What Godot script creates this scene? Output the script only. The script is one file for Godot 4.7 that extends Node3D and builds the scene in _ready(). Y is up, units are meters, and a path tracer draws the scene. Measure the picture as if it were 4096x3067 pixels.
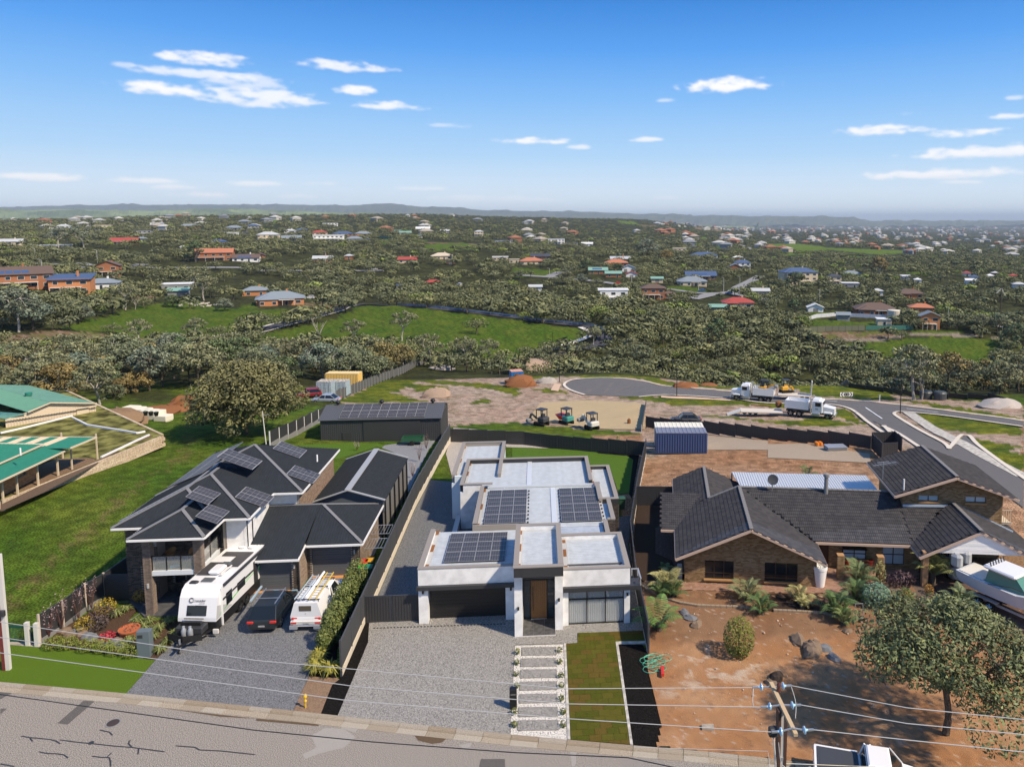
extends Node3D
# A hillside suburb seen from a drone: metres, y up, the street in front along x, lots running back along -z.
# Ground heights: rows of TH belong to the sight lines x / -z = TU, columns to the distances TD.
const TU := [-1.1816,-0.6734,-0.432,-0.1801,0.0829,0.3578,0.6809,1.3852]
const TD := [20,66,84,104,122,140,165,190,220,260,310,370,450,600,800,1100,1500,2000,2800,4000,6500,9000,12000,20000,45000]
const TH := [
	[0,0,0,-0.5,-1.5,-5,-7,-7,-7,-3,0,2,3,6,10,14,20,26,20,10,-20,-40,-60,-60,-60],
	[0,0,0,-0.5,-2,-5,-7,-7.5,-7.5,-4,-1,0.5,2,6,10,14,20,24,14,0,-20,-40,-60,-60,-60],
	[0,0,-0.8,-1.7,-2.6,-3.6,-5.6,-9,-12.5,-12.5,-11,-10.5,-8,2,8,17,27,34,28,10,-20,-40,-60,-60,-60],
	[0,0,-1.3,-2.8,-4.4,-6.2,-8.8,-11,-12.6,-12,-9.5,-15,-16,-5,2,10,24,35,44,28,-20,-40,-60,-60,-60],
	[0,0,-1.8,-4,-5.2,-6.3,-8.2,-17,-18,-13.5,-13.2,-14.5,-14,-10,-8,-4,8,20,29,16,-20,-60,-80,-90,-100],
	[0,0,-1.5,-3.9,-5.4,-6.4,-14,-24,-28,-27,-21,-19.5,-19,-18.5,-18,-18,-24,-29,-33,-42,-66,-84,-98,-100,-100],
	[0,0,-1,-2.8,-4.8,-9,-14,-22,-27,-26,-21,-20,-20,-20,-23,-29,-37,-44,-52,-62,-76,-90,-98,-100,-100],
	[0,0,-1,-2,-4,-6,-10,-16,-22,-26,-25,-23,-22,-22,-25,-30,-37,-44,-52,-62,-76,-90,-98,-100,-100]]

class MB:                                             # collects triangles; mesh() makes them one ArrayMesh
	var v := PackedVector3Array()
	var c := PackedColorArray()
	var k := Color.WHITE
	var tint := false
	func t(a: Vector3,b: Vector3,d: Vector3) -> void:
		v.append(a); v.append(b); v.append(d)
		if tint:
			c.append(k); c.append(k); c.append(k)
	func q(a: Vector3,b: Vector3,d: Vector3,e: Vector3) -> void:
		t(a,b,d); t(a,d,e)
	func cube(o: Vector3,x: Vector3,y: Vector3,z: Vector3) -> void:   # centre and three half edges
		var p := []
		for i in 8:
			p.append(o + x * (1 if i & 1 else -1) + y * (1 if i & 2 else -1) + z * (1 if i & 4 else -1))
		q(p[0],p[1],p[3],p[2]); q(p[4],p[6],p[7],p[5]); q(p[0],p[4],p[5],p[1])
		q(p[2],p[3],p[7],p[6]); q(p[0],p[2],p[6],p[4]); q(p[1],p[5],p[7],p[3])
	func box(o: Vector3,s: Vector3,yaw := 0.0) -> void:
		var b := Basis(Vector3.UP,yaw)
		cube(o,b.x * s.x / 2,b.y * s.y / 2,b.z * s.z / 2)
	func bb(x0: float,y0: float,z0: float,x1: float,y1: float,z1: float) -> void:
		box(Vector3(x0 + x1,y0 + y1,z0 + z1) / 2,Vector3(absf(x1 - x0),absf(y1 - y0),absf(z1 - z0)))
	func bev(o: Vector3,s: Vector3,r: float,yaw := 0.0) -> void:   # a box with its edges cut off by r
		var b := Basis(Vector3.UP,yaw)
		var h := s / 2
		var rings := []
		for e in [[-h.y,r],[-h.y + r,0.0],[h.y - r,0.0],[h.y,r]]:
			var ring := []
			for p in [[1,1,0],[1,1,1],[-1,1,1],[-1,1,0],[-1,-1,0],[-1,-1,1],[1,-1,1],[1,-1,0]]:
				var x: float = h.x - e[1] - (r if p[2] else 0.0)
				var z: float = h.z - e[1] - (0.0 if p[2] else r)
				ring.append(o + b * Vector3(p[0] * x,e[0],p[1] * z))
			rings.append(ring)
		loft(rings,true)
	func loft(rings: Array,closed := true,caps := true) -> void:
		for i in rings.size() - 1:
			var n: int = rings[i].size()
			for j in (n if closed else n - 1):
				q(rings[i][j],rings[i][(j + 1) % n],rings[i + 1][(j + 1) % n],rings[i + 1][j])
		if caps and closed:
			fan(rings[0]); fan(rings[-1])
	func fan(p: Array) -> void:
		for i in range(1,p.size() - 1):
			t(p[0],p[i],p[i + 1])
	func flat(p: Array,y: float) -> void:            # a sheet over a polygon of x, z
		var w := PackedVector2Array(p)
		var ix := Geometry2D.triangulate_polygon(w)
		for i in range(0,ix.size(),3):
			t(Vector3(w[ix[i]].x,y,w[ix[i]].y),Vector3(w[ix[i + 1]].x,y,w[ix[i + 1]].y),Vector3(w[ix[i + 2]].x,y,w[ix[i + 2]].y))
	func prism(p: Array,y0: float,y1: float) -> void:
		flat(p,y1)
		for i in p.size():
			var a: Vector2 = p[i]
			var b: Vector2 = p[(i + 1) % p.size()]
			q(Vector3(a.x,y0,a.y),Vector3(b.x,y0,b.y),Vector3(b.x,y1,b.y),Vector3(a.x,y1,a.y))
	func slab(p: Array,th: float) -> void:           # a plane polygon of Vector3 with a thickness
		var n: Vector3 = (p[1] - p[0]).cross(p[2] - p[0]).normalized()
		if n.y < 0:
			n = -n
		var low := []
		for a in p:
			low.append(a - n * th)
		fan(p); fan(low)
		for i in p.size():
			q(p[i],p[(i + 1) % p.size()],low[(i + 1) % p.size()],low[i])
	func bar(a: Vector3,b: Vector3,w: float,h: float) -> void:
		var d := (b - a) / 2
		var s := d.cross(Vector3.UP)
		s = s.normalized() if s.length() > 1e-4 else Vector3.RIGHT
		cube((a + b) / 2,d,s.cross(d).normalized() * h / 2,s * w / 2)
	func tube(p: Array,r0: float,r1: float,n := 6) -> void:
		var rings := []
		for i in p.size():
			var d: Vector3 = (p[mini(i + 1,p.size() - 1)] - p[maxi(i - 1,0)]).normalized()
			var s := d.cross(Vector3.UP)
			s = s.normalized() if s.length() > 1e-3 else Vector3.RIGHT
			var w := s.cross(d)
			var r := lerpf(r0,r1,float(i) / maxi(p.size() - 1,1))
			var ring := []
			for j in n:
				ring.append(p[i] + (s * cos(TAU * j / n) + w * sin(TAU * j / n)) * r)
			rings.append(ring)
		loft(rings)
	func lathe(o: Vector3,prof: Array,n := 16,axis := Vector3.UP) -> void:   # prof: Vector2(radius, height)
		var s := axis.cross(Vector3.FORWARD if absf(axis.z) < 0.9 else Vector3.UP).normalized()
		var w := s.cross(axis).normalized()
		var rings := []
		for e in prof:
			var ring := []
			for j in n:
				ring.append(o + axis * e.y + (s * cos(TAU * j / n) + w * sin(TAU * j / n)) * e.x)
			rings.append(ring)
		loft(rings)
	func wall(a: Vector2,b: Vector2,y0: float,y1: float,th: float,holes := []) -> void:
		# a wall from a to b with its outer face on that line (outside on the right of a to b is -normal); holes: [u0, v0, u1, v1]
		var d := (b - a).normalized()
		var nrm := Vector2(d.y,-d.x)
		var us := [0.0,a.distance_to(b)]
		var vs := [y0,y1]
		for h in holes:
			us.append_array([h[0],h[2]]); vs.append_array([h[1],h[3]])
		us.sort(); vs.sort()
		for i in us.size() - 1:
			for j in vs.size() - 1:
				if us[i + 1] - us[i] < 0.002 or vs[j + 1] - vs[j] < 0.002:
					continue
				var um: float = (us[i] + us[i + 1]) / 2
				var vm: float = (vs[j] + vs[j + 1]) / 2
				var open := false
				for h in holes:
					open = open or (um > h[0] and um < h[2] and vm > h[1] and vm < h[3])
				if open:
					continue
				var m := a + d * um + nrm * th / 2
				cube(Vector3(m.x,vm,m.y),Vector3(d.x,0,d.y) * (us[i + 1] - us[i]) / 2,Vector3(0,(vs[j + 1] - vs[j]) / 2,0),Vector3(nrm.x,0,nrm.y) * th / 2)
	func blob(o: Vector3,r: Vector3,n := 10,rough := 0.0,rnd: RandomNumberGenerator = null,low := -1.0) -> void:
		var rings := []
		var m := maxi(4,n / 2 + 1)
		for i in m + 1:
			var a := PI * i / m
			var ring := []
			for j in n:
				var s := 1.0 + (rnd.randf_range(-rough,rough) if rnd and i > 0 and i < m else 0.0)
				var p := Vector3(sin(a) * cos(TAU * j / n),maxf(cos(a),low),sin(a) * sin(TAU * j / n)) * s
				ring.append(o + p * r)
			rings.append(ring)
		loft(rings,true,false)
	func ribs(p: Array,dir: Vector3,pitch: float,w: float,h: float) -> void:   # raised ribs along dir, cut to the convex polygon p
		var n: Vector3 = (p[1] - p[0]).cross(p[2] - p[0]).normalized()
		if n.y < 0:
			n = -n
		dir = (dir - n * dir.dot(n)).normalized()
		var s := n.cross(dir).normalized()
		var lo := 1e9
		var hi := -1e9
		for a in p:
			lo = minf(lo,(a - p[0]).dot(s)); hi = maxf(hi,(a - p[0]).dot(s))
		var x := lo + pitch / 2
		while x < hi:
			var ts := []
			for i in p.size():
				var a: Vector3 = p[i] - p[0]
				var b: Vector3 = p[(i + 1) % p.size()] - p[0]
				var sa := a.dot(s) - x
				var sb := b.dot(s) - x
				if sa * sb < 0:
					ts.append(a.lerp(b,sa / (sa - sb)).dot(dir))
			if ts.size() >= 2:
				ts.sort()
				if ts[-1] - ts[0] > 0.1:
					var o: Vector3 = p[0] + s * x
					var e: Vector3 = o + dir * (ts[0] + 0.02)
					var f: Vector3 = o + dir * (ts[-1] - 0.02)
					q(e - s * w / 2,e - s * w / 4 + n * h,f - s * w / 4 + n * h,f - s * w / 2)
					q(e - s * w / 4 + n * h,e + s * w / 4 + n * h,f + s * w / 4 + n * h,f - s * w / 4 + n * h)
					q(e + s * w / 4 + n * h,e + s * w / 2,f + s * w / 2,f + s * w / 4 + n * h)
			x += pitch
	func mesh(smooth := false) -> ArrayMesh:
		var a := []
		a.resize(Mesh.ARRAY_MAX)
		a[Mesh.ARRAY_VERTEX] = v
		if tint:
			a[Mesh.ARRAY_COLOR] = c
		if smooth:
			var fn := PackedVector3Array()
			var at := {}
			for i in range(0,v.size(),3):
				fn.append((v[i + 2] - v[i]).cross(v[i + 1] - v[i]))
				for j in 3:
					var key := Vector3i((v[i + j] * 500).round())
					if not at.has(key):
						at[key] = []
					at[key].append(i / 3)
			var ns := PackedVector3Array()
			for i in v.size():
				var own := fn[i / 3]
				var sum := Vector3.ZERO
				for f in at[Vector3i((v[i] * 500).round())]:
					var o := fn[f]
					var g := o.dot(own)
					if absf(g) > 0.7 * o.length() * own.length():
						sum += o * signf(g)
				ns.append(sum.normalized() if sum.length() > 1e-12 else Vector3.UP)
			a[Mesh.ARRAY_NORMAL] = ns
		var m := ArrayMesh.new()
		m.add_surface_from_arrays(Mesh.PRIMITIVE_TRIANGLES,a)
		return m

const UP := Vector3.UP
const V0 := Vector3.ZERO

func V(x: float,y: float,z: float) -> Vector3: return Vector3(x,y,z)

func U(x: float,y: float) -> Vector2: return Vector2(x,y)

func B() -> MB: return MB.new()

var M := {}
var T := {}
var names := {}
var rng := RandomNumberGenerator.new()
var fn := FastNoiseLite.new()

func hgt(x: float,z: float) -> float:
	var d := maxf(-z,20.01)
	var u := x / d
	var i := 0
	while i < TU.size() - 2 and u > TU[i + 1]:
		i += 1
	var s := clampf((u - TU[i]) / (TU[i + 1] - TU[i]),0,1)
	s = s * s * (3 - 2 * s)
	var j := 0
	while j < TD.size() - 2 and d > TD[j + 1]:
		j += 1
	var w := clampf((d - TD[j]) / (TD[j + 1] - TD[j]),0,1)
	return lerpf(lerpf(TH[i][j],TH[i][j + 1],w),lerpf(TH[i + 1][j],TH[i + 1][j + 1],w),s)

func on(x: float,z: float,up := 0.0) -> Vector3:
	return V(x,hgt(x,z) + up,z)

func mt(key: String,r: float,g: float,b: float,rough := 0.8,metal := 0.0,tex := "",size := 1.0) -> StandardMaterial3D:
	if M.has(key):                                    # r, g, b: the base colour, linear
		return M[key]
	var m := StandardMaterial3D.new()
	m.resource_name = key
	m.albedo_color = Color(r,g,b).linear_to_srgb()
	m.roughness = rough
	m.metallic = metal
	if rough >= 0.75:
		m.metallic_specular = 0.15
	if tex:
		m.albedo_texture = T[tex]
		m.uv1_triplanar = true
		m.uv1_world_triplanar = true
		m.uv1_scale = Vector3.ONE / size
	M[key] = m
	return m

func bump(m: StandardMaterial3D,tex: String,cm: float) -> StandardMaterial3D:
	m.heightmap_enabled = true
	m.heightmap_texture = T[tex]
	m.heightmap_scale = cm
	return m

func noise_tex(key: String,type: int,freq: float,oct: int,lo: float,hi: float,side := 512,gamma := 1.0) -> void:
	var n := FastNoiseLite.new()
	n.noise_type = type
	n.frequency = freq
	n.fractal_octaves = oct
	n.fractal_type = FastNoiseLite.FRACTAL_FBM if oct > 1 else FastNoiseLite.FRACTAL_NONE
	n.seed = key.length() * 7 + 3
	var im := n.get_seamless_image(side,side)
	im.convert(Image.FORMAT_L8)
	var d := im.get_data()
	for i in d.size():
		d[i] = int(255 * clampf(lerpf(lo,hi,pow(d[i] / 255.0,gamma)),0,1))
	var o := Image.create_from_data(side,side,false,Image.FORMAT_L8,d)
	T[key] = ImageTexture.create_from_image(o)

func numbered(called: String) -> String:
	names[called] = names.get(called,-1) + 1
	return called if names[called] == 0 else "%s_%03d" % [called,names[called]]

func thing(called: String,label: String,category: String,at := V0,yaw := 0.0,group := "") -> Node3D:
	var o := Node3D.new()
	o.name = numbered(called)
	add_child(o)
	o.position = at
	o.rotation.y = yaw
	return tag(o,label,category,group)

func tag(o: Node3D,label: String,category: String,group := "") -> Node3D:
	o.set_meta("label",label)
	o.set_meta("category",category)
	if group:
		o.set_meta("group",group)
	return o

func pm(called: String,mesh: Mesh,m: Material,parent: Node = null,at := V0,yaw := 0.0) -> MeshInstance3D:
	var o := MeshInstance3D.new()
	o.mesh = mesh
	o.material_override = m
	if parent == null or parent == self:
		o.name = numbered(called)
		add_child(o)
	else:
		o.name = called
		parent.add_child(o,true)
	o.position = at
	o.rotation.y = yaw
	return o

func pt(called: String,b: MB,m: Material,parent: Node = null,smooth := false) -> MeshInstance3D:   # in the parent's own axes
	return pm(called,b.mesh(smooth),m,parent)

func pw(called: String,b: MB,m: Material,parent: Node3D,smooth := false) -> MeshInstance3D:        # built in world places, parent is a thing
	var o := pm(called,b.mesh(smooth),m,parent)
	o.position = -parent.position
	return o

func ground(called: String,b: MB,m: Material) -> MeshInstance3D:
	var o := pm(called,b.mesh(),m)
	o.set_meta("kind","structure")
	return o

func copy(o: Node3D,label: String,at: Vector3,yaw := 0.0,group := "",size := 1.0) -> Node3D:
	var r: Node3D = o.duplicate()
	r.name = numbered(String(o.name).rstrip("0123456789").trim_suffix("_"))
	add_child(r)
	r.position = at
	r.rotation.y = yaw
	r.scale = Vector3.ONE * size
	r.set_meta("label",label)
	if group:
		r.set_meta("group",group)
	return r

func many(called: String,mesh: Mesh,m: Material,places: Array,tints = null,parent: Node = null) -> MultiMeshInstance3D:
	var mm := MultiMesh.new()
	mm.transform_format = MultiMesh.TRANSFORM_3D
	mm.use_colors = tints != null
	mm.mesh = mesh
	mm.instance_count = places.size()
	for i in places.size():
		mm.set_instance_transform(i,places[i])
		if tints != null:
			mm.set_instance_color(i,tints[i])
	var o := MultiMeshInstance3D.new()
	o.multimesh = mm
	o.material_override = m
	if parent:
		o.name = called
		parent.add_child(o,true)
	else:
		o.name = numbered(called)
		add_child(o)
	o.set_meta("kind","stuff")
	return o

func inside(p: Vector2,polys: Array) -> bool:        # polys: [Rect2, PackedVector2Array]
	for e in polys:
		if e[0].has_point(p) and Geometry2D.is_point_in_polygon(p,e[1]):
			return true
	return false

func poly(pts: Array) -> Array:
	var r := Rect2(pts[0],Vector2.ZERO)
	for a in pts:
		r = r.expand(a)
	return [r,PackedVector2Array(pts)]

func strip(b: MB,path: Array,w0: float,w1: float,up: float) -> void:   # a band beside a path of Vector3, from w0 to w1 to its right, on the ground
	var pts := []
	for i in path.size() - 1:
		var n := maxi(1,int(path[i].distance_to(path[i + 1]) / maxf(1.0,-path[i].z * 0.02)))
		for j in n:
			pts.append(path[i].lerp(path[i + 1],float(j) / n))
	pts.append(path[-1])
	var prev := []
	for i in pts.size():
		var d: Vector3 = pts[mini(i + 1,pts.size() - 1)] - pts[maxi(i - 1,0)]
		var s := V(-d.z,0,d.x).normalized()
		var l: Vector3 = pts[i] + s * w0
		var r: Vector3 = pts[i] + s * w1
		l = on(l.x,l.z,up); r = on(r.x,r.z,up)
		if prev:
			b.q(prev[0],prev[1],r,l)
		prev = [l,r]

func curve(path: Array,steps := 6) -> Array:         # a smooth line through the points
	var out := []
	for i in path.size() - 1:
		for j in steps:
			out.append(path[i].cubic_interpolate(path[i + 1],path[maxi(i - 1,0)],path[mini(i + 2,path.size() - 1)],float(j) / steps))
	out.append(path[-1])
	return out

func _ready() -> void:
	rng.seed = 11
	fn.noise_type = FastNoiseLite.TYPE_SIMPLEX_SMOOTH
	fn.frequency = 1.0
	fn.fractal_octaves = 3
	# camera: a drone 26 m over the lots, 6 degrees down, its lens shifted to the left and down
	var cam := Camera3D.new()
	cam.name = "camera"
	add_child(cam)
	cam.position = V(0,26,0)
	cam.rotation_degrees = V(-5.97,-4.738,0)
	cam.near = 0.5
	cam.projection = Camera3D.PROJECTION_FRUSTUM
	cam.size = 0.5146
	cam.frustum_offset = U(-0.05906,-0.0578)
	cam.far = 90000
	# sky, haze and sun
	var env := Environment.new()
	env.background_mode = Environment.BG_SKY
	env.sky = Sky.new()
	env.sky.sky_material = sky_material()
	env.tonemap_mode = Environment.TONE_MAPPER_LINEAR
	env.tonemap_exposure = 2.05
	env.fog_enabled = true
	env.fog_density = 0.00006
	env.fog_light_color = Color(0.86,0.93,1.0)
	env.sdfgi_enabled = true
	env.ssao_enabled = true
	env.ssil_enabled = true
	var we := WorldEnvironment.new()
	we.name = "world_environment"
	we.environment = env
	add_child(we)
	var sun := DirectionalLight3D.new()
	sun.name = "sun"
	add_child(sun)
	sun.light_color = Color(1.0,0.93,0.82)
	sun.light_energy = 0.9
	sun.light_angular_distance = 2.0
	sun.shadow_enabled = true
	sun.look_at_from_position(V(0.60,0.74,0.40),V0)
	textures()
	materials()
	terrain()
	hills()
	roads()
	near_ground()
	main_house()
	left_house()
	sheds()
	brown_house()
	green_buildings()
	fences()
	street_furniture()
	driveway_vehicles()
	right_yard()
	left_garden()
	work_site()
	far_houses()
	trees()

func sky_material() -> Material:
	var w := 4096
	var h := 2048
	var im := Image.create(w,h,false,Image.FORMAT_RGBF)
	for y in h:
		var el := 90.0 - (y + 0.5) * 180.0 / h
		im.fill_rect(Rect2i(0,y,w,1),sky_color(el))
	# fair-weather clouds: [azimuth, elevation, half width, half height, strength], azimuth 0 straight ahead, degrees
	var clouds := [
		[-22.6,10.40,3.14,0.61,0.95],[-23.2,9.48,4.06,0.41,0.75],[-25.3,8.30,2.80,0.55,0.95],[-19.4,8.13,4.06,0.84,0.85],[-20.2,9.13,2.86,0.75,0.6],[-13.7,10.63,3.35,0.53,0.85],
		[-13.1,9.04,1.54,0.47,0.95],[-10.9,8.09,2.91,0.42,0.9],[14.2,9.69,3.63,0.78,1],[9.7,8.76,0.86,0.20,0.5],[-0.2,5.81,3.39,0.34,0.95],[3.1,5.41,1.58,0.21,0.7],
		[8.4,5.95,1.57,0.24,0.8],[25.1,6.20,3.30,0.51,0.95],[30.3,5.75,2.56,0.43,0.95],[31.2,4.42,4.63,0.65,0.95],[29.3,3.05,6.11,0.47,0.95],[30.3,2.52,1.58,0.17,0.8],
		[-31.9,2.55,2.55,0.34,0.95],[-26.5,2.45,2.25,0.24,0.8],[-24.9,2.10,1.73,0.21,0.7],[-23.1,1.61,2.07,0.23,0.75],[-20.2,2.41,2.03,0.25,0.7],[-15.7,2.52,1.39,0.16,0.5],
		[-17.3,1.62,1.37,0.18,0.6],[-8.5,2.25,1.92,0.17,0.6],[-4.2,1.52,5.15,0.38,0.45],[-6.5,6.85,1.68,0.20,0.4],[9.8,1.64,1.23,0.14,0.5],[33.0,6.75,1.49,0.21,0.8],
		[33.3,7.92,0.67,0.21,0.6],[-27.3,9.66,0.75,0.22,0.5],[-30.5,0.83,2.95,0.20,0.45],[26.8,7.29,0.75,0.13,0.35],[0.6,1.46,2.11,0.14,0.5]]
	var r := RandomNumberGenerator.new()
	r.seed = 5
	for i in 110:
		var az := r.randf_range(38,322)
		var el := 2.5 + 40.0 * pow(r.randf(),1.8)
		clouds.append([az,el,r.randf_range(2,6) * (1 + el / 30),r.randf_range(0.3,0.5) * (1 + el / 6),r.randf_range(0.5,1.0)])
	var n := FastNoiseLite.new()
	n.seed = 4
	n.frequency = 0.35
	n.fractal_octaves = 5
	n.fractal_gain = 0.55
	for cl in clouds:
		var x0 := int((cl[0] - cl[2] * 1.35) / 360.0 * w)
		var x1 := int((cl[0] + cl[2] * 1.35) / 360.0 * w)
		for y in range(int((90 - cl[1] - cl[3] * 1.5) / 180 * h),int((90 - cl[1] + cl[3] * 1.5) / 180 * h) + 1):
			for x in range(x0,x1):
				var dx: float = (x * 360.0 / w - cl[0]) / cl[2]
				var dy: float = (90 - (y + 0.5) * 180.0 / h - cl[1]) / cl[3]
				var base: float = dx * dx + (dy * dy if dy > 0 else dy * dy * 2.6)
				if base > 1.8:
					continue
				var f: float = 1.0 - base + 1.25 * n.get_noise_3d(cl[0] * 9 + dx * cl[2] * 1.5,dy * cl[3] * 5.0 + 0.4 * dx,cl[1] * 7)
				var a: float = smoothstep(-0.05,1.0,f) * cl[4]
				if a <= 0:
					continue
				var xx := posmod(x,w)
				var under := im.get_pixel(xx,y)
				var white := Color(0.53,0.525,0.535).lerp(Color(0.40,0.43,0.485),clampf(-dy * 0.7 + 0.1 - 0.3 * n.get_noise_2d(x * 0.12,y * 0.3),0,0.8))
				im.set_pixel(xx,y,under.lerp(white,a))
	var m := PanoramaSkyMaterial.new()
	m.panorama = ImageTexture.create_from_image(im)
	return m

func sky_color(el: float) -> Color:                   # linear, from the zenith to the pale horizon
	var stops := [[-90,Color(0.176,0.180,0.185)],[-1.5,Color(0.390,0.420,0.449)],[0,Color(0.478,0.517,0.546)],[2.4,Color(0.361,0.439,0.512)],[4.8,Color(0.229,0.356,0.498)],[8.85,Color(0.117,0.263,0.483)],[12.4,Color(0.048,0.183,0.449)],[15.8,Color(0.021,0.124,0.366)],[25,Color(0.029,0.107,0.302)],[90,Color(0.059,0.127,0.263)]]
	for i in stops.size() - 1:
		if el <= stops[i + 1][0]:
			return stops[i][1].lerp(stops[i + 1][1],(el - stops[i][0]) / (stops[i + 1][0] - stops[i][0]))
	return stops[-1][1]

func textures() -> void:
	noise_tex("grain",FastNoiseLite.TYPE_SIMPLEX,0.11,3,0.45,1.25)
	noise_tex("fine",FastNoiseLite.TYPE_VALUE,0.45,2,0.35,1.3)
	noise_tex("blotch",FastNoiseLite.TYPE_SIMPLEX_SMOOTH,0.012,5,0.35,1.25)
	noise_tex("streak",FastNoiseLite.TYPE_SIMPLEX,0.03,4,0.55,1.2)
	noise_tex("soft",FastNoiseLite.TYPE_SIMPLEX_SMOOTH,0.015,4,0.72,1.08)
	noise_tex("faint",FastNoiseLite.TYPE_SIMPLEX_SMOOTH,0.02,4,0.90,1.03)
	noise_tex("cells",FastNoiseLite.TYPE_CELLULAR,0.09,1,1.2,0.35)

var GREEN := []      # open grass beyond the lots
var WEEDS := []      # tall yellow-green weeds on the building site
var DIRT := []
var TRACK := []
var PLAT := []
var WEAR := []
var BARE := []       # no trees here: roads, yards
var YARDS := []      # V(x, z, radius) round houses

func materials() -> void:
	var m := mt("ground",1,1,1,0.95,0.0,"grain",13.0)
	m.vertex_color_use_as_albedo = true
	m.detail_enabled = true
	m.detail_blend_mode = BaseMaterial3D.BLEND_MODE_MUL
	m.detail_albedo = T.soft
	m.detail_uv_layer = BaseMaterial3D.DETAIL_UV_1
	mt("bark",0.16,0.13,0.10,0.9,0,"streak",2.0)
	mt("pale_bark",0.5,0.46,0.4,0.85,0,"streak",3.0)
	for e in [["leaf",1,1,1],["leaf_grey",0.95,1.0,1.15],["leaf_warm",1.12,0.97,0.8],["leaf_deep",0.75,0.85,0.75]]:
		var l := mt(e[0],e[1],e[2],e[3],0.65)
		l.albedo_color = Color(e[1],e[2],e[3])
		l.vertex_color_use_as_albedo = true
	var far := mt("far_leaf",1,1,1,0.9)
	far.vertex_color_use_as_albedo = true
	mt("asphalt_old",0.30,0.28,0.265,0.9,0,"grain",5.0)
	mt("new_asphalt",0.20,0.195,0.20,0.85,0,"grain",6.0)
	mt("concrete",0.46,0.40,0.33,0.9,0,"soft",6.0)
	mt("kerb",0.47,0.40,0.31,0.9,0,"grain",2.5)
	mt("pale_concrete",0.60,0.57,0.52,0.9,0,"soft",5.0)
	bump(mt("aggregate",0.40,0.385,0.365,0.9,0,"fine",6.0),"fine",0.6)
	bump(mt("aggregate_dark",0.245,0.25,0.265,0.9,0,"fine",6.0),"fine",0.6)
	mt("paver_dark",0.10,0.10,0.105,0.7,0,"soft",3.0)
	bump(mt("mulch",0.018,0.016,0.015,0.95,0,"fine",7.0),"fine",4.0)
	bump(mt("soil_brown",0.12,0.075,0.05,0.95,0,"grain",4.0),"grain",3.0)
	bump(mt("white_stones",0.80,0.76,0.70,0.9,0,"cells",3.0),"cells",3.0)
	bump(mt("gravel",0.52,0.46,0.41,0.95,0,"grain",5.0),"grain",3.0)
	bump(mt("lawn",0.135,0.225,0.024,0.9,0,"grain",3.0),"fine",3.0)
	bump(mt("lawn_bright",0.12,0.22,0.03,0.9,0,"grain",3.0),"fine",3.0)
	mt("white",0.84,0.84,0.84,0.7,0,"faint",9.0)
	mt("white_paint",0.82,0.82,0.82,0.4)
	mt("off_white",0.62,0.60,0.56,0.7)
	mt("cream",0.62,0.52,0.38,0.7)
	mt("black",0.012,0.012,0.013,0.4)
	mt("charcoal",0.035,0.036,0.040,0.5)
	mt("dark_grey",0.055,0.058,0.065,0.5)
	mt("mid_grey",0.22,0.22,0.22,0.6)
	mt("light_grey",0.45,0.45,0.45,0.6)
	mt("taupe",0.28,0.25,0.22,0.6)
	mt("steel",0.55,0.56,0.58,0.35,0.8)
	mt("galvanised",0.5,0.52,0.55,0.45,0.6)
	mt("rubber",0.02,0.02,0.021,0.85)
	mt("rust",0.32,0.15,0.07,0.9,0,"grain",0.7)
	mt("timber",0.36,0.17,0.06,0.5,0,"streak",0.8)
	mt("grey_timber",0.20,0.17,0.14,0.8,0,"streak",1.0)
	mt("terracotta",0.42,0.13,0.06,0.8)
	mt("red",0.6,0.03,0.02,0.4)
	mt("orange",0.75,0.22,0.02,0.5)
	mt("yellow",0.75,0.48,0.02,0.5)
	mt("amber",0.62,0.33,0.03,0.45)
	mt("green_paint",0.03,0.45,0.02,0.4)
	mt("blue",0.02,0.09,0.30,0.5)
	mt("pale_blue",0.30,0.52,0.70,0.3)
	mt("car_black",0.006,0.010,0.012,0.2).clearcoat_enabled = true
	mt("car_white",0.80,0.80,0.81,0.3).clearcoat_enabled = true
	mt("car_silver",0.45,0.48,0.52,0.3,0.4).clearcoat_enabled = true
	mt("dark_glass",0.012,0.016,0.02,0.06)
	mt("window_glass",0.03,0.045,0.06,0.05)
	mt("sky_glass",0.20,0.30,0.38,0.08)
	mt("curtain",0.30,0.32,0.34,0.8)
	var g := mt("clear_glass",0.9,0.95,0.95,0.02)
	g.transparency = BaseMaterial3D.TRANSPARENCY_ALPHA
	g.albedo_color.a = 0.12
	mt("solar",0.055,0.052,0.054,0.45)
	mt("solar_line",0.35,0.35,0.37,0.4)
	mt("zinc",0.56,0.60,0.64,0.4,0.25,"faint",8.0)
	mt("roof_charcoal",0.034,0.040,0.050,0.75,0,"faint",7.0)
	mt("tile_dark",0.050,0.049,0.053,0.6)
	mt("green_roof",0.03,0.22,0.15,0.5,0,"faint",6.0)
	mt("fence_dark",0.038,0.038,0.042,0.6)
	var bm := mt("brick",1,1,1,0.85)
	bm.vertex_color_use_as_albedo = true
	mt("mortar",0.34,0.30,0.26,0.95)
	mt("mortar_tan",0.24,0.17,0.10,0.95)
	bump(mt("block",0.66,0.52,0.38,0.9,0,"soft",2.0),"grain",1.0)
	mt("water",0.10,0.38,0.5,0.05)

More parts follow.
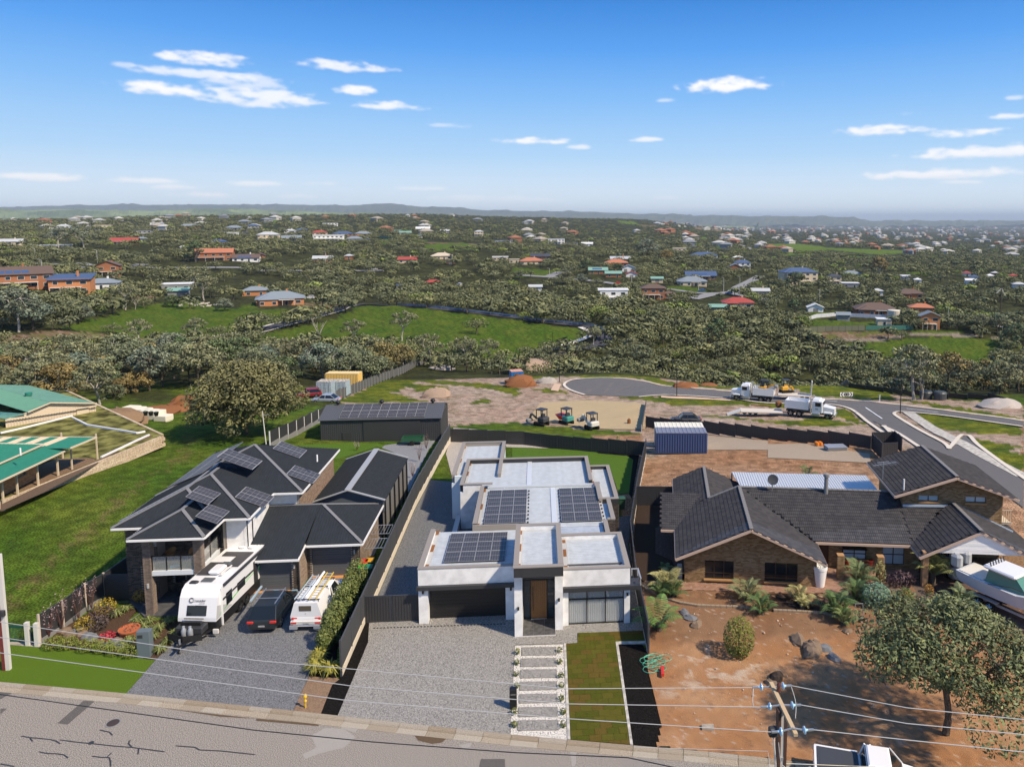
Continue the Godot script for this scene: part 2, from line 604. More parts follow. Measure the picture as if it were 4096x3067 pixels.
func terrain() -> void:
	GREEN = [
		poly([U(-146.06,-237.7),U(-148.54,-253.6),U(-149.36,-266),U(-154.51,-288.6),U(-160.78,-322),U(-161.08,-351),U(-125.84,-319),U(-127.92,-348.1),U(-97.57,-264.2),U(-107.35,-246.3),U(-113.99,-235.7),U(-121.28,-240.9),U(-132.11,-242.7),U(-137.71,-238.2)]),
		poly([U(-115.6,-314.1),U(-85.73,-306.5),U(-81.39,-297.1),U(-100.09,-271.2)]),poly([U(-94.06,-254.5),U(-75.24,-283.6),U(-74.86,-318.7),U(-74.82,-354.8),U(-57.5,-307.6),U(-34.19,-298.9),U(-10.29,-286.6),U(-7.95,-217.1),U(-18.46,-217.5),U(-55.6,-235.1),U(-83.58,-225.6)]),
		poly([U(-10.28,-286.6),U(15.44,-268),U(17.32,-258.4),U(16.12,-252.4),U(9.35,-242),U(1.73,-238),U(-7.94,-217.1)]),poly([U(120.15,-283.8),U(143.24,-291.1),U(167.99,-295.6),U(191.39,-287.8),U(182.73,-275.9),U(168.54,-263.9),U(149.51,-240.1),U(143.87,-260.2),U(126.25,-265.1),U(128.1,-274.1)]),
		poly([U(131.25,-352.8),U(149.99,-361.4),U(143.57,-345.8),U(126.26,-336.2)]),poly([U(123.82,-329.6),U(137.95,-332.1),U(156.48,-324.3),U(149.47,-315.1),U(140.39,-307.9),U(118.66,-315.7)]),poly([U(149.06,-301.1),U(163.08,-305.5),U(182.85,-303.7),U(180.59,-299.8),U(162.81,-300.1),U(151.84,-298.5)]),
		poly([U(-180.82,-868.2),U(-163.31,-871.3),U(-146.84,-782.8),U(-160.12,-773.6)]),poly([U(-140.83,-837.9),U(-124.44,-854.9),U(-117.73,-808.4),U(-133.66,-802.1)]),poly([U(-116.59,-776.2),U(-78.43,-805.2),U(-40.81,-787),U(-68.93,-706.5),U(-98.52,-675.1)]),poly([U(-19.61,-559.6),U(14.54,-544.7),U(5.59,-502.8),U(-17.49,-496.8)]),
		poly([U(225.2,-2151.8),U(298,-2355.1),U(253.9,-1845.6),U(214.9,-1834.5)]),poly([U(320,-1475.7),U(351.1,-1518.6),U(320.4,-1395.2),U(298.4,-1366.1)]),poly([U(247.2,-1032.7),U(296.7,-1154.5),U(260.4,-1019.4),U(239.9,-982.1)]),poly([U(454.4,-1448.2),U(555.5,-1553),U(489.5,-1237.7),U(520.9,-1128.3),U(618.5,-1173.8),U(546,-1039.2),U(461.4,-970.8),U(443,-965.9),U(435,-1072.7),U(371,-1022.4),U(383.1,-1105.7),U(381.6,-1215.8)]),
		poly([U(329,-1001),U(357.8,-986),U(379.2,-950.3),U(307.7,-895.9),U(307.9,-936.8)]),poly([U(396.3,-938.8),U(428,-926.5),U(443.2,-894.5),U(417.7,-872.4),U(383.6,-894.3)]),poly([U(318.6,-631.2),U(339.7,-619.4),U(322.4,-587.5),U(304,-598.2)]),poly([U(-499.6,-1432.2),U(-475.2,-1411.9),U(-429.9,-1271.2),U(-447.9,-1286)]),
		poly([U(-379.4,-1706.8),U(-371.8,-1818.4),U(-319.1,-1537.8),U(-331.9,-1502.7)]),poly([U(-229.2,-1406.7),U(-194,-1458.6),U(-187.4,-1377.4),U(-216.9,-1355.5)]),poly([U(78.74,-459.4),U(96.01,-457.7),U(102.01,-439.1),U(88.37,-421),U(73.71,-425.9)]),poly([U(-185.69,-303.7),U(-188.14,-321.8),U(-180.67,-314.2),U(-176.21,-294.7),U(-178.22,-289.9)]),poly([U(-321.8,-563.3),U(-317.3,-575.2),U(-302.1,-547.3),U(-305.6,-534.7)])]
	DIRT = [
		poly([U(-152.24,-222.2),U(-144.33,-233.7),U(-130.01,-238.8),U(-128.15,-245.7),U(-122.13,-243.3),U(-113.72,-233),U(-120.47,-220.8),U(-126.37,-214.9),U(-123.35,-192.43),U(-140.73,-205.1)]),poly([U(114.64,-304.8),U(140.23,-306.3),U(148.56,-301.2),U(151.66,-298.2),U(126.72,-292.6),U(111.49,-288.4),U(116.25,-298.4)]),
		poly([U(259.6,-1887.1),U(331.2,-2055),U(296.6,-1858.4),U(250.9,-1783.4)]),poly([U(501.3,-2383.8),U(856.3,-3275.1),U(578.8,-2342.8),U(442.4,-2087.8)]),poly([U(-123.36,-805.5),U(-116.44,-816.4),U(-42.58,-821.7),U(-43.72,-796.5),U(-112.14,-786)]),poly([U(-182.88,-356.7),U(-179.26,-370.2),U(-171.28,-351.5),U(-170.48,-327.7)]),poly([U(17.14,-829.2),U(43.8,-847.8),U(42.07,-814.3),U(16.56,-801.6)]),
		poly([U(-107.61,-348.4),U(-99.7,-360.8),U(-84.19,-307.6),U(-99.94,-326.5)]),poly([U(52.79,-353.6),U(68.34,-373.9),U(63.44,-350),U(53.42,-332.8)])]
	PLAT = [poly([U(-33.69,-124.43),U(-33.96,-137.95),U(-34.34,-159.35),U(-31.78,-174.78),U(-30.73,-193.71),U(-26.15,-188.27),U(-19.53,-194.29),U(-7.77,-212.1)] + [U(-3.6,-220.1),U(5.49,-211.8),U(22.65,-215.5),U(35.71,-221.5),U(36.38,-217),U(62.34,-233.6)] + [U(76.04,-238.9),U(88.55,-238.4),U(99.78,-229.1),U(65.01,-129.91),U(68.93,-120.33),U(77.55,-111.19),U(56.35,-80.32)] + [U(43.59,-61.64),U(43.07,-83.48),U(30.3,-94.59)] + [U(11.73,-83.15),U(14.1,-101.22),U(-4.09,-108.73)] + [U(-12.34,-103.75)])]
	WEAR = [poly([U(-47.6,-102.35),U(-45.81,-102.37),U(-39.46,-87.18),U(-39.44,-79.18),U(-38.11,-71.01),U(-37.25,-61.49),U(-34.78,-51.95),U(-34.35,-49.56),U(-35.49,-49.66),U(-37.45,-55.54),U(-38.64,-63.89),U(-39.17,-71.05),U(-40.42,-80.01),U(-41.95,-89.86)])]
	TRACK = [poly([U(111.96,-288.4),U(127.08,-293.4),U(143.06,-296),U(158.25,-301.2),U(170.86,-300.8),U(195.19,-291.3),U(193.66,-288.9),U(168.39,-296.4),U(156.37,-297.5),U(141.02,-291.6),U(127.19,-289.1),U(117.09,-285.6),U(109.59,-279.7)]),poly([U(-1.55,-223.7),U(6.03,-231.7),U(12.11,-236.4),U(13.49,-234.6),U(6.66,-228.6),U(-0.5,-221.6)])]
	WEEDS = [
		poly([U(-33.69,-124.43),U(-33.09,-144.23),U(-33.66,-159.58),U(-32.07,-166.5),U(-25.79,-158.95),U(-20.84,-158.33),U(-5.38,-145.32),U(-4.99,-134.28),U(-12.38,-144.66),U(-20.92,-151.75),U(-25.44,-156.72),U(-26.88,-139.15),U(-27.93,-139.09),U(-19.05,-126.37),U(-24.17,-124.81)]),poly([U(-28.42,-153.43),U(-18.58,-147.85),U(-17.24,-140.49),U(-22.69,-139.53)]),poly([U(-12.8,-124.33),U(-9.72,-129.65),U(-7.56,-127.11),U(-10.59,-123.2)]),
		poly([U(-22.5,-191.61),U(-16.94,-199.1),U(-15.96,-194.51),U(-21.12,-187.11)]),poly([U(-7.25,-197.08),U(3.1,-208.5),U(9.34,-162.64),U(32.54,-212.4),U(26.86,-158.61),U(11.24,-153.34),U(4.86,-159.02),U(-0.87,-155.51),U(-5.92,-160.67)]),poly([U(-5.39,-145.66),U(-3.79,-145.42),U(-3.71,-133.57),U(-4.9,-131.63)]),poly([U(-1.7,-141.89),U(1.41,-141.53),U(6.09,-136.25),U(5.15,-134.42),U(1.36,-136.61)]),
		poly([U(20.28,-157.04),U(26.59,-143.27),U(36.96,-136.64),U(44.56,-139.89),U(76.93,-241.7),U(61.78,-234.4),U(61.23,-229.4),U(56.73,-226.4),U(30.6,-151.66),U(27.36,-154.21),U(25.7,-164.3)]),poly([U(13.44,-131.82),U(24.1,-129.71),U(39.61,-124.14),U(38.15,-119.5),U(29.7,-122.23),U(23.58,-121.56),U(19.19,-125.04)]),poly([U(25.29,-113.14),U(34.54,-108.04),U(34.03,-106.43),U(25.1,-111.43)]),
		poly([U(76.19,-239.4),U(88.67,-238.7),U(99.91,-229.4),U(65.1,-130.1),U(61.59,-122.17),U(56.35,-124.37),U(49.84,-128.16),U(48.15,-138.18),U(44.56,-139.89)]),poly([U(62.48,-124.8),U(65.75,-114.71),U(69.16,-98.98),U(67.99,-97.28),U(64.51,-106.03),U(62.14,-121.2)]),poly([U(57.54,-108.44),U(60.94,-103.06),U(65.77,-94.05),U(62.22,-88.87),U(57.66,-89.38),U(53.83,-93.63),U(55.54,-101.92)]),
		poly([U(39.77,-124.66),U(43.43,-123.25),U(40.95,-117.83),U(37.73,-118.18)]),poly([U(34.45,-107.77),U(37.74,-106.9),U(43.34,-108.37),U(45.94,-101.09),U(42.28,-99.7),U(37.94,-102.52),U(33.89,-105.99)]),poly([U(52.25,-86.82),U(54.45,-86.7),U(56.84,-81.02),U(56.49,-80.52),U(50.02,-81.35)]),poly([U(48.02,-117.24),U(49.71,-113.83),U(46.59,-100.25),U(45.94,-105.07),U(45.64,-110.43)]),
		poly([U(54.17,-97.17),U(63.29,-90.43),U(62.31,-89),U(56.93,-89.44),U(54.15,-94.17)]),poly([U(52.66,-87.49),U(54.34,-87.24),U(54.88,-78.16),U(50.13,-71.22),U(49.45,-75.31),U(50.91,-81.87)])]
	var us := []
	var u := -3.4
	while u < 3.4:
		us.append(u)
		u += 0.0034 if absf(u) < 0.82 else 0.03
	var ds := []
	var d := 22.0
	while d < 46000:
		ds.append(d)
		d *= 1.0125 if d < 700 else 1.022
	var v := PackedVector3Array()
	var c := PackedColorArray()
	var ix := PackedInt32Array()
	for j in ds.size():
		for i in us.size():
			var x: float = us[i] * ds[j]
			var z: float = -ds[j]
			v.append(on(x,z,relief(x,z)))
			c.append(cover(x,z))
	var n := us.size()
	for j in ds.size() - 1:
		for i in n - 1:
			var o := j * n + i
			ix.append_array([o,o + n,o + 1,o + 1,o + n,o + n + 1])
	# behind and beside the camera the ground simply goes on
	var base := v.size()
	for p in [V(-45000,0,3000),V(45000,0,3000),V(-75,0,-22),V(75,0,-22)]:
		v.append(p); c.append(Color(0.10,0.11,0.05))
	ix.append_array([base,base + 2,base + 1,base + 1,base + 2,base + 3])
	var a := []
	a.resize(Mesh.ARRAY_MAX)
	a[Mesh.ARRAY_VERTEX] = v
	a[Mesh.ARRAY_COLOR] = c
	a[Mesh.ARRAY_INDEX] = ix
	var nn := PackedVector3Array()
	nn.resize(v.size())
	for t in range(0,ix.size(),3):
		var g := (v[ix[t + 2]] - v[ix[t]]).cross(v[ix[t + 1]] - v[ix[t]])
		if g.y < 0:
			g = -g
		for k in 3:
			nn[ix[t + k]] += g
	for i in nn.size():
		nn[i] = nn[i].normalized()
	a[Mesh.ARRAY_NORMAL] = nn
	var m := ArrayMesh.new()
	m.add_surface_from_arrays(Mesh.PRIMITIVE_TRIANGLES,a)
	pm("terrain",m,M.ground).set_meta("kind","structure")

func relief(x: float,z: float) -> float:             # small bumps away from the levelled lots
	var d := -z
	if d < 70:
		return 0.0
	var k := smoothstep(70,100,d)
	var r := 0.14 * fn.get_noise_2d(x * 0.12,z * 0.12)
	if d > 145:
		r += smoothstep(145,260,d) * (0.5 * fn.get_noise_2d(x * 0.03,z * 0.03) + 0.12 * fn.get_noise_2d(x * 0.4,z * 0.4))
	if d > 600:
		r += minf(d * 0.0022,9.0) * fn.get_noise_2d(x * 0.004,z * 0.004)
	return r * k

func cover(x: float,z: float) -> Color:
	var d := -z
	var p := U(x,z)
	var a := fn.get_noise_2d(x * 0.09,z * 0.09)
	var b := fn.get_noise_2d(x * 0.5 + 40,z * 0.5)
	var grass := Color(0.095,0.185,0.020).lerp(Color(0.185,0.235,0.034),clampf(0.45 + 0.9 * a,0,1))
	grass = grass.lerp(Color(0.065,0.105,0.02),clampf(0.2 + 0.8 * b,0,0.6))
	if d > 150 and inside(p + U(b,a) * d * 0.008,TRACK):
		return Color(0.42,0.35,0.28)
	if d > 66 and d < 160:
		if inside(p + U(b,a) * 1.2,WEEDS):
			var y := clampf(0.4 + 0.9 * fn.get_noise_2d(x * 0.15 + 9,z * 0.3),0,1)
			return Color(0.11,0.17,0.03).lerp(Color(0.36,0.35,0.03),y * 0.8).lerp(Color(0.06,0.10,0.025),clampf(b * 0.8,0,0.6))
		if inside(p + U(b,a) * 0.6,PLAT):
			var s := Color(0.58,0.42,0.32).lerp(Color(0.66,0.52,0.42),clampf(0.5 + a,0,1)).lerp(Color(0.34,0.20,0.13),clampf(b - 0.1,0,0.7))
			var dry := clampf(2.2 * fn.get_noise_2d(x * 0.22 + 70,z * 0.22) - 0.5,0,0.8)
			return s.lerp(Color(0.17,0.17,0.06),dry * 0.8)
	if d > 140:
		var q := p + U(b,a) * minf(d * 0.01,5.0)
		if inside(q,GREEN):
			return grass.lerp(Color(0.20,0.30,0.045),clampf((d - 500) / 900,0,0.75))
		if inside(q,DIRT):
			return Color(0.26,0.17,0.10).lerp(Color(0.42,0.30,0.21),clampf(0.4 + b,0,1)).lerp(grass,clampf(a * 2.2,0,0.8))
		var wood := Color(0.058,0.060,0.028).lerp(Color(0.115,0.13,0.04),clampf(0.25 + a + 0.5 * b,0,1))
		if d > 700:
			wood = wood.lerp(Color(0.075,0.085,0.05),0.5)
		if d > 3500 and x > d * 0.12:                 # the plain: suburbs among trees
			var s := clampf(1.6 * fn.get_noise_2d(x * 0.004,z * 0.0022) + 0.1 + 1.2 * fn.get_noise_2d(x * 0.021,z * 0.01),0,1)
			wood = wood.lerp(Color(0.30,0.28,0.25),s * 0.5)
		return wood
	# the lots: mown paddock on the left, bare red earth on the right
	if x > 7.2 and d < 100:
		return Color(0.52,0.285,0.155).lerp(Color(0.60,0.38,0.24),clampf(0.5 + a,0,1)).lerp(Color(0.24,0.125,0.07),clampf(b,0,0.7))
	if d > 118:
		return Color(0.075,0.085,0.03).lerp(grass,clampf(0.4 + a * 1.5,0,1))
	var wear := clampf(0.35 + b + a,0,0.75) if inside(p + U(b,a) * 1.5,WEAR) else 0.0
	wear = maxf(wear,clampf(2.4 * fn.get_noise_2d(x * 0.3 + 15,z * 0.3) - 1.15,0,0.8))
	return grass.lerp(Color(0.25,0.19,0.08),wear * 0.8)

func hills() -> void:
	# three wooded ridges on the horizon, each a real range with its own depth
	ridge("far_hills",13500,20,[[-1.2,215],[-0.9,250],[-0.76,250],[-0.66,235],[-0.6,262],[-0.5,275],[-0.42,282],[-0.35,282],[-0.24,275],[-0.195,305],[-0.14,245],[-0.05,180],[0.05,162],[0.16,120],[0.22,95],[0.42,70],[0.46,0],[1.2,0]],Color(0.075,0.085,0.06),55)
	ridge("green_hills",8200,8,[[-1.3,150],[-0.76,182],[-0.70,160],[-0.64,122],[-0.58,130],[-0.5,112],[-0.4,140],[-0.33,120],[-0.25,100],[-0.12,70],[0.0,30],[0.1,0],[0.3,-60]],Color(0.10,0.13,0.05),30)

func ridge(called: String,dist: float,sd: int,prof: Array,col: Color,rough: float) -> void:
	var b := B()
	b.tint = true
	var rows := []
	var n := 420
	for r in 15:
		var row := []
		for i in n + 1:
			var u: float = lerpf(prof[0][0],prof[-1][0],float(i) / n)
			var h := 0.0
			for k in prof.size() - 1:
				if u >= prof[k][0] and u <= prof[k + 1][0]:
					h = lerpf(prof[k][1],prof[k + 1][1],smoothstep(0,1,(u - prof[k][0]) / (prof[k + 1][0] - prof[k][0])))
			var f := r / 8.0                          # 1 on the crest, more behind it
			var dd := dist * (0.80 + 0.2 * f)
			var lift := sin(minf(f,1.0) * PI / 2) if f <= 1 else 1.0 - (f - 1.0) * 0.9
			var g := fn.get_noise_2d(u * 26 + sd,f * 2.2) + 0.5 * fn.get_noise_2d(u * 90 + sd,f * 6)
			row.append(V(u * dd,-70 + (h + 70) * lift + rough * 0.7 * g * (0.25 if r == 8 else 1.0),-dd))
		rows.append(row)
	for r in 14:
		for i in n:
			var o: Vector3 = rows[r][i]
			var e := clampf(0.5 + 1.3 * fn.get_noise_2d(o.x * 0.0012 + sd,o.z * 0.0016),0,1)
			b.k = col.lerp(Color(0.25,0.31,0.11),e * (0.75 if sd == 8 else 0.12))
			b.q(rows[r][i],rows[r][i + 1],rows[r + 1][i + 1],rows[r + 1][i])
	var m: StandardMaterial3D = M.far_leaf
	ground(called,b,m)

func drape(b: MB,pts: Array,step: float,up: float) -> void:   # a sheet over a polygon of x, z that follows the ground
	var w := PackedVector2Array(pts)
	var r: Rect2 = poly(pts)[0]
	var nx := int(r.size.x / step) + 1
	var nz := int(r.size.y / step) + 1
	for i in nx:
		for j in nz:
			var o := r.position + U(i,j) * step
			var cell := PackedVector2Array([o,o + U(step,0),o + U(step,step),o + U(0,step)])
			for piece in Geometry2D.intersect_polygons(cell,w):
				var ix := Geometry2D.triangulate_polygon(piece)
				for k in range(0,ix.size(),3):
					var p := piece[ix[k]]
					var q := piece[ix[k + 1]]
					var s := piece[ix[k + 2]]
					b.t(on(p.x,p.y,up + relief(p.x,p.y)),on(q.x,q.y,up + relief(q.x,q.y)),on(s.x,s.y,up + relief(s.x,s.y)))

func sheet(called: String,pts: Array,m: Material,up := 0.1,step := 0.0) -> MeshInstance3D:
	var b := B()
	if step > 0:
		drape(b,pts,step,up)
	else:
		b.prism(pts,up - 0.15,up)
	return ground(called,b,m)

func tar(parent: Node3D,path: Array,w: float) -> void:
	var b := B()
	for i in path.size() - 1:
		var d: Vector3 = path[i + 1] - path[i]
		var s := V(-d.z,0,d.x).normalized() * w / 2
		b.q(path[i] - s,path[i] + s,path[i + 1] + s,path[i + 1] - s)
	pt("tar_seal",b,M.charcoal,parent).position.y = 0.02

func near_ground() -> void:
	# the street, its gutter and kerb
	var kerb: Array = [V(-36.88,0,-43.38),V(-32.57,0,-42.57),V(-30.39,0,-42.09),V(-27.2,0,-41.41),V(-22.82,0,-40.44)] + [V(-13.09,0,-38.18),V(-8.84,0,-37.14),V(-5.77,0,-36.39)] + [V(-1.53,0,-35.39),V(1.25,0,-34.78),V(4.49,0,-34.1),V(8.11,0,-33.36),V(10.86,0,-32.7)] + [V(14.48,0,-31.71),V(22,0,-29.93)]
	var st := B()
	var line := []
	for p in kerb:
		line.append(U(p.x,p.z + 0.55))
	st.flat(line + [U(line[-1].x + 10,-20),U(-60,-20)],0.012)
	var street := ground("street",st,mt("street_asphalt",0.39,0.35,0.31,0.92,0,"grain",4.0))
	for e in [[[U(-24.19,-40.03),U(-24.83,-40.16),U(-25.09,-38.33),U(-24.49,-38.18)],0.02],[[U(-28.86,-39.81),U(-28.52,-39.79),U(-28.53,-39.32)],0.02],[[U(-30.13,-41.35),U(-29.15,-41.18),U(-29.52,-40.45)],0.02],[[U(3.81,-33.36),U(4.63,-33.37),U(5.83,-33.11),U(5.79,-32.51),U(3.75,-32.6)],0.016],[[U(-2.99,-33.92),U(-1.82,-33.83),U(-1.78,-33.06),U(-3.04,-33.16)],0.02]]:
		var b := B()
		b.flat(e[0],e[1])
		pt("asphalt_patch",b,mt("patch_asphalt",0.17,0.16,0.15,0.9,0,"grain",3.0) if e[1] > 0.017 else mt("patch_pale",0.37,0.34,0.31,0.9,0,"grain",3.0),street)
	for e in [[U(-11.7,-36.28),U(-11.11,-36.83),U(-10.14,-36.67),U(-9.4,-36),U(-9.79,-35.28),U(-10.82,-34.97),U(-11.48,-34.63),U(-11.69,-34.96),U(-11.16,-35.4)],[U(-10.49,-37.14),U(-9.39,-36.96),U(-9.48,-36.35),U(-10.26,-36.68)],[U(1.34,-34.12),U(1.69,-34.17),U(1.55,-33.04),U(1.41,-33.05)],[U(-4.15,-34.98),U(-3.54,-35.1),U(-3.56,-34.77),U(-3.9,-34.72)]]:
		var b := B()
		b.flat(e,0.017)
		pt("cement_stain",b,mt("cement_stain",0.47,0.44,0.40,0.95,0,"grain",1.5),street)
	for e in [[U(-6.44,-35.84),U(-5.81,-35.83),U(-4.78,-35.52),U(-5.03,-35.22),U(-5.48,-35.17),U(-6.21,-35.48)],[U(-20.25,-39.15),U(-18.91,-38.8),U(-14.93,-37.85),U(-16.87,-38.17)],[U(5.07,-33.69),U(5.4,-33.62),U(5.36,-33.53),U(5.17,-33.56)],[U(-14.94,-37.87),U(-11.54,-37.14),U(-11.5,-36.99),U(-14.87,-37.68)]]:
		var b := B()
		b.flat(e,0.022)
		pt("silt_stain",b,mt("silt",0.17,0.12,0.08,0.95,0,"grain",1.0),street)
	for e in [[V(-26.29,0,-37.47),V(-25.81,0,-37.32),V(-25.24,0,-37.21),V(-24.67,0,-37.08),V(-24.31,0,-36.94),V(-23.97,0,-36.72)],[V(-25.75,0,-37.27),V(-25.46,0,-37.01)],[V(-24.16,0,-37.01),V(-23.09,0,-36.74),V(-22.15,0,-36.54),V(-21.09,0,-36.3),V(-20.3,0,-36.16),V(-19.93,0,-36.06),V(-19.24,0,-35.89),V(-18.5,0,-35.7)],[V(-20.28,0,-36.17),V(-20.56,0,-36.42),V(-20.65,0,-36.64),V(-20.59,0,-36.72)],[V(-19.89,0,-36.04),V(-19.72,0,-35.64)],[V(-24.66,0,-36.21),V(-24.2,0,-36.06),V(-23.73,0,-36),V(-23.29,0,-35.88),V(-22.96,0,-35.64)],[V(-21.88,0,-35.68),V(-21.45,0,-35.57),V(-20.99,0,-35.51),V(-20.79,0,-35.24),V(-20.58,0,-34.87)],[V(-21.11,0,-35.54),V(-21.07,0,-35.86)],[V(-22.59,0,-37.61),V(-22.02,0,-37.41),V(-21.72,0,-37.15)],[V(-18.16,0,-36.09),V(-17.16,0,-35.9),V(-16.85,0,-35.69),V(-15.8,0,-35.54),V(-14,0,-35.13)],[V(-25.96,0,-35.5),V(-25.16,0,-35.25)]]:
		tar(street,e,0.07)
	var mh := thing("manhole_cover","round dark iron manhole cover in the asphalt of the street","manhole cover",V(-22.21,0,-38.11))
	var mb := B()
	mb.lathe(V(0,0,0),[U(0.36,0.0),U(0.36,0.03),U(0.0,0.03)],20)
	pt("frame",mb,M.mid_grey,mh)
	mb = B()
	mb.lathe(V(0,0,0),[U(0.29,0.0),U(0.29,0.04),U(0.0,0.045)],20)
	pt("lid",mb,mt("iron",0.07,0.05,0.045,0.7,0.3),mh)
	mb = B()
	mb.lathe(V(-22.47,0,-36.66),[U(0.13,0.0),U(0.13,0.03),U(0.0,0.03)],14)
	tag(pt("valve_cover",mb,M.charcoal),"small dark oval valve cover on a crack of the street","valve cover")
	# kerb and gutter, stone by stone
	var kn := Node3D.new()
	kn.name = "kerb"
	add_child(kn)
	kn.set_meta("kind","structure")
	var gn := Node3D.new()
	gn.name = "gutter"
	add_child(gn)
	gn.set_meta("kind","structure")
	var fine := []
	for i in kerb.size() - 1:
		var n := maxi(1,int(kerb[i].distance_to(kerb[i + 1]) / 1.2))
		for j in n:
			fine.append(kerb[i].lerp(kerb[i + 1],float(j) / n))
	var km := [M.kerb,mt("kerb_b",0.42,0.34,0.25,0.9,0,"grain",2.5),mt("kerb_c",0.50,0.44,0.36,0.9,0,"grain",2.5)]
	var gm := [mt("gutter_a",0.52,0.44,0.34,0.9,0,"grain",3.5),mt("gutter_b",0.46,0.39,0.30,0.9,0,"grain",2.5),mt("gutter_c",0.56,0.50,0.41,0.9,0,"grain",2.5)]
	for i in fine.size() - 1:
		var d: Vector3 = (fine[i + 1] - fine[i]).normalized()
		var s := V(-d.z,0,d.x)
		var a: Vector3 = fine[i] + d * 0.012
		var e: Vector3 = fine[i + 1] - d * 0.012
		var b := B()
		var sec := [U(0,-0.05),U(0,0.13),U(0.17,0.135),U(0.20,0.11),U(0.25,0.03),U(0.25,-0.05)]
		var r0 := []
		var r1 := []
		for q in sec:
			r0.append(a + s * q.x + UP * q.y)
			r1.append(e + s * q.x + UP * q.y)
		b.loft([r0,r1])
		pt("kerb_stone",b,km[rng.randi() % 3],kn)
		b = B()
		r0 = []; r1 = []
		for q in [U(0.26,-0.05),U(0.26,0.025),U(0.66,0.035),U(0.68,-0.05)]:
			r0.append(a + s * q.x + UP * q.y)
			r1.append(e + s * q.x + UP * q.y)
		b.loft([r0,r1])
		pt("gutter_slab",b,gm[rng.randi() % 3],gn)
	# left neighbour
	sheet("verge_lawn",[U(-38.57,-47.2),U(-33.19,-46.24),U(-30.79,-45.64),U(-22.82,-43.63),U(-22.82,-40.46),U(-27.22,-41.43),U(-30.42,-42.13),U(-35.47,-43.16)],M.lawn,0.09)
	sheet("left_driveway",[U(-22.79,-40.43),U(-22.77,-43.59),U(-22.62,-45.37),U(-23.03,-47.3),U(-23.78,-49.13)] + [U(-22,-51.5),U(-16.7,-51.5),U(-16.7,-53.4),U(-13.2,-53.4)] + [U(-12.52,-48.2),U(-13.17,-48.69),U(-14.01,-48.47),U(-13.82,-45.67),U(-13.66,-43.4),U(-13.24,-41.21),U(-13.24,-39.95),U(-13.16,-38.16)],M.aggregate_dark,0.1)
	sheet("garage_threshold",[U(-20,-51.3),U(-17.4,-51.3),U(-17.4,-51.7),U(-20,-51.7)],mt("clay",0.55,0.27,0.10,0.8),0.11)
	sheet("tall_garage_threshold",[U(-16.6,-53.05),U(-13.8,-53.05),U(-13.8,-53.5),U(-16.6,-53.5)],M.clay,0.11)
	sheet("front_path",[U(-26.79,-48.16),U(-23.39,-48.04),U(-23.81,-49.1),U(-25.7,-49),U(-26.99,-49.96),U(-28.82,-50.07),U(-29.77,-50.98),U(-28,-50.91),U(-27.46,-51.02),U(-26.39,-49.79)],M.aggregate_dark,0.08)
	sheet("portico_floor",[U(-28,-52.2),U(-22.2,-52.2),U(-22.2,-48.75),U(-26,-48.75),U(-28,-50.8)],M.paver_dark,0.12)
	sheet("front_garden_soil",[U(-30.55,-46.02),U(-30.43,-47.71),U(-29.83,-49.63),U(-29,-50.13),U(-26.96,-49.9),U(-26.79,-48.19),U(-23.42,-48.07),U(-22.96,-47.09),U(-22.64,-45.39),U(-22.82,-43.66),U(-24.07,-44.08),U(-27.25,-45.07),U(-30.06,-45.53)],M.soil_brown,0.1)
	sheet("gate_footpath",[U(-33.18,-46.43),U(-30.71,-46.04),U(-30.44,-45.57),U(-32.98,-46.12)],M.concrete,0.1)
	sheet("bark_strip",[U(-13.2,-41.22),U(-11.6,-40.94),U(-11.45,-40.82),U(-11.72,-40.31),U(-11.68,-38.92),U(-11.64,-37.85),U(-13.14,-38.18),U(-13.22,-39.92)],mt("bark_chips",0.36,0.24,0.16,0.95,0,"fine",3.0),0.1)
	sheet("hedge_bed",[U(-13.8,-45.64),U(-13.88,-48.38),U(-13.15,-48.62),U(-12.51,-48.17),U(-12.35,-51.13),U(-12.18,-50.71),U(-12.4,-44.02),U(-11.6,-40.94),U(-13.22,-41.27),U(-13.64,-43.4)],M.mulch,0.08)
	sheet("rear_lawn",[U(-29.45,-91.27),U(-23.78,-92.86),U(-20.25,-92.86),U(-19.18,-91.43),U(-19.23,-90.31),U(-19.96,-90.81),U(-22.99,-84.51),U(-24.77,-84.45)],M.lawn_bright,0.05,1.0)
	sheet("rear_gravel",[U(-19.2,-91.56),U(-17.19,-93.24),U(-13.28,-95.2),U(-13.41,-89),U(-12.76,-72.17),U(-13.17,-62.98),U(-12.91,-56.73),U(-13.84,-56.22),U(-14.01,-58.91),U(-14.24,-67.89),U(-15.16,-84.82),U(-19.7,-90.94)],mt("blue_gravel",0.33,0.34,0.36,0.95,0,"grain",3.0),0.04,1.0)
	# the new house: drive, path of slabs, turf, beds
	sheet("driveway",[U(-11.37,-46.93),U(-11.09,-46.72),U(-10.66,-44.47),U(-10.71,-37.54),U(-5.77,-36.41),U(-1.62,-35.46)] + [U(-1.63,-43.48),U(1.36,-43.33),U(2.2,-43.33),U(2.24,-44.44),U(6.46,-44.38)] + [U(6.7,-45.45),U(1.4,-45.45),U(1.4,-46.95),U(-7.9,-46.95),U(-11.25,-46.9)],M.aggregate,0.1)
	sheet("side_driveway",[U(-11.3,-46.8),U(-7.9,-46.8),U(-7.8,-52.9),U(-5,-52.9),U(-5,-61.3),U(-7.7,-63.5),U(-7.6,-74),U(-11.25,-75.5)],mt("aggregate_side",0.23,0.235,0.245,0.9,0,"fine",6.0),0.05,1.5)
	sheet("side_path",[U(5.7,-45.5),U(6.5,-45.5),U(7.0,-57),U(8.2,-63),U(4.9,-62),U(5.2,-52)],M.aggregate_dark,0.05,2.0)
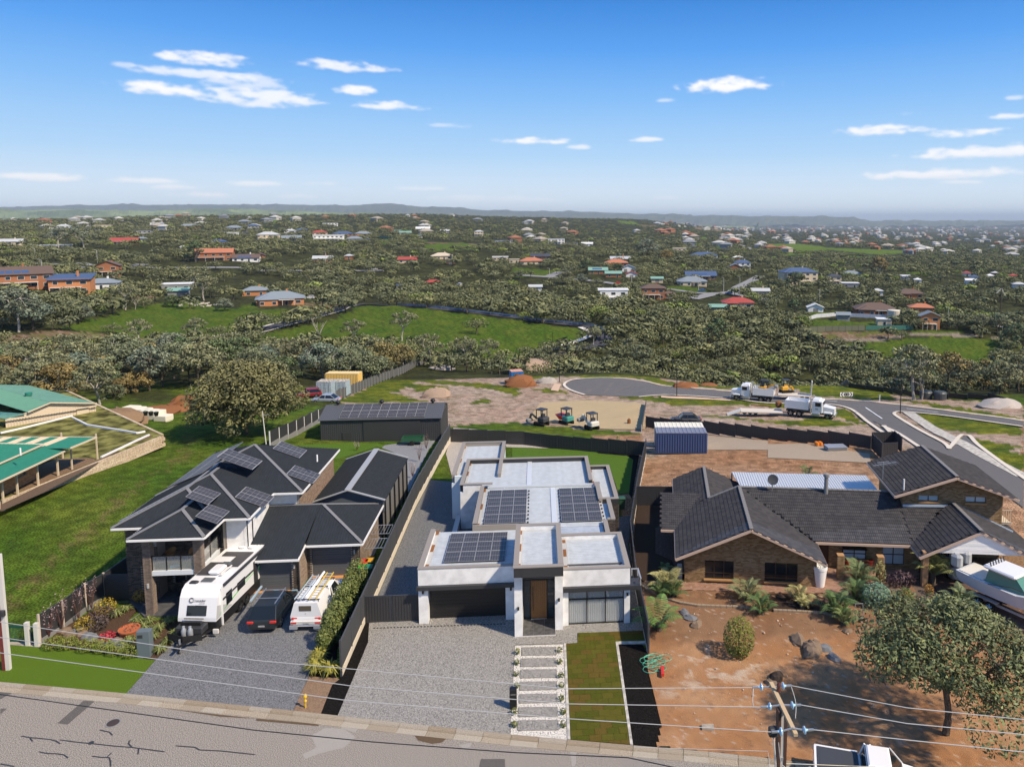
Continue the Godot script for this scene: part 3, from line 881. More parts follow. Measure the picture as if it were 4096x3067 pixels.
	sheet("portico_tiles_base",[U(-1.2,-46.4),U(0.9,-46.4),U(0.9,-44.25),U(-1.2,-44.25)],M.light_grey,0.115)
	sheet("drive_mulch_bed",[U(-11.41,-46.79),U(-11.11,-46.68),U(-10.68,-44.48),U(-10.73,-37.56),U(-11.63,-37.83),U(-11.67,-38.92),U(-11.72,-40.31),U(-11.45,-40.89),U(-11.51,-41.06)],M.mulch,0.09)
	sheet("white_pebble_bed",[U(-1.61,-43.37),U(1.34,-43.28),U(1.24,-34.82),U(-1.61,-35.42)],M.white_stones,0.09)
	var slabs := Node3D.new()
	slabs.name = "stepping_path"
	add_child(slabs)
	slabs.set_meta("kind","structure")
	for e in [[U(-1.2,-43.09),U(0.89,-42.96),U(0.88,-42.13),U(-1.2,-42.25)],[U(-1.22,-41.93),U(0.88,-41.81),U(0.87,-41.02),U(-1.22,-41.12)],[U(-1.23,-40.82),U(0.87,-40.71),U(0.87,-39.93),U(-1.23,-40.04)],[U(-1.24,-39.68),U(0.86,-39.57),U(0.85,-38.83),U(-1.23,-38.93)],[U(-1.24,-38.59),U(0.85,-38.45),U(0.85,-37.71),U(-1.24,-37.83)],[U(-1.25,-37.48),U(0.84,-37.34),U(0.83,-36.6),U(-1.25,-36.72)],[U(-1.26,-36.43),U(0.84,-36.29),U(0.83,-35.54),U(-1.26,-35.68)]]:
		var b := B()
		b.prism(e,0.05,0.14)
		pt("stepping_slab",b,M.aggregate,slabs)
	sheet("concrete_edging",[U(1.36,-43.3),U(1.5,-43.3),U(1.4,-34.79),U(1.25,-34.82)],M.pale_concrete,0.13)
	sheet("bed_edging",[U(4.55,-43.24),U(6.43,-43.17),U(6.41,-42.93),U(4.7,-42.96),U(4.48,-34.14),U(4.34,-34.19)],M.pale_concrete,0.13)
	sheet("black_mulch_bed",[U(4.7,-42.94),U(6.15,-42.82),U(6.37,-41.74),U(6.12,-40.71),U(6.07,-38.65),U(6.11,-36.49),U(6.16,-35.67),U(5.67,-33.99),U(4.49,-34.13)],M.mulch,0.11)
	# turf laid in rolls, the seams still showing
	var tf := Node3D.new()
	tf.name = "turf"
	add_child(tf)
	tf.set_meta("kind","structure")
	var edge := PackedVector2Array([U(2.28,-44.41),U(6.45,-44.33),U(6.4,-43.19),U(4.54,-43.24),U(4.32,-34.2),U(1.42,-34.79),U(1.52,-43.29),U(2.2,-43.3)])
	var tm := []
	for i in 4:
		tm.append(bump(mt("turf_%d" % i,0.135 + 0.022 * i,0.145 + 0.010 * (i % 3),0.022 + 0.004 * i,0.9,0,"grain",2.0),"fine",4.0))
	var tr: Rect2 = poly(Array(edge))[0]
	for j in 26:
		for i in 12:
			var x := tr.position.x - 0.3 + (i + 0.5 * (j % 2)) * 0.62
			var z := tr.position.y + j * 0.47
			for piece in Geometry2D.intersect_polygons(PackedVector2Array([U(x,z),U(x + 0.605,z),U(x + 0.605,z + 0.455),U(x,z + 0.455)]),edge):
				if poly(piece)[0].get_area() < 0.02:
					continue
				var b := B()
				b.prism(piece,0.05,0.115 + rng.randf() * 0.015)
				pt("turf_roll",b,tm[rng.randi() % 4],tf)
	sheet("turf_soil",Array(edge),M.soil_brown,0.095)
	sheet("backyard_gravel",[U(-11.08,-86.86),U(-11.94,-102.29),U(-3.81,-100.85)] + [U(7.79,-95.85),U(6.85,-90.53),U(-3.46,-90.97)] + [U(-4.19,-91.04),U(-4.46,-93.84),U(-9.69,-93.28),U(-9.27,-76.98)],mt("white_gravel",0.62,0.57,0.52,0.95,0,"fine",5.0),0.04,1.2)
	sheet("back_lawn",[U(-3.45,-90.7),U(6.68,-90.25),U(6.99,-87.4),U(10.27,-85.57),U(10.73,-83.2),U(8.54,-69.01),U(7.53,-68.72),U(7.73,-80.73),U(5.44,-81.1),U(5.62,-85.14),U(-3.25,-84.94)],M.lawn_bright,0.06,1.2)
	sheet("back_mulch",[U(7.82,-95.84),U(12.99,-92.34),U(11.36,-83.21),U(9.27,-71.15),U(8.57,-67.07),U(8.49,-68.77),U(10.75,-83.19),U(10.31,-85.7),U(7,-87.54),U(6.73,-90.32)],M.mulch,0.05,1.2)
	# beside and before the brown house
	red_earth()
	sheet("side_garden_soil",[U(8.93,-65.34),U(11.04,-65.17),U(11.03,-59.77),U(10.29,-50.5),U(8.33,-48.38),U(7.36,-50.6),U(6.71,-53.32)],mt("dark_soil",0.065,0.045,0.035,0.95,0,"grain",3.0),0.13)
	sheet("side_paving",[U(9.67,-59.88),U(10.19,-60.08),U(11.73,-59.83),U(11.13,-54.74),U(10.28,-50.44),U(10.08,-51.6),U(9.96,-53.85),U(8.92,-55.13)],mt("path_brown",0.13,0.09,0.075,0.9,0,"soft",2.0),0.15)
	sheet("brown_driveway",[U(27.26,-49.38),U(27.71,-48.07),U(27.51,-46.79),U(27.76,-44.41),U(31.58,-40.82),U(38.53,-50.34),U(28.1,-50.98)],mt("brown_paving",0.19,0.125,0.10,0.9,0,"fine",4.0),0.15)
	sheet("carport_floor",[U(28.12,-51.02),U(37.69,-50.45),U(40.07,-53.78),U(29.8,-54.22)],mt("carport_paving",0.30,0.19,0.11,0.9,0,"soft",2.0),0.14)
	sheet("planting_soil",[U(15.73,-48.28),U(19.64,-47.92),U(19.2,-46.55),U(20.05,-45.87),U(18.51,-45.41),U(15.02,-46)],M.dark_soil,0.14)
	sheet("grey_soil",[U(21.06,-48.29),U(22.1,-49.55),U(27.09,-49.31),U(27.72,-48.4),U(27.52,-47.27),U(27.09,-46.05),U(24.22,-45.23),U(22.05,-45.71),U(20.92,-46.41)],mt("garden_soil",0.20,0.145,0.115,0.95,0,"grain",3.0),0.14)
	var pv := thing("brick_paving","red brown brick paved path along the front of the brown brick house","paving")
	pv.remove_meta("label"); pv.remove_meta("category")
	pv.set_meta("kind","structure")
	var area: Array = [U(10.09,-50.34),U(16.06,-49.34)] + [U(19.37,-48.96),U(20.4,-51.66),U(28.03,-50.93),U(27.21,-49.39),U(21.11,-48.42),U(20.67,-45.82),U(20.81,-44.37),U(20.25,-44.13),U(19.83,-45.74),U(19.24,-46.54),U(19.68,-47.98),U(15.76,-48.37)] + [U(15.77,-48.4),U(9.79,-49.23)]
	var b2 := B()
	b2.prism(area,0.0,0.15)
	pt("bedding",b2,mt("bedding",0.10,0.06,0.045),pv)
	var one := B()
	one.box(V0,V(0.22,0.04,0.105))
	var pl := []
	var tn := []
	var pg := poly(area)
	var rr: Rect2 = pg[0]
	for j in int(rr.size.y / 0.115):
		for i in int(rr.size.x / 0.23):
			var p := rr.position + U((i + 0.5 * (j % 2)) * 0.23,j * 0.115)
			if Geometry2D.is_point_in_polygon(p,pg[1]):
				pl.append(Transform3D(Basis(),V(p.x,0.142 + rng.randf() * 0.006,p.y)))
				tn.append(Color(0.27,0.15,0.105).lerp(Color(0.36,0.23,0.17),rng.randf()))
	many("paver",one.mesh(),M.brick,pl,tn,pv)

func red_earth() -> void:                             # the bare yard on the right: bulldozed earth with ruts, pale clay washes and crumbs
	var b := B()
	b.tint = true
	var edge: Array = [U(7.12,-50.54)] + [U(6.34,-41.86),U(6.09,-40.71),U(6.07,-38.65),U(6.11,-36.49),U(6.17,-35.67),U(5.65,-33.97),U(8.11,-33.36),U(10.86,-32.7)] + [U(14.48,-31.71),U(22,-29.93)] + [U(44,-32.5),U(44,-46),U(10,-51.5)]
	var pg := poly(edge)
	var washes := [[[U(7.38,-41.42),U(8.4,-41.27),U(8.84,-40.71),U(9.78,-40.92),U(10.28,-42.14),U(10.09,-42.28),U(9.64,-41.23),U(8.9,-41),U(8.42,-41.39)],0.75],[[U(9.63,-39.97),U(10.06,-40.04),U(10.15,-39.59),U(10.91,-39.64),U(12,-39.88),U(13.32,-40.57),U(13.22,-40.24),U(11.91,-39.56),U(11.56,-39.04),U(11.9,-38.38),U(12.36,-37.93),U(11.25,-38.43),U(10.5,-38.6),U(9.56,-39.1),U(9.47,-39.54)],0.85],[[U(8.19,-39.54),U(8.61,-39.61),U(8.73,-38.96),U(8.92,-38.31),U(9.39,-38.9),U(9.41,-38.58),U(8.86,-38.01),U(8.3,-38.16),U(7.89,-38.71),U(7.82,-39.03)],0.6],[[U(6.36,-38.53),U(7.3,-38.35),U(7.28,-37.54),U(6.26,-37.53)],0.4],[[U(6.85,-34.57),U(7.21,-34.62),U(6.85,-33.99),U(6.51,-34.02)],0.6],[[U(10.32,-35.32),U(11.54,-34.87),U(10.85,-34.84)],0.5],[[U(17.02,-33.47),U(17.85,-33.32),U(18.91,-32.5),U(18.14,-32.73)],0.5],[[U(12.4,-34.19),U(13.1,-33.8),U(12.72,-33.75)],0.6]]
	var wp := []
	for w in washes:
		var q := poly(w[0])
		wp.append([q[0],q[1],w[1]])
	var s := 0.16
	var r: Rect2 = pg[0]
	var nx := int(r.size.x / s)
	var nz := int(r.size.y / s)
	var cols := []
	var hs := []
	for j in nz + 1:
		for i in nx + 1:
			var p := r.position + U(i,j) * s
			var a := fn.get_noise_2d(p.x * 0.22,p.y * 0.22)
			var c := fn.get_noise_2d(p.x * 1.1,p.y * 1.1)
			var e := fn.get_noise_2d(p.x * 3.1,p.y * 3.1)
			var k := Color(0.46,0.232,0.112).lerp(Color(0.57,0.34,0.19),clampf(0.35 + 0.9 * a + 0.3 * c,0,1))
			k = k.lerp(Color(0.22,0.125,0.075),clampf(1.3 * c - 0.35 + 0.6 * e,0,0.65))
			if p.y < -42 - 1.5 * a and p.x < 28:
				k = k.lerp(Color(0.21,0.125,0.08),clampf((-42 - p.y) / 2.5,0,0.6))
			for w in wp:
				var jit := p + U(e,c) * 0.35
				if w[0].has_point(jit) and Geometry2D.is_point_in_polygon(jit,w[1]):
					k = k.lerp(Color(0.70,0.58,0.46),w[2] * clampf(0.7 + c,0.2,1))
			if e > 0.52:
				k = k.lerp(Color(0.66,0.55,0.44),0.6)
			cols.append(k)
			var rut := 0.05 * sin((p.x * 0.8 + p.y * 0.6) * 9.0) * clampf(2.0 * fn.get_noise_2d(p.x * 0.3 + 50,p.y * 0.3) - 0.5,0,1)
			hs.append(0.12 + 0.05 * a + 0.05 * c + 0.03 * e + rut)
	for j in nz:
		for i in nx:
			var p := r.position + U(i,j) * s
			if not Geometry2D.is_point_in_polygon(p + U(s,s) / 2,pg[1]):
				continue
			var ids := [j * (nx + 1) + i,j * (nx + 1) + i + 1,(j + 1) * (nx + 1) + i + 1,(j + 1) * (nx + 1) + i]
			var q := []
			for n in 4:
				q.append(V(p.x + (s if n in [1,2] else 0.0),hs[ids[n]],p.y + (s if n > 1 else 0.0)))
			for tri in [[0,1,2],[0,2,3]]:
				for n in tri:
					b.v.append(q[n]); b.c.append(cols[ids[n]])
	var m := mt("earth",1,1,1,0.95,0,"grain",2.6)
	m.vertex_color_use_as_albedo = true
	bump(m,"grain",2.0)
	pm("red_earth",b.mesh(true),m).set_meta("kind","structure")
	# loose stones and clods
	var st := B()
	st.blob(V0,V(1,0.7,0.8),6,0.25,rng)
	var pl := []
	var tn := []
	for i in 900:
		var p := U(rng.randf_range(7,42),rng.randf_range(-50,-32.5))
		if not Geometry2D.is_point_in_polygon(p,pg[1]):
			continue
		var f := fn.get_noise_2d(p.x * 0.35 + 7,p.y * 0.35)
		if f < -0.05:
			continue
		var z := 0.025 + 0.06 * pow(rng.randf(),4)
		pl.append(Transform3D(Basis(UP,rng.randf() * 6).scaled(V(z,z * 0.8,z)),V(p.x,0.15,p.y)))
		tn.append(Color(0.30,0.18,0.11).lerp(Color(0.62,0.52,0.42),rng.randf()))
	many("loose_stones",st.mesh(),M.brick,pl,tn)

func roads() -> void:
	# cul-de-sac above the work site, with its turning circle
	var cul: Array = [V(8.47,-5.86,-132.94),V(6.95,-6.06,-136.18),V(5.8,-6.27,-139.57),V(5.19,-6.62,-144.17),V(5.43,-6.87,-147.36),V(6.25,-7.09,-150.26),V(7.8,-7.27,-152.62),V(10.79,-7.36,-153.93),V(13.75,-7.38,-154.11),V(16.88,-7.42,-153.58),V(19.89,-7.45,-152.11),V(21.76,-7.35,-149.84),V(23.11,-7.04,-146.15),V(24.23,-6.72,-143.03),V(27.02,-6.3,-139.46),V(32.04,-6.16,-136.66),V(36.14,-6.01,-133.56),V(41.67,-5.87,-130.69)] + [V(41.4,-5.72,-127.82),V(48.78,-5.59,-125.38),V(55.22,-5.26,-121.83),V(58.43,-4.73,-117.43),V(61.57,-3.85,-110.68),V(63.99,-2.88,-103.65),V(67.42,-2.12,-96.45),V(64.98,-1.8,-92.89),V(62.62,-2.22,-97.22),V(59.79,-3.1,-104.17),V(58.02,-3.61,-107.58),V(56.29,-3.92,-109.63),V(55.18,-3.95,-109.46),V(53.94,-3.77,-107.53),V(52.52,-3.18,-102.18),V(50.49,-2.16,-93.41),V(48.96,-1.22,-85),V(48.16,-0.95,-81.57)] + [V(54.24,-1.52,-88.85),V(52.28,-1,-83.39),V(50.43,-0.6,-76.64),V(48.55,-0.16,-68.91),V(43.59,0,-61.64),V(44.27,-0.06,-67.03),V(45.76,-0.38,-72.55),V(45.12,-0.94,-80.66),V(47.34,-2.1,-91.93),V(48.07,-2.93,-98.71),V(49.06,-3.6,-104.09)] + [V(45.19,-1.91,-89.82),V(47.6,-3.25,-100.96),V(49.58,-4.13,-109.23),V(50.52,-4.67,-114.8),V(49.79,-5.05,-118.66),V(47.28,-5.25,-120.42),V(39.12,-5.42,-122.6)] + [V(34.31,-5.62,-126.72),V(26.4,-5.79,-130.71),V(22.31,-5.82,-131.62),V(19.2,-5.75,-130.69),V(17.62,-5.7,-129.89),V(13.8,-5.76,-131.19)]
	var pts := []
	for p in cul:
		pts.append(U(p.x,p.z))
	var b := B()
	drape(b,pts,2.0,0.07)
	var road := ground("cul_de_sac",b,M.new_asphalt)
	var k := B()
	strip(k,curve([V(8.47,-5.86,-132.94),V(6.95,-6.06,-136.18),V(5.8,-6.27,-139.57),V(5.19,-6.62,-144.17),V(5.43,-6.87,-147.36),V(6.25,-7.09,-150.26),V(7.8,-7.27,-152.62),V(10.79,-7.36,-153.93),V(13.75,-7.38,-154.11),V(16.88,-7.42,-153.58),V(19.89,-7.45,-152.11),V(21.76,-7.35,-149.84),V(23.11,-7.04,-146.15),V(24.23,-6.72,-143.03),V(27.02,-6.3,-139.46),V(32.04,-6.16,-136.66),V(36.14,-6.01,-133.56),V(41.67,-5.87,-130.69)] + [V(41.4,-5.72,-127.82),V(48.78,-5.59,-125.38),V(55.22,-5.26,-121.83),V(58.43,-4.73,-117.43),V(61.57,-3.85,-110.68),V(63.99,-2.88,-103.65),V(67.42,-2.12,-96.45)],4),-0.55,0.0,0.16)
	strip(k,curve([V(17.62,-5.7,-129.89),V(19.2,-5.75,-130.69),V(22.31,-5.82,-131.62),V(26.4,-5.79,-130.71),V(34.31,-5.62,-126.72)] + [V(39.12,-5.42,-122.6),V(47.28,-5.25,-120.42),V(49.79,-5.05,-118.66),V(50.52,-4.67,-114.8),V(49.58,-4.13,-109.23),V(47.6,-3.25,-100.96),V(45.19,-1.91,-89.82)] + [V(48.07,-2.93,-98.71),V(47.34,-2.1,-91.93),V(45.12,-0.94,-80.66),V(45.76,-0.38,-72.55),V(44.27,-0.06,-67.03)],4),0.0,0.5,0.16)
	strip(k,curve([V(64.98,-1.8,-92.89),V(62.62,-2.22,-97.22),V(59.79,-3.1,-104.17),V(58.02,-3.61,-107.58),V(56.29,-3.92,-109.63),V(55.18,-3.95,-109.46),V(53.94,-3.77,-107.53),V(52.52,-3.18,-102.18),V(50.49,-2.16,-93.41),V(48.96,-1.22,-85),V(48.16,-0.95,-81.57)] + [V(54.24,-1.52,-88.85),V(52.28,-1,-83.39),V(50.43,-0.6,-76.64),V(48.55,-0.16,-68.91)],4),-0.5,0.0,0.16)
	ground("cul_de_sac_kerb",k,mt("new_kerb",0.66,0.60,0.52,0.9))
	for e in [[V(53.31,-4.7,-115.81),V(50.86,-3.57,-104.54)],[V(57.89,-4.32,-113.55),V(61.21,-3.24,-105.71)],[V(48.97,-5.55,-124.8),V(51.6,-5.34,-122.05)]]:
		var l := B()
		strip(l,e,-0.1,0.1,0.09)
		pt("lane_line",l,M.white_paint,road)
	for e in [[V(8.59,-5.98,-134.77),V(9.71,-6.21,-138.51),V(11.3,-6.44,-141.87),V(12.68,-6.67,-144.8)],[V(11.72,-5.92,-133.83),V(13.05,-6.23,-138.8),V(13.91,-6.54,-143.12),V(14.64,-6.86,-147.08)],[V(13.69,-5.95,-134.24),V(15.97,-6.25,-139.16),V(18.23,-6.57,-142.89)]]:
		var l := B()
		strip(l,e,-0.22,0.22,0.085)
		pt("dust_track",l,mt("dust",0.24,0.22,0.20,0.95,0,"grain",2.0),road)
	var f := B()
	strip(f,curve([V(57.05,-3.81,-108.91),V(52.97,-2.19,-94.41),V(51.87,-1.54,-88.52),V(50.76,-1.04,-83.55)] + [V(53.25,-2.31,-95.48),V(51.98,-1.74,-90.33),V(51.29,-1.16,-84.93),V(50.23,-0.72,-78.69),V(49.33,-0.22,-70.05)],4),-0.8,0.8,0.11)
	ground("footpath",f,M.pale_concrete)
	var sp := B()
	drape(sp,[U(2.98,-146.9),U(4.36,-146.7),U(3.52,-136.85),U(2.14,-138.56)],1.5,0.1)
	drape(sp,[U(21.87,-130.23),U(27.3,-128.9),U(33.7,-125.99),U(33.02,-124.96),U(25.72,-127.32),U(21.62,-128.75)],1.5,0.1)
	ground("new_footpath",sp,mt("sand_concrete",0.60,0.43,0.32,0.9))
	# roads over the grassy spur across the gully
	var r2 := B()
	strip(r2,curve([V(-105.24,-12.5,-243.9),V(-101.92,-12.48,-253.5)] + [V(-96.52,-12.38,-261.3),V(-92.69,-11.88,-272.9),V(-87.43,-11.26,-284.9),V(-83.03,-10.6,-296.6),V(-80.55,-10.16,-304.1),V(-80.74,-10.75,-323.2),V(-80.03,-11.78,-336.5)],5),-3.2,3.2,0.3)
	strip(r2,curve([V(-80.03,-11.78,-336.5),V(-75.84,-12.57,-344.9),V(-59.35,-10.19,-317.5),V(-39.3,-10.16,-303.4),V(-10.42,-12.1,-290.6)] + [V(-1.39,-12.71,-283),V(9.45,-13.19,-277.3),V(16.58,-13.38,-272.8),V(20.5,-13.45,-267.9),V(21.97,-13.5,-260.2),V(22.65,-14.19,-254),V(21.61,-15,-246.7),V(19.33,-15.45,-242.6),V(15.32,-15.71,-239.9),V(9.98,-15.64,-238.9),V(2.47,-15.36,-237.3)],5),-2.6,2.6,0.3)
	ground("spur_road",r2,mt("spur_asphalt",0.085,0.088,0.11,0.8,0,"soft",12.0))
	var k2 := B()
	strip(k2,curve([V(-105.24,-12.5,-243.9),V(-101.92,-12.48,-253.5)] + [V(-96.52,-12.38,-261.3),V(-92.69,-11.88,-272.9),V(-87.43,-11.26,-284.9),V(-83.03,-10.6,-296.6),V(-80.55,-10.16,-304.1),V(-80.74,-10.75,-323.2),V(-80.03,-11.78,-336.5)],5),-4.4,-3.1,0.36)
	strip(k2,curve([V(-105.24,-12.5,-243.9),V(-101.92,-12.48,-253.5)] + [V(-96.52,-12.38,-261.3),V(-92.69,-11.88,-272.9),V(-87.43,-11.26,-284.9),V(-83.03,-10.6,-296.6),V(-80.55,-10.16,-304.1),V(-80.74,-10.75,-323.2)],5),3.1,3.7,0.36)
	strip(k2,curve([V(15.05,-13.39,-268.6),V(17.14,-13.47,-261.8),V(18.4,-13.9,-256.4),V(16.04,-14.46,-251.2),V(12.65,-14.88,-246.7),V(8.19,-15.29,-241.4),V(1.73,-15.22,-238.3)],5),-1.0,1.0,0.4)
	ground("spur_kerb",k2,mt("pale_kerb",0.70,0.66,0.60,0.9))
	# roads among the far houses
	var r3 := B()
	for e in [[V(-285.5,1.39,-446.7),V(-275,0.36,-449.8),V(-265.8,-0.76,-451),V(-253.6,-1.94,-442.7)],[V(-274.9,-0.36,-473.4),V(-260.4,-1.78,-461.6),V(-249.8,-3.32,-476),V(-235.6,-4.49,-488.5),V(-217.4,-4.99,-494.8),V(-183.42,-5.86,-501.8)],[V(-179.36,-6.62,-490.5),V(-155.92,-7.92,-507.5),V(-130.11,-9.21,-524.2),V(-108.2,-9.84,-531.5)],[V(-18.05,-11.9,-513.5),V(13.21,-12.75,-496.2),V(34.79,-13.37,-473.8),V(54.14,-14.26,-448.8),V(73.76,-15.22,-438.4),V(91.38,-16.56,-422.5),V(105.19,-17.43,-423.2)],[V(5.52,-12.73,-496.6),V(17.71,-11.44,-538.4),V(21.75,-10.96,-556)],[V(82.29,-16.58,-391.9),V(102.11,-17.2,-424.6),V(114.55,-17.78,-432.8),V(128.64,-17.73,-469.1),V(148.98,-17.81,-513.2),V(172.5,-17.86,-566)],[V(111.5,-17.5,-437.4),V(115.85,-18.07,-422.1),V(128.52,-18.95,-407.2)],[V(336.4,-12.55,-1369.1),V(351.8,-14.82,-1335.8),V(321.6,-15.55,-1150.5),V(298.2,-16.26,-1013.4)],[V(453.3,-21.43,-843.1),V(717.1,-28.73,-1311.1),V(892.3,-33.87,-1622)],[V(-249.1,-3.4,-477.2),V(-253.1,-2.85,-501.4)]]:
		strip(r3,e,-3.6,3.6,0.4)
	ground("suburb_road",r3,mt("far_asphalt",0.25,0.25,0.26,0.9))
	var r4 := B()
	strip(r4,[V(203.3,-20.97,-312),V(206.1,-21.2,-308),V(206.5,-22.12,-298.8)],-4,4,0.4)
	ground("gravel_road",r4,mt("pale_gravel",0.52,0.46,0.40,0.95))
	for e in [[V(-285.5,1.39,-446.7),V(-275,0.36,-449.8),V(-265.8,-0.76,-451),V(-253.6,-1.94,-442.7)],[V(-18.05,-11.9,-513.5),V(13.21,-12.75,-496.2),V(34.79,-13.37,-473.8),V(54.14,-14.26,-448.8),V(73.76,-15.22,-438.4),V(91.38,-16.56,-422.5),V(105.19,-17.43,-423.2)],[V(82.29,-16.58,-391.9),V(102.11,-17.2,-424.6),V(114.55,-17.78,-432.8),V(128.64,-17.73,-469.1),V(148.98,-17.81,-513.2),V(172.5,-17.86,-566)],[V(-274.9,-0.36,-473.4),V(-260.4,-1.78,-461.6),V(-249.8,-3.32,-476),V(-235.6,-4.49,-488.5),V(-217.4,-4.99,-494.8),V(-183.42,-5.86,-501.8)],[V(336.4,-12.55,-1369.1),V(351.8,-14.82,-1335.8),V(321.6,-15.55,-1150.5),V(298.2,-16.26,-1013.4)]]:
		for i in e.size() - 1:
			for j in 12:
				var c: Vector3 = e[i].lerp(e[i + 1],j / 12.0)
				YARDS.append(V(c.x,c.z,6.0))

func roof(parent: Node3D,faces: Array,m: Material,th := 0.06,pitch := 0.0,rw := 0.05,rh := 0.03,called := "roof") -> MeshInstance3D:
	var b := B()
	for f in faces:
		b.slab(f,th)
		if pitch > 0:
			var n: Vector3 = (f[1] - f[0]).cross(f[2] - f[0]).normalized()
			if n.y < 0:
				n = -n
			b.ribs(f,V(n.x,0,n.z) * n.y - UP * (n.x * n.x + n.z * n.z) if n.y < 0.9999 else Vector3.RIGHT,pitch,rw,rh)
	return pw(called,b,m,parent)

func hip(x0: float,x1: float,z0: float,z1: float,y: float,pitch: float) -> Array:   # z0 in front; the faces of a hip roof over a rectangle
	var w := (x1 - x0) / 2
	var d := (z0 - z1) / 2
	var h := minf(w,d)
	var yt := y + h * pitch
	var a := V(x0,y,z0)
	var b := V(x1,y,z0)
	var c := V(x1,y,z1)
	var e := V(x0,y,z1)
	if d >= w:
		var p := V(x0 + w,yt,z0 - h)
		var q := V(x0 + w,yt,z1 + h)
		return [[a,b,p],[b,c,q,p],[c,e,q],[e,a,p,q]]
	var p2 := V(x0 + h,yt,z0 - d)
	var q2 := V(x1 - h,yt,z0 - d)
	return [[a,b,q2,p2],[b,c,q2],[c,e,p2,q2],[e,a,p2]]

func caps(b: MB,lines: Array,w := 0.22) -> void:
	for l in lines:
		b.bar(l[0] + UP * 0.03,l[1] + UP * 0.03,w,0.05)

func solar(parent: Node3D,o: Vector3,u: Vector3,v: Vector3,nu: int,nv: int,lift := 0.12) -> void:   # nu x nv panels over the corner o and the edges u, v
	var n := u.cross(v).normalized()
	if n.y < 0:
		n = -n
	for i in nu:
		for j in nv:
			var c := o + u * ((i + 0.5) / nu) + v * ((j + 0.5) / nv) + n * lift
			var hu := u / nu / 2 * 0.985
			var hv := v / nv / 2 * 0.985
			var b := B()
			b.cube(c,hu,n * 0.02,hv)
			var p := pw("solar_panel",b,M.solar,parent)
			b = B()
			for e in [[-1,1],[1,1]]:
				b.cube(c + hu * 0.98 * e[0] + n * 0.021,hu * 0.02,n * 0.004,hv)
				b.cube(c + hv * 0.98 * e[0] + n * 0.021,hu,n * 0.004,hv * 0.02)
			b.cube(c + n * 0.021,hu,n * 0.003,hv * 0.012)
			for k in 5:
				b.cube(c + hu * (-0.66 + 0.33 * k) + n * 0.0205,hu * 0.006,n * 0.002,hv)
			pt("panel_frame",b,M.solar_line,p)

func bricks(parent: Node3D,a: Vector2,b: Vector2,y0: float,y1: float,holes: Array,c0: Color,c1: Color,shape := [],called := "bricks") -> void:
	var d := (b - a).normalized()
	var out := -U(d.y,-d.x)
	var len := a.distance_to(b)
	var one := B()
	one.box(V0,V(0.228,0.074,0.03))
	var pl := []
	var tn := []
	var pg := PackedVector2Array(shape)
	var yaw := atan2(-d.y,d.x)
	var basis := Basis(UP,yaw)
	for j in int((y1 - y0) / 0.086):
		var v := y0 + 0.043 + j * 0.086
		var u := 0.12 if j % 2 else 0.0
		while u < len + 0.1:
			var us := clampf(u,0.06,len - 0.06)
			var ok := true
			for h in holes:
				ok = ok and not (us > h[0] - 0.05 and us < h[2] + 0.05 and v > h[1] and v < h[3])
			if ok and shape:
				ok = Geometry2D.is_point_in_polygon(U(us,v),pg)
			if ok:
				var p := a + d * us + out * 0.002
				pl.append(Transform3D(basis,V(p.x,v,p.y) - parent.position))
				tn.append(c0.lerp(c1,rng.randf()))
			u += 0.24
	if pl:
		many(called,one.mesh(),M.brick,pl,tn,parent)

func window(parent: Node3D,a: Vector2,b: Vector2,u0: float,v0: float,u1: float,v1: float,nx: int,ny: int,frame: Material,glass: Material,curtain: Material = null,deep := 0.09) -> MeshInstance3D:
	var d := (b - a).normalized()
	var inn := U(d.y,-d.x)
	var x := V(d.x,0,d.y)
	var z := V(inn.x,0,inn.y)
	var at := func(u: float,v: float,k: float) -> Vector3: return V(a.x,0,a.y) + x * u + UP * v + z * k
	var f := B()
	for i in nx + 1:
		f.cube(at.call(lerpf(u0,u1,float(i) / nx),(v0 + v1) / 2,deep),x * 0.03,UP * (v1 - v0) / 2,z * 0.035)
	for j in ny + 1:
		f.cube(at.call((u0 + u1) / 2,lerpf(v0,v1,float(j) / ny),deep),x * (u1 - u0) / 2,UP * 0.03,z * 0.033)
	var w := pw("window",f,frame,parent)
	for i in nx:
		for j in ny:
			var g := B()
			g.cube(at.call(lerpf(u0,u1,(i + 0.5) / nx),lerpf(v0,v1,(j + 0.5) / ny),deep + 0.01),x * ((u1 - u0) / nx / 2 - 0.03),UP * ((v1 - v0) / ny / 2 - 0.03),z * 0.008)
			pt("pane",g,glass,w)
	if curtain:
		var c := B()
		var n := int((u1 - u0) / 0.06)
		for i in n:
			var k := 0.03 * (i % 2)
			c.q(at.call(lerpf(u0,u1,float(i) / n),v0,deep + 0.1 + k),at.call(lerpf(u0,u1,(i + 1.0) / n),v0,deep + 0.13 - k),at.call(lerpf(u0,u1,(i + 1.0) / n),v1,deep + 0.13 - k),at.call(lerpf(u0,u1,float(i) / n),v1,deep + 0.1 + k))
		pt("curtain",c,curtain,w)
	return w

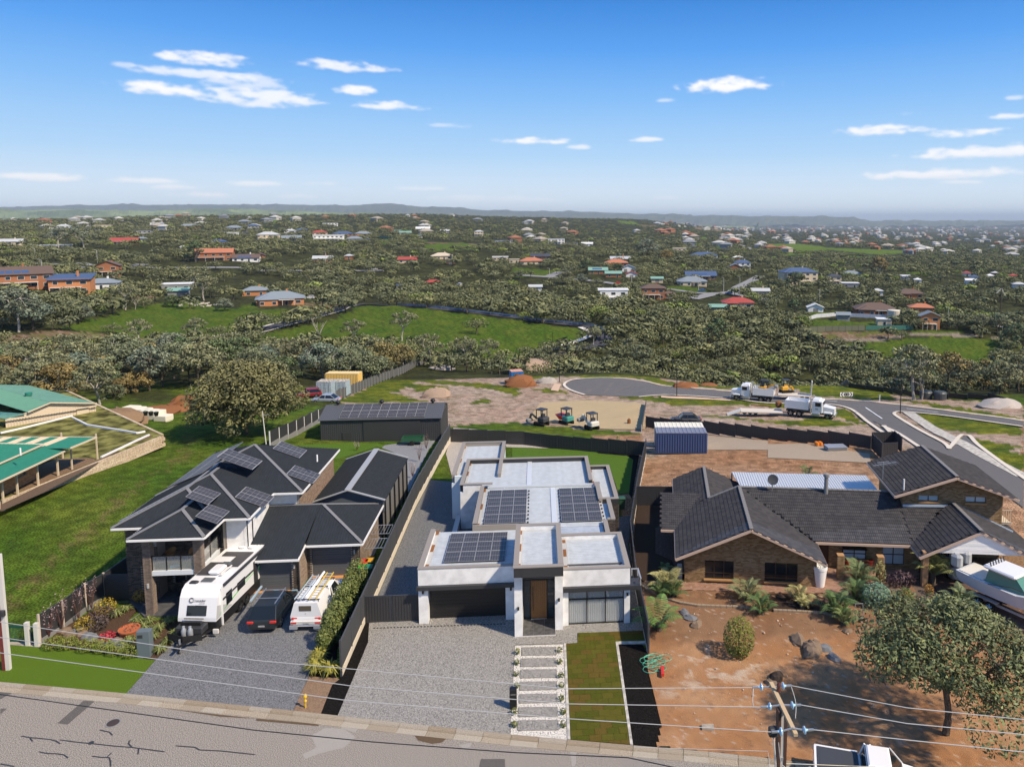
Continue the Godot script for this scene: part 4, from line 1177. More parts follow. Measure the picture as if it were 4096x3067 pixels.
func parapet(parent: Node3D,x0: float,z0: float,x1: float,z1: float,top: float,wall: Material,base: float,sides := "nsew",cap: Material = null) -> void:
	# four walls that rise above a flat roof, with a metal capping; z0 in front
	var b := B()
	var c := B()
	var t := 0.28
	if "s" in sides:
		b.bb(x0,base,z0 - t,x1,top,z0); c.bb(x0 - 0.03,top,z0 - t - 0.03,x1 + 0.03,top + 0.05,z0 + 0.03)
	if "n" in sides:
		b.bb(x0,base,z1,x1,top,z1 + t); c.bb(x0 - 0.03,top,z1 - 0.03,x1 + 0.03,top + 0.05,z1 + t + 0.03)
	if "w" in sides:
		b.bb(x0 + 0.002,base,z1 + t,x0 + t,top,z0 - t); c.bb(x0 - 0.03,top,z1 + t + 0.032,x0 + t + 0.03,top + 0.048,z0 - t - 0.032)
	if "e" in sides:
		b.bb(x1 - t,base,z1 + t,x1 - 0.002,top,z0 - t); c.bb(x1 - t - 0.03,top,z1 + t + 0.032,x1 + 0.03,top + 0.048,z0 - t - 0.032)
	pw("wall",b,wall,parent)
	pw("parapet_capping",c,cap if cap else M.taupe,parent)

func flat_roof(parent: Node3D,x0: float,z0: float,x1: float,z1: float,y: float) -> void:
	var p := [V(x0,y,z0),V(x1,y,z0),V(x1,y,z1),V(x0,y,z1)]
	var b := B()
	b.slab(p,0.05)
	b.ribs(p,Vector3.RIGHT,0.25,0.09,0.05)
	pw("roof",b,M.zinc,parent)
	var g := B()                                  # box gutter at the side, with its rust
	g.bb(x0 - 0.30,y + 0.02,z1 + 0.05,x0 + 0.06,y + 0.05,z0 - 0.05)
	g.bb(x1 - 0.06,y + 0.02,z1 + 0.05,x1 + 0.30,y + 0.05,z0 - 0.05)
	var gut := pw("box_gutter",g,M.light_grey,parent)
	g = B()
	for k in 3:
		var zz := lerpf(z0,z1,[0.06,0.9,0.45][k])
		g.bb(x0 - 0.24,y + 0.05,zz,x0 - 0.02,y + 0.056,zz - 0.5 - 0.3 * k)
	pt("rust_stain",g,M.rust,gut)

func main_house() -> void:
	var h := thing("modern_house","new white rendered single storey house with flat metal roofs and parapets, in the middle","house",V(-1.2,0,-46.5))
	# garage wing
	parapet(h,-7.85,-46.35,-1.62,-52.85,3.75,M.white,2.62,"sw")
	var b := B()
	b.bb(-7.85,0.1,-46.9,-7.25,2.62,-46.35)
	b.bb(-2.3,0.1,-46.9,-1.62,2.62,-46.37)
	b.bb(-7.84,0.1,-52.8,-7.6,2.62,-46.9)
	pw("wall",b,M.white,h)
	b = B()
	b.bb(-7.95,2.42,-46.5,-1.64,2.66,-46.1)
	pw("canopy_band",b,M.charcoal,h)
	b = B()
	b.bb(-7.25,2.2,-46.98,-2.3,2.44,-46.72)
	pw("lintel",b,M.black,h)
	b = B()
	for k in 9:
		b.bb(-7.22,0.12 + k * 0.235,-46.98,-2.33,0.12 + k * 0.235 + 0.228,-46.93)
	pw("garage_door",b,mt("door_black",0.014,0.013,0.014,0.45,0,"streak",1.5),h)
	flat_roof(h,-7.3,-46.75,-1.7,-52.8,3.42)
	solar(h,V(-6.42,3.45,-47.6),V(4.05,0,0.02),V(0.02,0,-4.5),4,3)
	# portico
	b = B()
	b.bb(-1.66,0.1,-46.3,-1.17,4.24,-44.3)
	b.bb(0.88,0.1,-46.3,1.37,4.24,-44.9)
	pw("portico_pillar",b,M.white,h)
	b = B()
	b.bb(-1.66,4.24,-43.98,-1.2,4.85,-43.72)
	b.bb(-1.2,4.24,-43.98,1.37,4.85,-43.70)
	b.bb(-1.66,4.24,-44.9,-1.4,4.85,-43.98)
	b.bb(1.1,4.24,-44.9,1.36,4.85,-43.98)
	pw("portico_fascia",b,M.charcoal,h)
	parapet(h,-1.66,-43.72,1.36,-50.25,4.87,M.white,4.26,"nwe")
	b = B()
	b.bb(-1.7,4.85,-44.02,1.41,4.91,-43.67)
	pw("parapet_capping",b,M.taupe,h)
	flat_roof(h,-1.25,-44.1,0.98,-49.9,4.5)
	b = B()
	b.bb(-1.17,4.2,-46.3,0.88,4.26,-44.0)
	pw("soffit",b,M.charcoal,h)
	# entry: timber door between side lights under a glazed transom
	b = B()
	for x in [-1.15,-0.72,0.36,0.84]:
		b.bb(x,0.12,-46.42,x + 0.06,3.3,-46.3)
	for y in [0.12,2.72,3.24]:
		b.bb(-1.15,y,-46.415,0.9,y + 0.06,-46.305)
	var ent := pw("entry_frame",b,M.black,h)
	for e in [[-1.09,0.18,-0.72,2.72],[0.42,0.18,0.84,2.72],[-1.09,2.78,-0.72,3.24],[-0.66,2.78,0.36,3.24],[0.42,2.78,0.84,3.24]]:
		b = B()
		b.bb(e[0],e[1],-46.37,e[2],e[3],-46.355)
		pt("pane",b,M.window_glass,ent)
	b = B()
	b.bb(-1.17,3.3,-46.45,0.88,4.2,-46.32)
	pw("wall",b,M.charcoal,h)
	b = B()
	for k in 8:
		b.bb(-0.65 + k * 0.126,0.18,-46.38,-0.65 + k * 0.126 + 0.118,2.7,-46.31 + 0.006 * (k % 2))
	var door := pw("door",b,M.timber,h)
	b = B()
	b.bb(-0.55,0.7,-46.29,-0.51,2.3,-46.24)
	pt("handle",b,M.black,door)
	b = B()
	b.bb(-0.66,0.1,-46.38,0.36,0.14,-46.2)
	pt("threshold",b,M.light_grey,door)
	for i in 3:
		for j in 2:
			b = B()
			b.bb(-1.17 + i * 0.69,0.11,-44.35 - j * 0.98,-1.17 + i * 0.69 + 0.675,0.132,-44.35 - j * 0.98 - 0.965)
			pw("porch_tile",b,M.paver_dark,h)
	# room on the right with its tall window
	parapet(h,1.38,-45.3,5.7,-50.72,3.85,M.white,2.72,"sne")
	b = B()
	b.bb(1.38,0.1,-45.75,1.74,2.5,-45.32)
	b.bb(5.33,0.1,-45.75,5.7,2.5,-45.32)
	b.bb(5.45,0.1,-50.7,5.69,2.72,-45.75)
	pw("wall",b,M.white,h)
	b = B()
	b.bb(1.40,2.46,-45.6,6.35,2.74,-45.05)
	b.bb(5.72,2.46,-46.5,6.35,2.54,-45.6)
	pw("canopy_band",b,M.charcoal,h)
	b = B()
	for p in [[5.95,-46.4],[6.35,-46.4],[6.35,-45.1]]:
		b.bb(p[0] - 0.03,2.74,p[1] - 0.03,p[0] + 0.03,3.2,p[1] + 0.03)
	b.bb(5.9,3.18,-46.45,6.4,3.24,-46.38)
	b.bb(6.32,3.18,-46.38,6.4,3.24,-45.05)
	pw("canopy_bracket",b,M.galvanised,h)
	window(h,U(1.74,-45.32),U(5.33,-45.32),0.0,0.12,3.59,2.48,3,1,M.black,M.clear_glass,M.curtain,0.2)
	b = B()
	b.bb(1.75,1.72,-45.56,5.32,1.80,-45.48)
	pw("transom",b,M.black,h)
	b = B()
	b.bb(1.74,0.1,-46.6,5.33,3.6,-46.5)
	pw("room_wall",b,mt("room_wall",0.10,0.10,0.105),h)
	flat_roof(h,1.75,-45.75,5.3,-50.4,3.5)
	# middle, dark brick below
	parapet(h,-4.95,-52.85,4.95,-61.25,3.8,M.charcoal,3.2,"w")
	b = B()
	b.wall(U(-4.95,-61.2),U(-4.95,-52.85),0,3.2,0.25)
	b.wall(U(5.55,-53.25),U(5.55,-57.3),0,3.75,0.25)
	b.wall(U(4.95,-57.3),U(4.95,-61.25),0,3.75,0.25)
	b.wall(U(4.9,-50.74),U(4.9,-53.25),0,3.75,0.25)
	b.wall(U(4.92,-53.27),U(5.3,-53.27),0,3.75,0.25)
	pw("wall",b,M.mortar,h)
	var k0 := Color(0.045,0.038,0.036)
	var k1 := Color(0.12,0.10,0.09)
	bricks(h,U(-4.95,-61.2),U(-4.95,-52.85),0,3.2,[],k0,k1)
	bricks(h,U(5.55,-53.25),U(5.55,-57.3),0,3.7,[],k0,k1)
	bricks(h,U(4.92,-53.26),U(5.5,-53.26),0,3.7,[],k0,k1)
	b = B()
	for e in [[5.25,-57.3,5.58,-53.2],[4.62,-61.2,4.98,-57.33],[4.62,-53.17,4.95,-50.75],[4.98,-53.5,5.22,-53.2],[4.98,-57.6,5.6,-57.33]]:
		b.bb(e[0],3.75,e[1],e[2],3.83,e[3])
	pw("parapet_capping",b,M.taupe,h)
	b = B()
	b.bb(-4.94,3.2,-52.86,-1.6,3.86,-52.72)
	pw("parapet_capping",b,M.taupe,h)
	flat_roof(h,-4.5,-52.95,4.6,-61.2,3.45)
	b = B()
	b.bb(4.6,3.40,-57.2,5.3,3.46,-53.4)
	b.bb(1.4,3.38,-52.9,4.6,3.44,-50.75)
	b.bb(-1.6,3.36,-52.9,1.4,3.42,-50.3)
	pw("roof",b,M.zinc,h)
	b = B()
	b.bb(0.85,3.49,-61.0,1.25,3.52,-53.0)
	b.bb(-4.4,3.5,-61.28,4.6,3.68,-61.18)
	pw("flashing",b,mt("flashing",0.66,0.69,0.72,0.4,0.2),h)
	solar(h,V(-4.2,3.48,-53.55),V(3.12,0,0),V(0,0,-6.9),3,4)
	solar(h,V(1.55,3.48,-53.5),V(3.1,0,0),V(0,0,-6.95),3,4)
	b = B()
	for s in 2:
		for k in 10:
			for x in [-4.27 + s * 5.75,-1.0 + s * 5.72]:
				b.bb(x,3.5,-53.7 - k * 0.72,x + 0.12,3.62,-53.76 - k * 0.72)
	pw("panel_clip",b,M.black,h)
	# rear rooms
	parapet(h,-6.72,-61.25,4.46,-68.0,3.85,M.charcoal,3.2,"nwe")
	b = B()
	b.bb(-6.7,0,-63.4,-6.45,3.2,-61.25); b.bb(-6.45,0,-61.5,-4.9,3.85,-61.25)
	b.bb(4.2,0,-68,4.44,3.2,-61.5)
	pw("wall",b,M.white,h)
	b = B()
	b.bb(-6.74,3.84,-61.56,-4.0,3.9,-61.2)
	pw("parapet_capping",b,M.taupe,h)
	flat_roof(h,-6.3,-61.6,4.1,-67.7,3.5)
	b = B()
	b.bb(-1.15,3.54,-67.7,-0.75,3.57,-61.6)
	pw("flashing",b,M.flashing,h)
	parapet(h,-7.68,-63.5,-3.43,-73.5,3.82,M.taupe,3.2,"nwe")
	b = B()
	b.bb(-7.66,-1.5,-73.5,-7.4,3.2,-63.5); b.bb(-7.4,0,-63.76,-6.6,3.82,-63.5); b.bb(-3.7,-1.5,-73.4,-3.45,3.2,-68)
	pw("wall",b,mt("pale_render",0.62,0.70,0.75,0.8),h)
	flat_roof(h,-7.3,-63.9,-3.8,-73.2,3.48)
	parapet(h,4.46,-58.5,6.37,-66.9,3.3,M.charcoal,2.9,"nse")
	b = B()
	b.bb(5.9,-0.8,-58.9,6.36,2.9,-58.52); b.bb(5.9,-0.8,-66.9,6.36,2.9,-66.5); b.bb(6.1,-0.8,-66.5,6.36,2.9,-58.9)
	pw("wall",b,M.charcoal,h)
	bricks(h,U(5.62,-58.51),U(6.36,-58.51),-0.4,2.9,[],k0,k1)
	flat_roof(h,4.75,-58.9,6.0,-66.6,3.0)
	b = B()
	b.lathe(V(4.95,3.1,-61.4),[U(0.09,0),U(0.09,0.5),U(0.14,0.5),U(0.14,0.6),U(0.02,0.66)],10)
	pw("flue",b,M.steel,h)
	# small fittings
	for p in [[-7.55,-46.3,2.15],[-1.95,-46.3,2.15],[-1.42,-44.25,1.9],[1.12,-44.85,2.05],[5.52,-45.28,2.0]]:
		b = B()
		b.bb(p[0] - 0.06,p[2],p[1] - 0.02,p[0] + 0.06,p[2] + 0.18,p[1] + 0.09)
		pw("wall_light",b,M.black,h)
	b = B()
	b.bb(-5.2,2.7,-58.5,-4.96,3.1,-57.9); b.bb(-7.95,2.5,-69,-7.7,2.95,-68.4)
	pw("rainwater_head",b,M.charcoal,h)
	b = B()
	b.tube([V(-5.08,2.7,-58.2),V(-5.08,0.1,-58.2)],0.06,0.06,8); b.tube([V(-7.8,2.5,-68.7),V(-7.8,0.6,-68.7),V(-7.8,0.3,-68)],0.06,0.06,8)
	pw("downpipe",b,M.white_paint,h)
	b = B()
	b.bev(V(-5.1,1.3,-55.9),V(0.25,0.85,0.6),0.03)
	pw("meter_box",b,M.light_grey,h)
	b = B()
	b.bb(-7.2,0,-62.6,-6.8,0.7,-53.5)
	tag(pt("planter_wall",b,M.light_grey),"long low grey planter wall beside the side driveway of the white house","planter")
	b = B()
	b.bb(-10.5,0.1,-47.62,-2.6,0.107,-47.5)
	var drain := B()
	for k in 40:
		drain.cube(V(-10.73,0.11,-46.05).lerp(V(-2.27,0.11,-45.87),(k + 0.5) / 40),V(0.055,0,0.004),V(0,0.004,0),V(0,0,0.06))
	var dr := pt("drain_grate",drain,M.charcoal)
	tag(dr,"long narrow black drain grate across the driveway before the garage door","drain")

func left_house() -> void:
	var h := thing("two_storey_house","two storey dark brick house with charcoal hip roofs and a glass balcony","house",V(-23,0,-52.2))
	var k0 := Color(0.060,0.048,0.040)
	var k1 := Color(0.15,0.12,0.10)
	var p0 := Color(0.16,0.125,0.105)
	var p1 := Color(0.25,0.20,0.17)
	var b := B()
	var fw := [U(-28.05,-51.0),U(-26.1,-51.0)]
	# front wall behind the portico: windows above, doors below
	var fa := U(-26.1,-52.2)
	var fb := U(-21.9,-52.2)
	var ha := [[0.25,3.9,1.15,5.2],[1.5,3.9,2.0,5.2],[3.0,3.05,4.0,5.25],[0.5,0.6,1.2,2.5],[1.7,0.9,2.3,2.5],[3.0,0.1,4.0,2.5]]
	b.wall(fa,fb,0,5.4,0.2,ha)
	var hb := [[1.05,3.9,1.85,5.2],[0.95,0.7,1.75,2.5]]
	b.wall(fw[0],fw[1],0,5.4,0.2,hb)
	b.wall(U(-26.1,-51.2),U(-26.1,-52.2),0,5.4,0.2)
	b.wall(U(-28.04,-66),U(-28.04,-51.2),-0.5,5.4,0.2)
	b.wall(U(-21.9,-52.0),U(-21.9,-52.9),0,5.4,0.2)
	b.wall(U(-18.3,-56.6),U(-18.3,-66),0,5.4,0.2)
	b.wall(U(-18.3,-66),U(-28,-66),-0.5,5.4,0.2)
	pw("wall",b,M.mortar,h)
	bricks(h,fa,fb,0,5.4,ha,k0,k1)
	bricks(h,fw[0],fw[1],0,5.4,hb,k0,k1)
	bricks(h,U(-18.3,-56.6),U(-18.3,-66),2.6,5.4,[],Color(0.20,0.14,0.10),Color(0.30,0.22,0.17))
	bricks(h,U(-21.9,-52.0),U(-21.9,-52.9),0,5.4,[],p0,p1)
	for e in [[0.25,3.9,1.15,5.2],[1.5,3.9,2.0,5.2]]:
		window(h,fa,fb,e[0],e[1],e[2],e[3],2 if e[2] - e[0] > 0.7 else 1,2,M.black,M.sky_glass)
	window(h,fa,fb,0.5,0.6,1.2,2.5,1,1,M.black,M.dark_glass)
	window(h,fa,fb,1.7,0.9,2.3,2.5,1,1,M.black,M.dark_glass)
	window(h,fw[0],fw[1],1.05,3.9,1.85,5.2,2,2,M.black,M.sky_glass)
	window(h,fw[0],fw[1],0.95,0.7,1.75,2.5,1,1,M.black,M.dark_glass)
	window(h,fa,fb,3.0,3.05,4.0,5.25,1,1,M.black,M.dark_glass).name = "balcony_door"
	window(h,fa,fb,3.0,0.12,4.0,2.5,1,1,M.black,M.dark_glass).name = "front_door"
	# portico: two tall brick columns carry the balcony and the roof
	for x in [-25.92,-22.72]:
		b = B()
		b.bb(x + 0.012,0.1,-49.40,x + 0.428,5.35,-48.95)
		pw("column",b,M.mortar,h)
		bricks(h,U(x,-48.94),U(x + 0.44,-48.94),0.1,5.3,[],p0,p1)
		bricks(h,U(x + 0.44,-48.94),U(x + 0.44,-49.40),0.1,5.3,[],Color(0.22,0.17,0.14),Color(0.30,0.24,0.20))
		bricks(h,U(x,-49.40),U(x,-48.94),0.1,5.3,[],p0,p1)
		b = B()
		b.bb(x + 0.16,1.95,-48.94,x + 0.28,2.25,-48.85)
		pw("wall_light",b,M.light_grey,h)
	b = B()
	b.bb(-25.48,2.74,-49.15,-22.72,3.05,-48.97)
	b.bb(-22.6,2.74,-52.1,-22.42,3.05,-49.4)
	pw("balcony_edge",b,mt("balcony_white",0.66,0.70,0.74,0.6),h)
	b = B()
	b.bb(-26.1,2.80,-52.2,-22.6,2.98,-49.15)
	var bf := pw("balcony_floor",b,M.charcoal,h)
	for i in 8:
		for j in 7:
			b = B()
			b.bb(-26.05 + i * 0.43,2.98,-49.2 - j * 0.42,-26.05 + i * 0.43 + 0.42,3.0,-49.2 - j * 0.42 - 0.41)
			pt("deck_tile",b,mt("deck_tile",0.15,0.12,0.10,0.6),bf)
	b = B()
	b.bb(-25.48,4.02,-49.08,-22.72,4.08,-49.02)
	for k in 4:
		var x := -25.46 + k * 0.905
		b.bb(x,3.05,-49.08,x + 0.05,4.02,-49.03)
	b.bb(-22.53,4.02,-52.1,-22.47,4.08,-49.4)
	for k in 3:
		b.bb(-22.525,3.05,-49.6 - k * 1.2,-22.475,4.02,-49.65 - k * 1.2)
	var rail := pw("balcony_rail",b,M.black,h)
	for k in 3:
		b = B()
		b.bb(-25.39 + k * 0.905,3.1,-49.06,-25.39 + k * 0.905 + 0.83,4.0,-49.05)
		pt("glass_panel",b,M.clear_glass,rail)
	for k in 2:
		b = B()
		b.bb(-22.505,3.1,-49.7 - k * 1.2,-22.495,4.0,-50.75 - k * 1.2)
		pt("glass_panel",b,M.clear_glass,rail)
	# white rendered upper walls beside the portico
	b = B()
	b.wall(U(-21.9,-52.95),U(-20.5,-52.95),2.2,5.42,0.2)
	b.wall(U(-20.5,-52.0),U(-20.5,-56.7),2.2,5.42,0.2)
	b.wall(U(-21.88,-52.02),U(-20.5,-52.02),2.2,5.42,0.2)
	b.wall(U(-20.5,-56.62),U(-18.3,-56.62),2.9,5.42,0.2)
	pw("white_wall",b,M.white,h)
	# roofs
	var r: Material = M.roof_charcoal
	var all := [[-26.45,-21.69,-48.2,-55.2,5.6],[-28.45,-21.7,-50.16,-62,5.602],[-28.45,-19.98,-51.2,-61,5.604],[-28.45,-17.88,-55.9,-66.5,5.606]]
	for e in all:
		var f := hip(e[0],e[1],e[2],e[3],e[4],0.41)
		var rf := roof(h,f,r,0.05,0.2,0.05,0.03)
		b = B()
		caps(b,[[f[0][0],f[0][2]],[f[0][1],f[0][2]],[f[1][2],f[1][3]]])
		pt("ridge_capping",b,mt("ridge_grey",0.20,0.20,0.205,0.5),rf)
		b = B()
		b.bb(e[0] - 0.02,e[4] - 0.16,e[2] - 0.05,e[1] + 0.02,e[4] - 0.03,e[2] + 0.07)
		b.bb(e[1] - 0.05,e[4] - 0.16,e[3],e[1] + 0.07,e[4] - 0.03,e[2] - 0.05)
		b.bb(e[0] - 0.07,e[4] - 0.16,e[3],e[0] + 0.05,e[4] - 0.03,e[2] - 0.05)
		pt("gutter",b,M.white_paint,rf)
		b = B()
		b.bb(e[0] + 0.05,e[4] - 0.2,e[3] + 0.1,e[1] - 0.05,e[4] - 0.162,e[2] - 0.06)
		pt("soffit",b,M.off_white,rf)
	# solar panels on the right hand slopes, in staggered pairs
	for e in [[[V(-24.22,6.4,-52.68),V(-22.66,6.4,-51.69),V(-22.54,6.4,-50.06),V(-24.01,6.4,-50.88)],1],[[V(-22.68,6.4,-50.62),V(-21.22,6.4,-49.65),V(-21.19,6.4,-47.9),V(-22.53,6.4,-48.9)],1],[[V(-24.18,7,-58.47),V(-21.86,7,-56.67),V(-21.64,7,-54.52),V(-24.23,7,-56.48)],1],[[V(-21.73,7,-55.22),V(-20.53,7,-54.19),V(-19.67,7,-51.83),V(-21.7,7,-53.12)],2],[[V(-21.94,6.9,-63.48),V(-19.72,6.9,-61.46),V(-19.77,6.9,-59.45),V(-21.9,6.9,-61.43)],1],[[V(-19.78,6.9,-60.62),V(-17.63,6.9,-58.87),V(-17.63,6.9,-55.91),V(-19.65,6.9,-57.71)],1]]:
		var q: Array = e[0]
		var sl := func(p: Vector3) -> Vector3: return p
		var x0 := -17.88 if q[0].z < -56.5 else -19.98
		if e[1] == 2:
			q = [q[0],q[0] + (q[3] - q[0]) * 1.0 + V(2.2,0,-0.9),q[2],q[3]]
		var o := V(q[3].x,5.6 + (x0 - q[3].x) * 0.41,q[3].z)
		var u := V(q[2].x,5.6 + (x0 - q[2].x) * 0.41,q[2].z) - o
		u = V(0,0,0) + V(maxf(1.3,u.x),-0.41 * maxf(1.3,u.x),0)
		solar(h,o,u,V(0,0,-2.1),1,2,0.08)
	# a long bank of panels on the left slope
	solar(h,V(-28.0,5.8,-56.8),V(2.6,2.6 * 0.41,0),V(0,0,-8.0),2,5,0.1)
	b = B()
	b.lathe(V(-17.62,6.9,-59.07),[U(0.06,0),U(0.06,0.55)],8)
	pw("vent_pipe",b,M.white_paint,h)
	# garage wing
	b = B()
	var ga := U(-20.4,-51.45)
	var gb := U(-16.95,-51.45)
	var hg := [[0.5,0.1,3.0,2.3]]
	b.wall(ga,gb,0,2.6,0.2,hg)
	b.wall(gb,U(-16.95,-53.4),0,2.75,0.2)
	var gc := U(-16.95,-53.4)
	var gd := U(-13.25,-53.4)
	var hh := [[0.35,0.1,3.15,2.6]]
	b.wall(gc,gd,0,2.8,0.2,hh)
	b.wall(gd,U(-13.25,-60),0,2.8,0.2)
	pw("wall",b,M.mortar,h)
	bricks(h,ga,gb,0,2.6,hg,k0,k1)
	bricks(h,gb,U(-16.95,-53.4),0,2.7,[],Color(0.24,0.18,0.14),Color(0.34,0.27,0.22))
	bricks(h,gc,gd,0,2.8,hh,k0,k1)
	bricks(h,gd,U(-13.25,-60),0,2.8,[],Color(0.20,0.15,0.12),Color(0.30,0.24,0.19))
	for e in [[ga,0.5,3.0,2.3],[gc,0.35,3.15,2.6]]:
		b = B()
		var n := 14
		for k in n:
			var y: float = 0.1 + (e[3] - 0.1) * k / n
			b.bb(e[0].x + e[1],y,e[0].y - 0.17,e[0].x + e[2],y + (e[3] - 0.1) / n - 0.012,e[0].y - 0.12 - 0.008 * (k % 2))
		pw("roller_door",b,mt("roller_grey",0.095,0.105,0.12,0.5),h)
	b = B()
	b.bb(-17.25,1.75,-51.43,-17.15,2.05,-51.36); b.bb(-13.6,1.75,-53.38,-13.5,2.05,-53.31)
	pw("wall_light",b,M.light_grey,h)
	var y2 := 4.39
	var ap := V(-16.55,y2,-56.45)
	var gf := [[V(-20.5,2.62,-51.0),V(-16.75,2.62,-51.0),V(-16.75,y2,-56.45),V(-20.5,y2,-56.45)],[V(-16.75,2.85,-52.65),V(-12.8,2.85,-52.65),ap,V(-16.75,y2,-56.45)],[V(-12.8,2.85,-52.65),V(-12.8,2.85,-60.2),ap],[V(-12.8,2.85,-60.2),V(-20.5,2.85,-60.2),V(-20.5,y2,-56.45),ap]]
	var gr := roof(h,gf,r,0.05,0.2,0.05,0.03)
	b = B()
	caps(b,[[V(-12.8,2.85,-52.65),ap],[ap,V(-20.5,y2,-56.45)],[V(-12.8,2.85,-60.2),ap]])
	pt("ridge_capping",b,M.ridge_grey,gr)
	b = B()
	b.bb(-20.4,2.46,-51.05,-16.7,2.6,-50.92); b.bb(-16.7,2.69,-52.7,-12.75,2.83,-52.58); b.bb(-12.86,2.69,-60.2,-12.73,2.83,-52.7)
	b.bar(V(-16.74,2.56,-50.95),V(-16.74,2.86,-52.6),0.06,0.16)
	pt("gutter",b,M.white_paint,gr)
	b = B()
	b.tube([V(-16.88,2.5,-51.38),V(-16.88,0.1,-51.38)],0.05,0.05,8); b.tube([V(-13.2,2.7,-53.45),V(-13.2,0.1,-53.45)],0.05,0.05,8)
	pw("downpipe",b,M.charcoal,h)
	# balcony furniture, each a thing
	for e in [[-25.05,-50.6,2.5,"round brown wicker tub chair on the balcony, left of the small table"],[-23.35,-50.5,-2.2,"brown wicker tub chair turned to the left on the balcony, right of the table"]]:
		var c := thing("wicker_chair",e[3],"chair",V(e[0],3.0,e[1]),e[2],"wicker chairs on the balcony")
		b = B()
		var ring := []
		for k in 11:
			var a := -0.4 + (PI + 0.8) * k / 10.0
			ring.append([V(cos(a) * 0.30,0.38,sin(a) * 0.28),V(cos(a) * 0.40,0.62 + 0.22 * maxf(0,sin(a)),sin(a) * 0.38)])
		for k in 10:
			b.q(ring[k][0],ring[k + 1][0],ring[k + 1][1],ring[k][1])
		b.lathe(V(0,0.34,0),[U(0.0,0),U(0.3,0.0),U(0.31,0.05),U(0,0.06)],14)
		pt("seat_shell",b,mt("wicker",0.36,0.20,0.09,0.8,0,"fine",0.6),c)
		for s in [[-1,-1],[1,-1],[-1,1],[1,1]]:
			b = B()
			b.tube([V(0.15 * s[0],0.36,0.15 * s[1]),V(0.24 * s[0],0,0.24 * s[1])],0.022,0.016,6)
			pt("leg",b,M.timber,c)
	var tb := thing("side_table","low grey woven side table between the two balcony chairs","table",V(-24.2,3.0,-50.7))
	b = B(); b.bev(V(0,0.42,0),V(0.6,0.06,0.5),0.01); pt("table_top",b,M.grey_timber,tb)
	b = B(); b.bb(-0.28,0,-0.22,-0.2,0.39,0.22); b.bb(0.2,0,-0.22,0.28,0.39,0.22); pt("leg_panel",b,M.grey_timber,tb)
	b = B(); b.bev(V(-24.35,3.03,-49.7),V(0.55,0.05,0.4),0.02,0.5)
	tag(pt("cushion",b,M.pale_blue),"pale blue patterned cushion lying on the balcony floor before the table","cushion")
	# under the balcony
	var bench := thing("garden_bench","grey slatted garden bench with iron ends under the balcony","bench",V(-24.1,0.12,-51.6))
	for k in 4:
		b = B(); b.bb(-0.75,0.42,0.02 + k * 0.11,0.75,0.45,0.11 + k * 0.11); pt("seat_slat",b,M.grey_timber,bench)
		b = B(); b.bb(-0.75,0.52 + k * 0.1,-0.06 - k * 0.02,0.75,0.6 + k * 0.1,-0.03 - k * 0.02); pt("back_slat",b,M.grey_timber,bench)
	for s in [-0.78,0.78]:
		b = B(); b.bb(s - 0.03,0,0.38,s + 0.03,0.62,0.44); b.bb(s - 0.03,0,-0.12,s + 0.03,0.9,-0.05); b.bb(s - 0.03,0.6,-0.05,s + 0.03,0.64,0.4); pt("end_frame",b,M.black,bench)

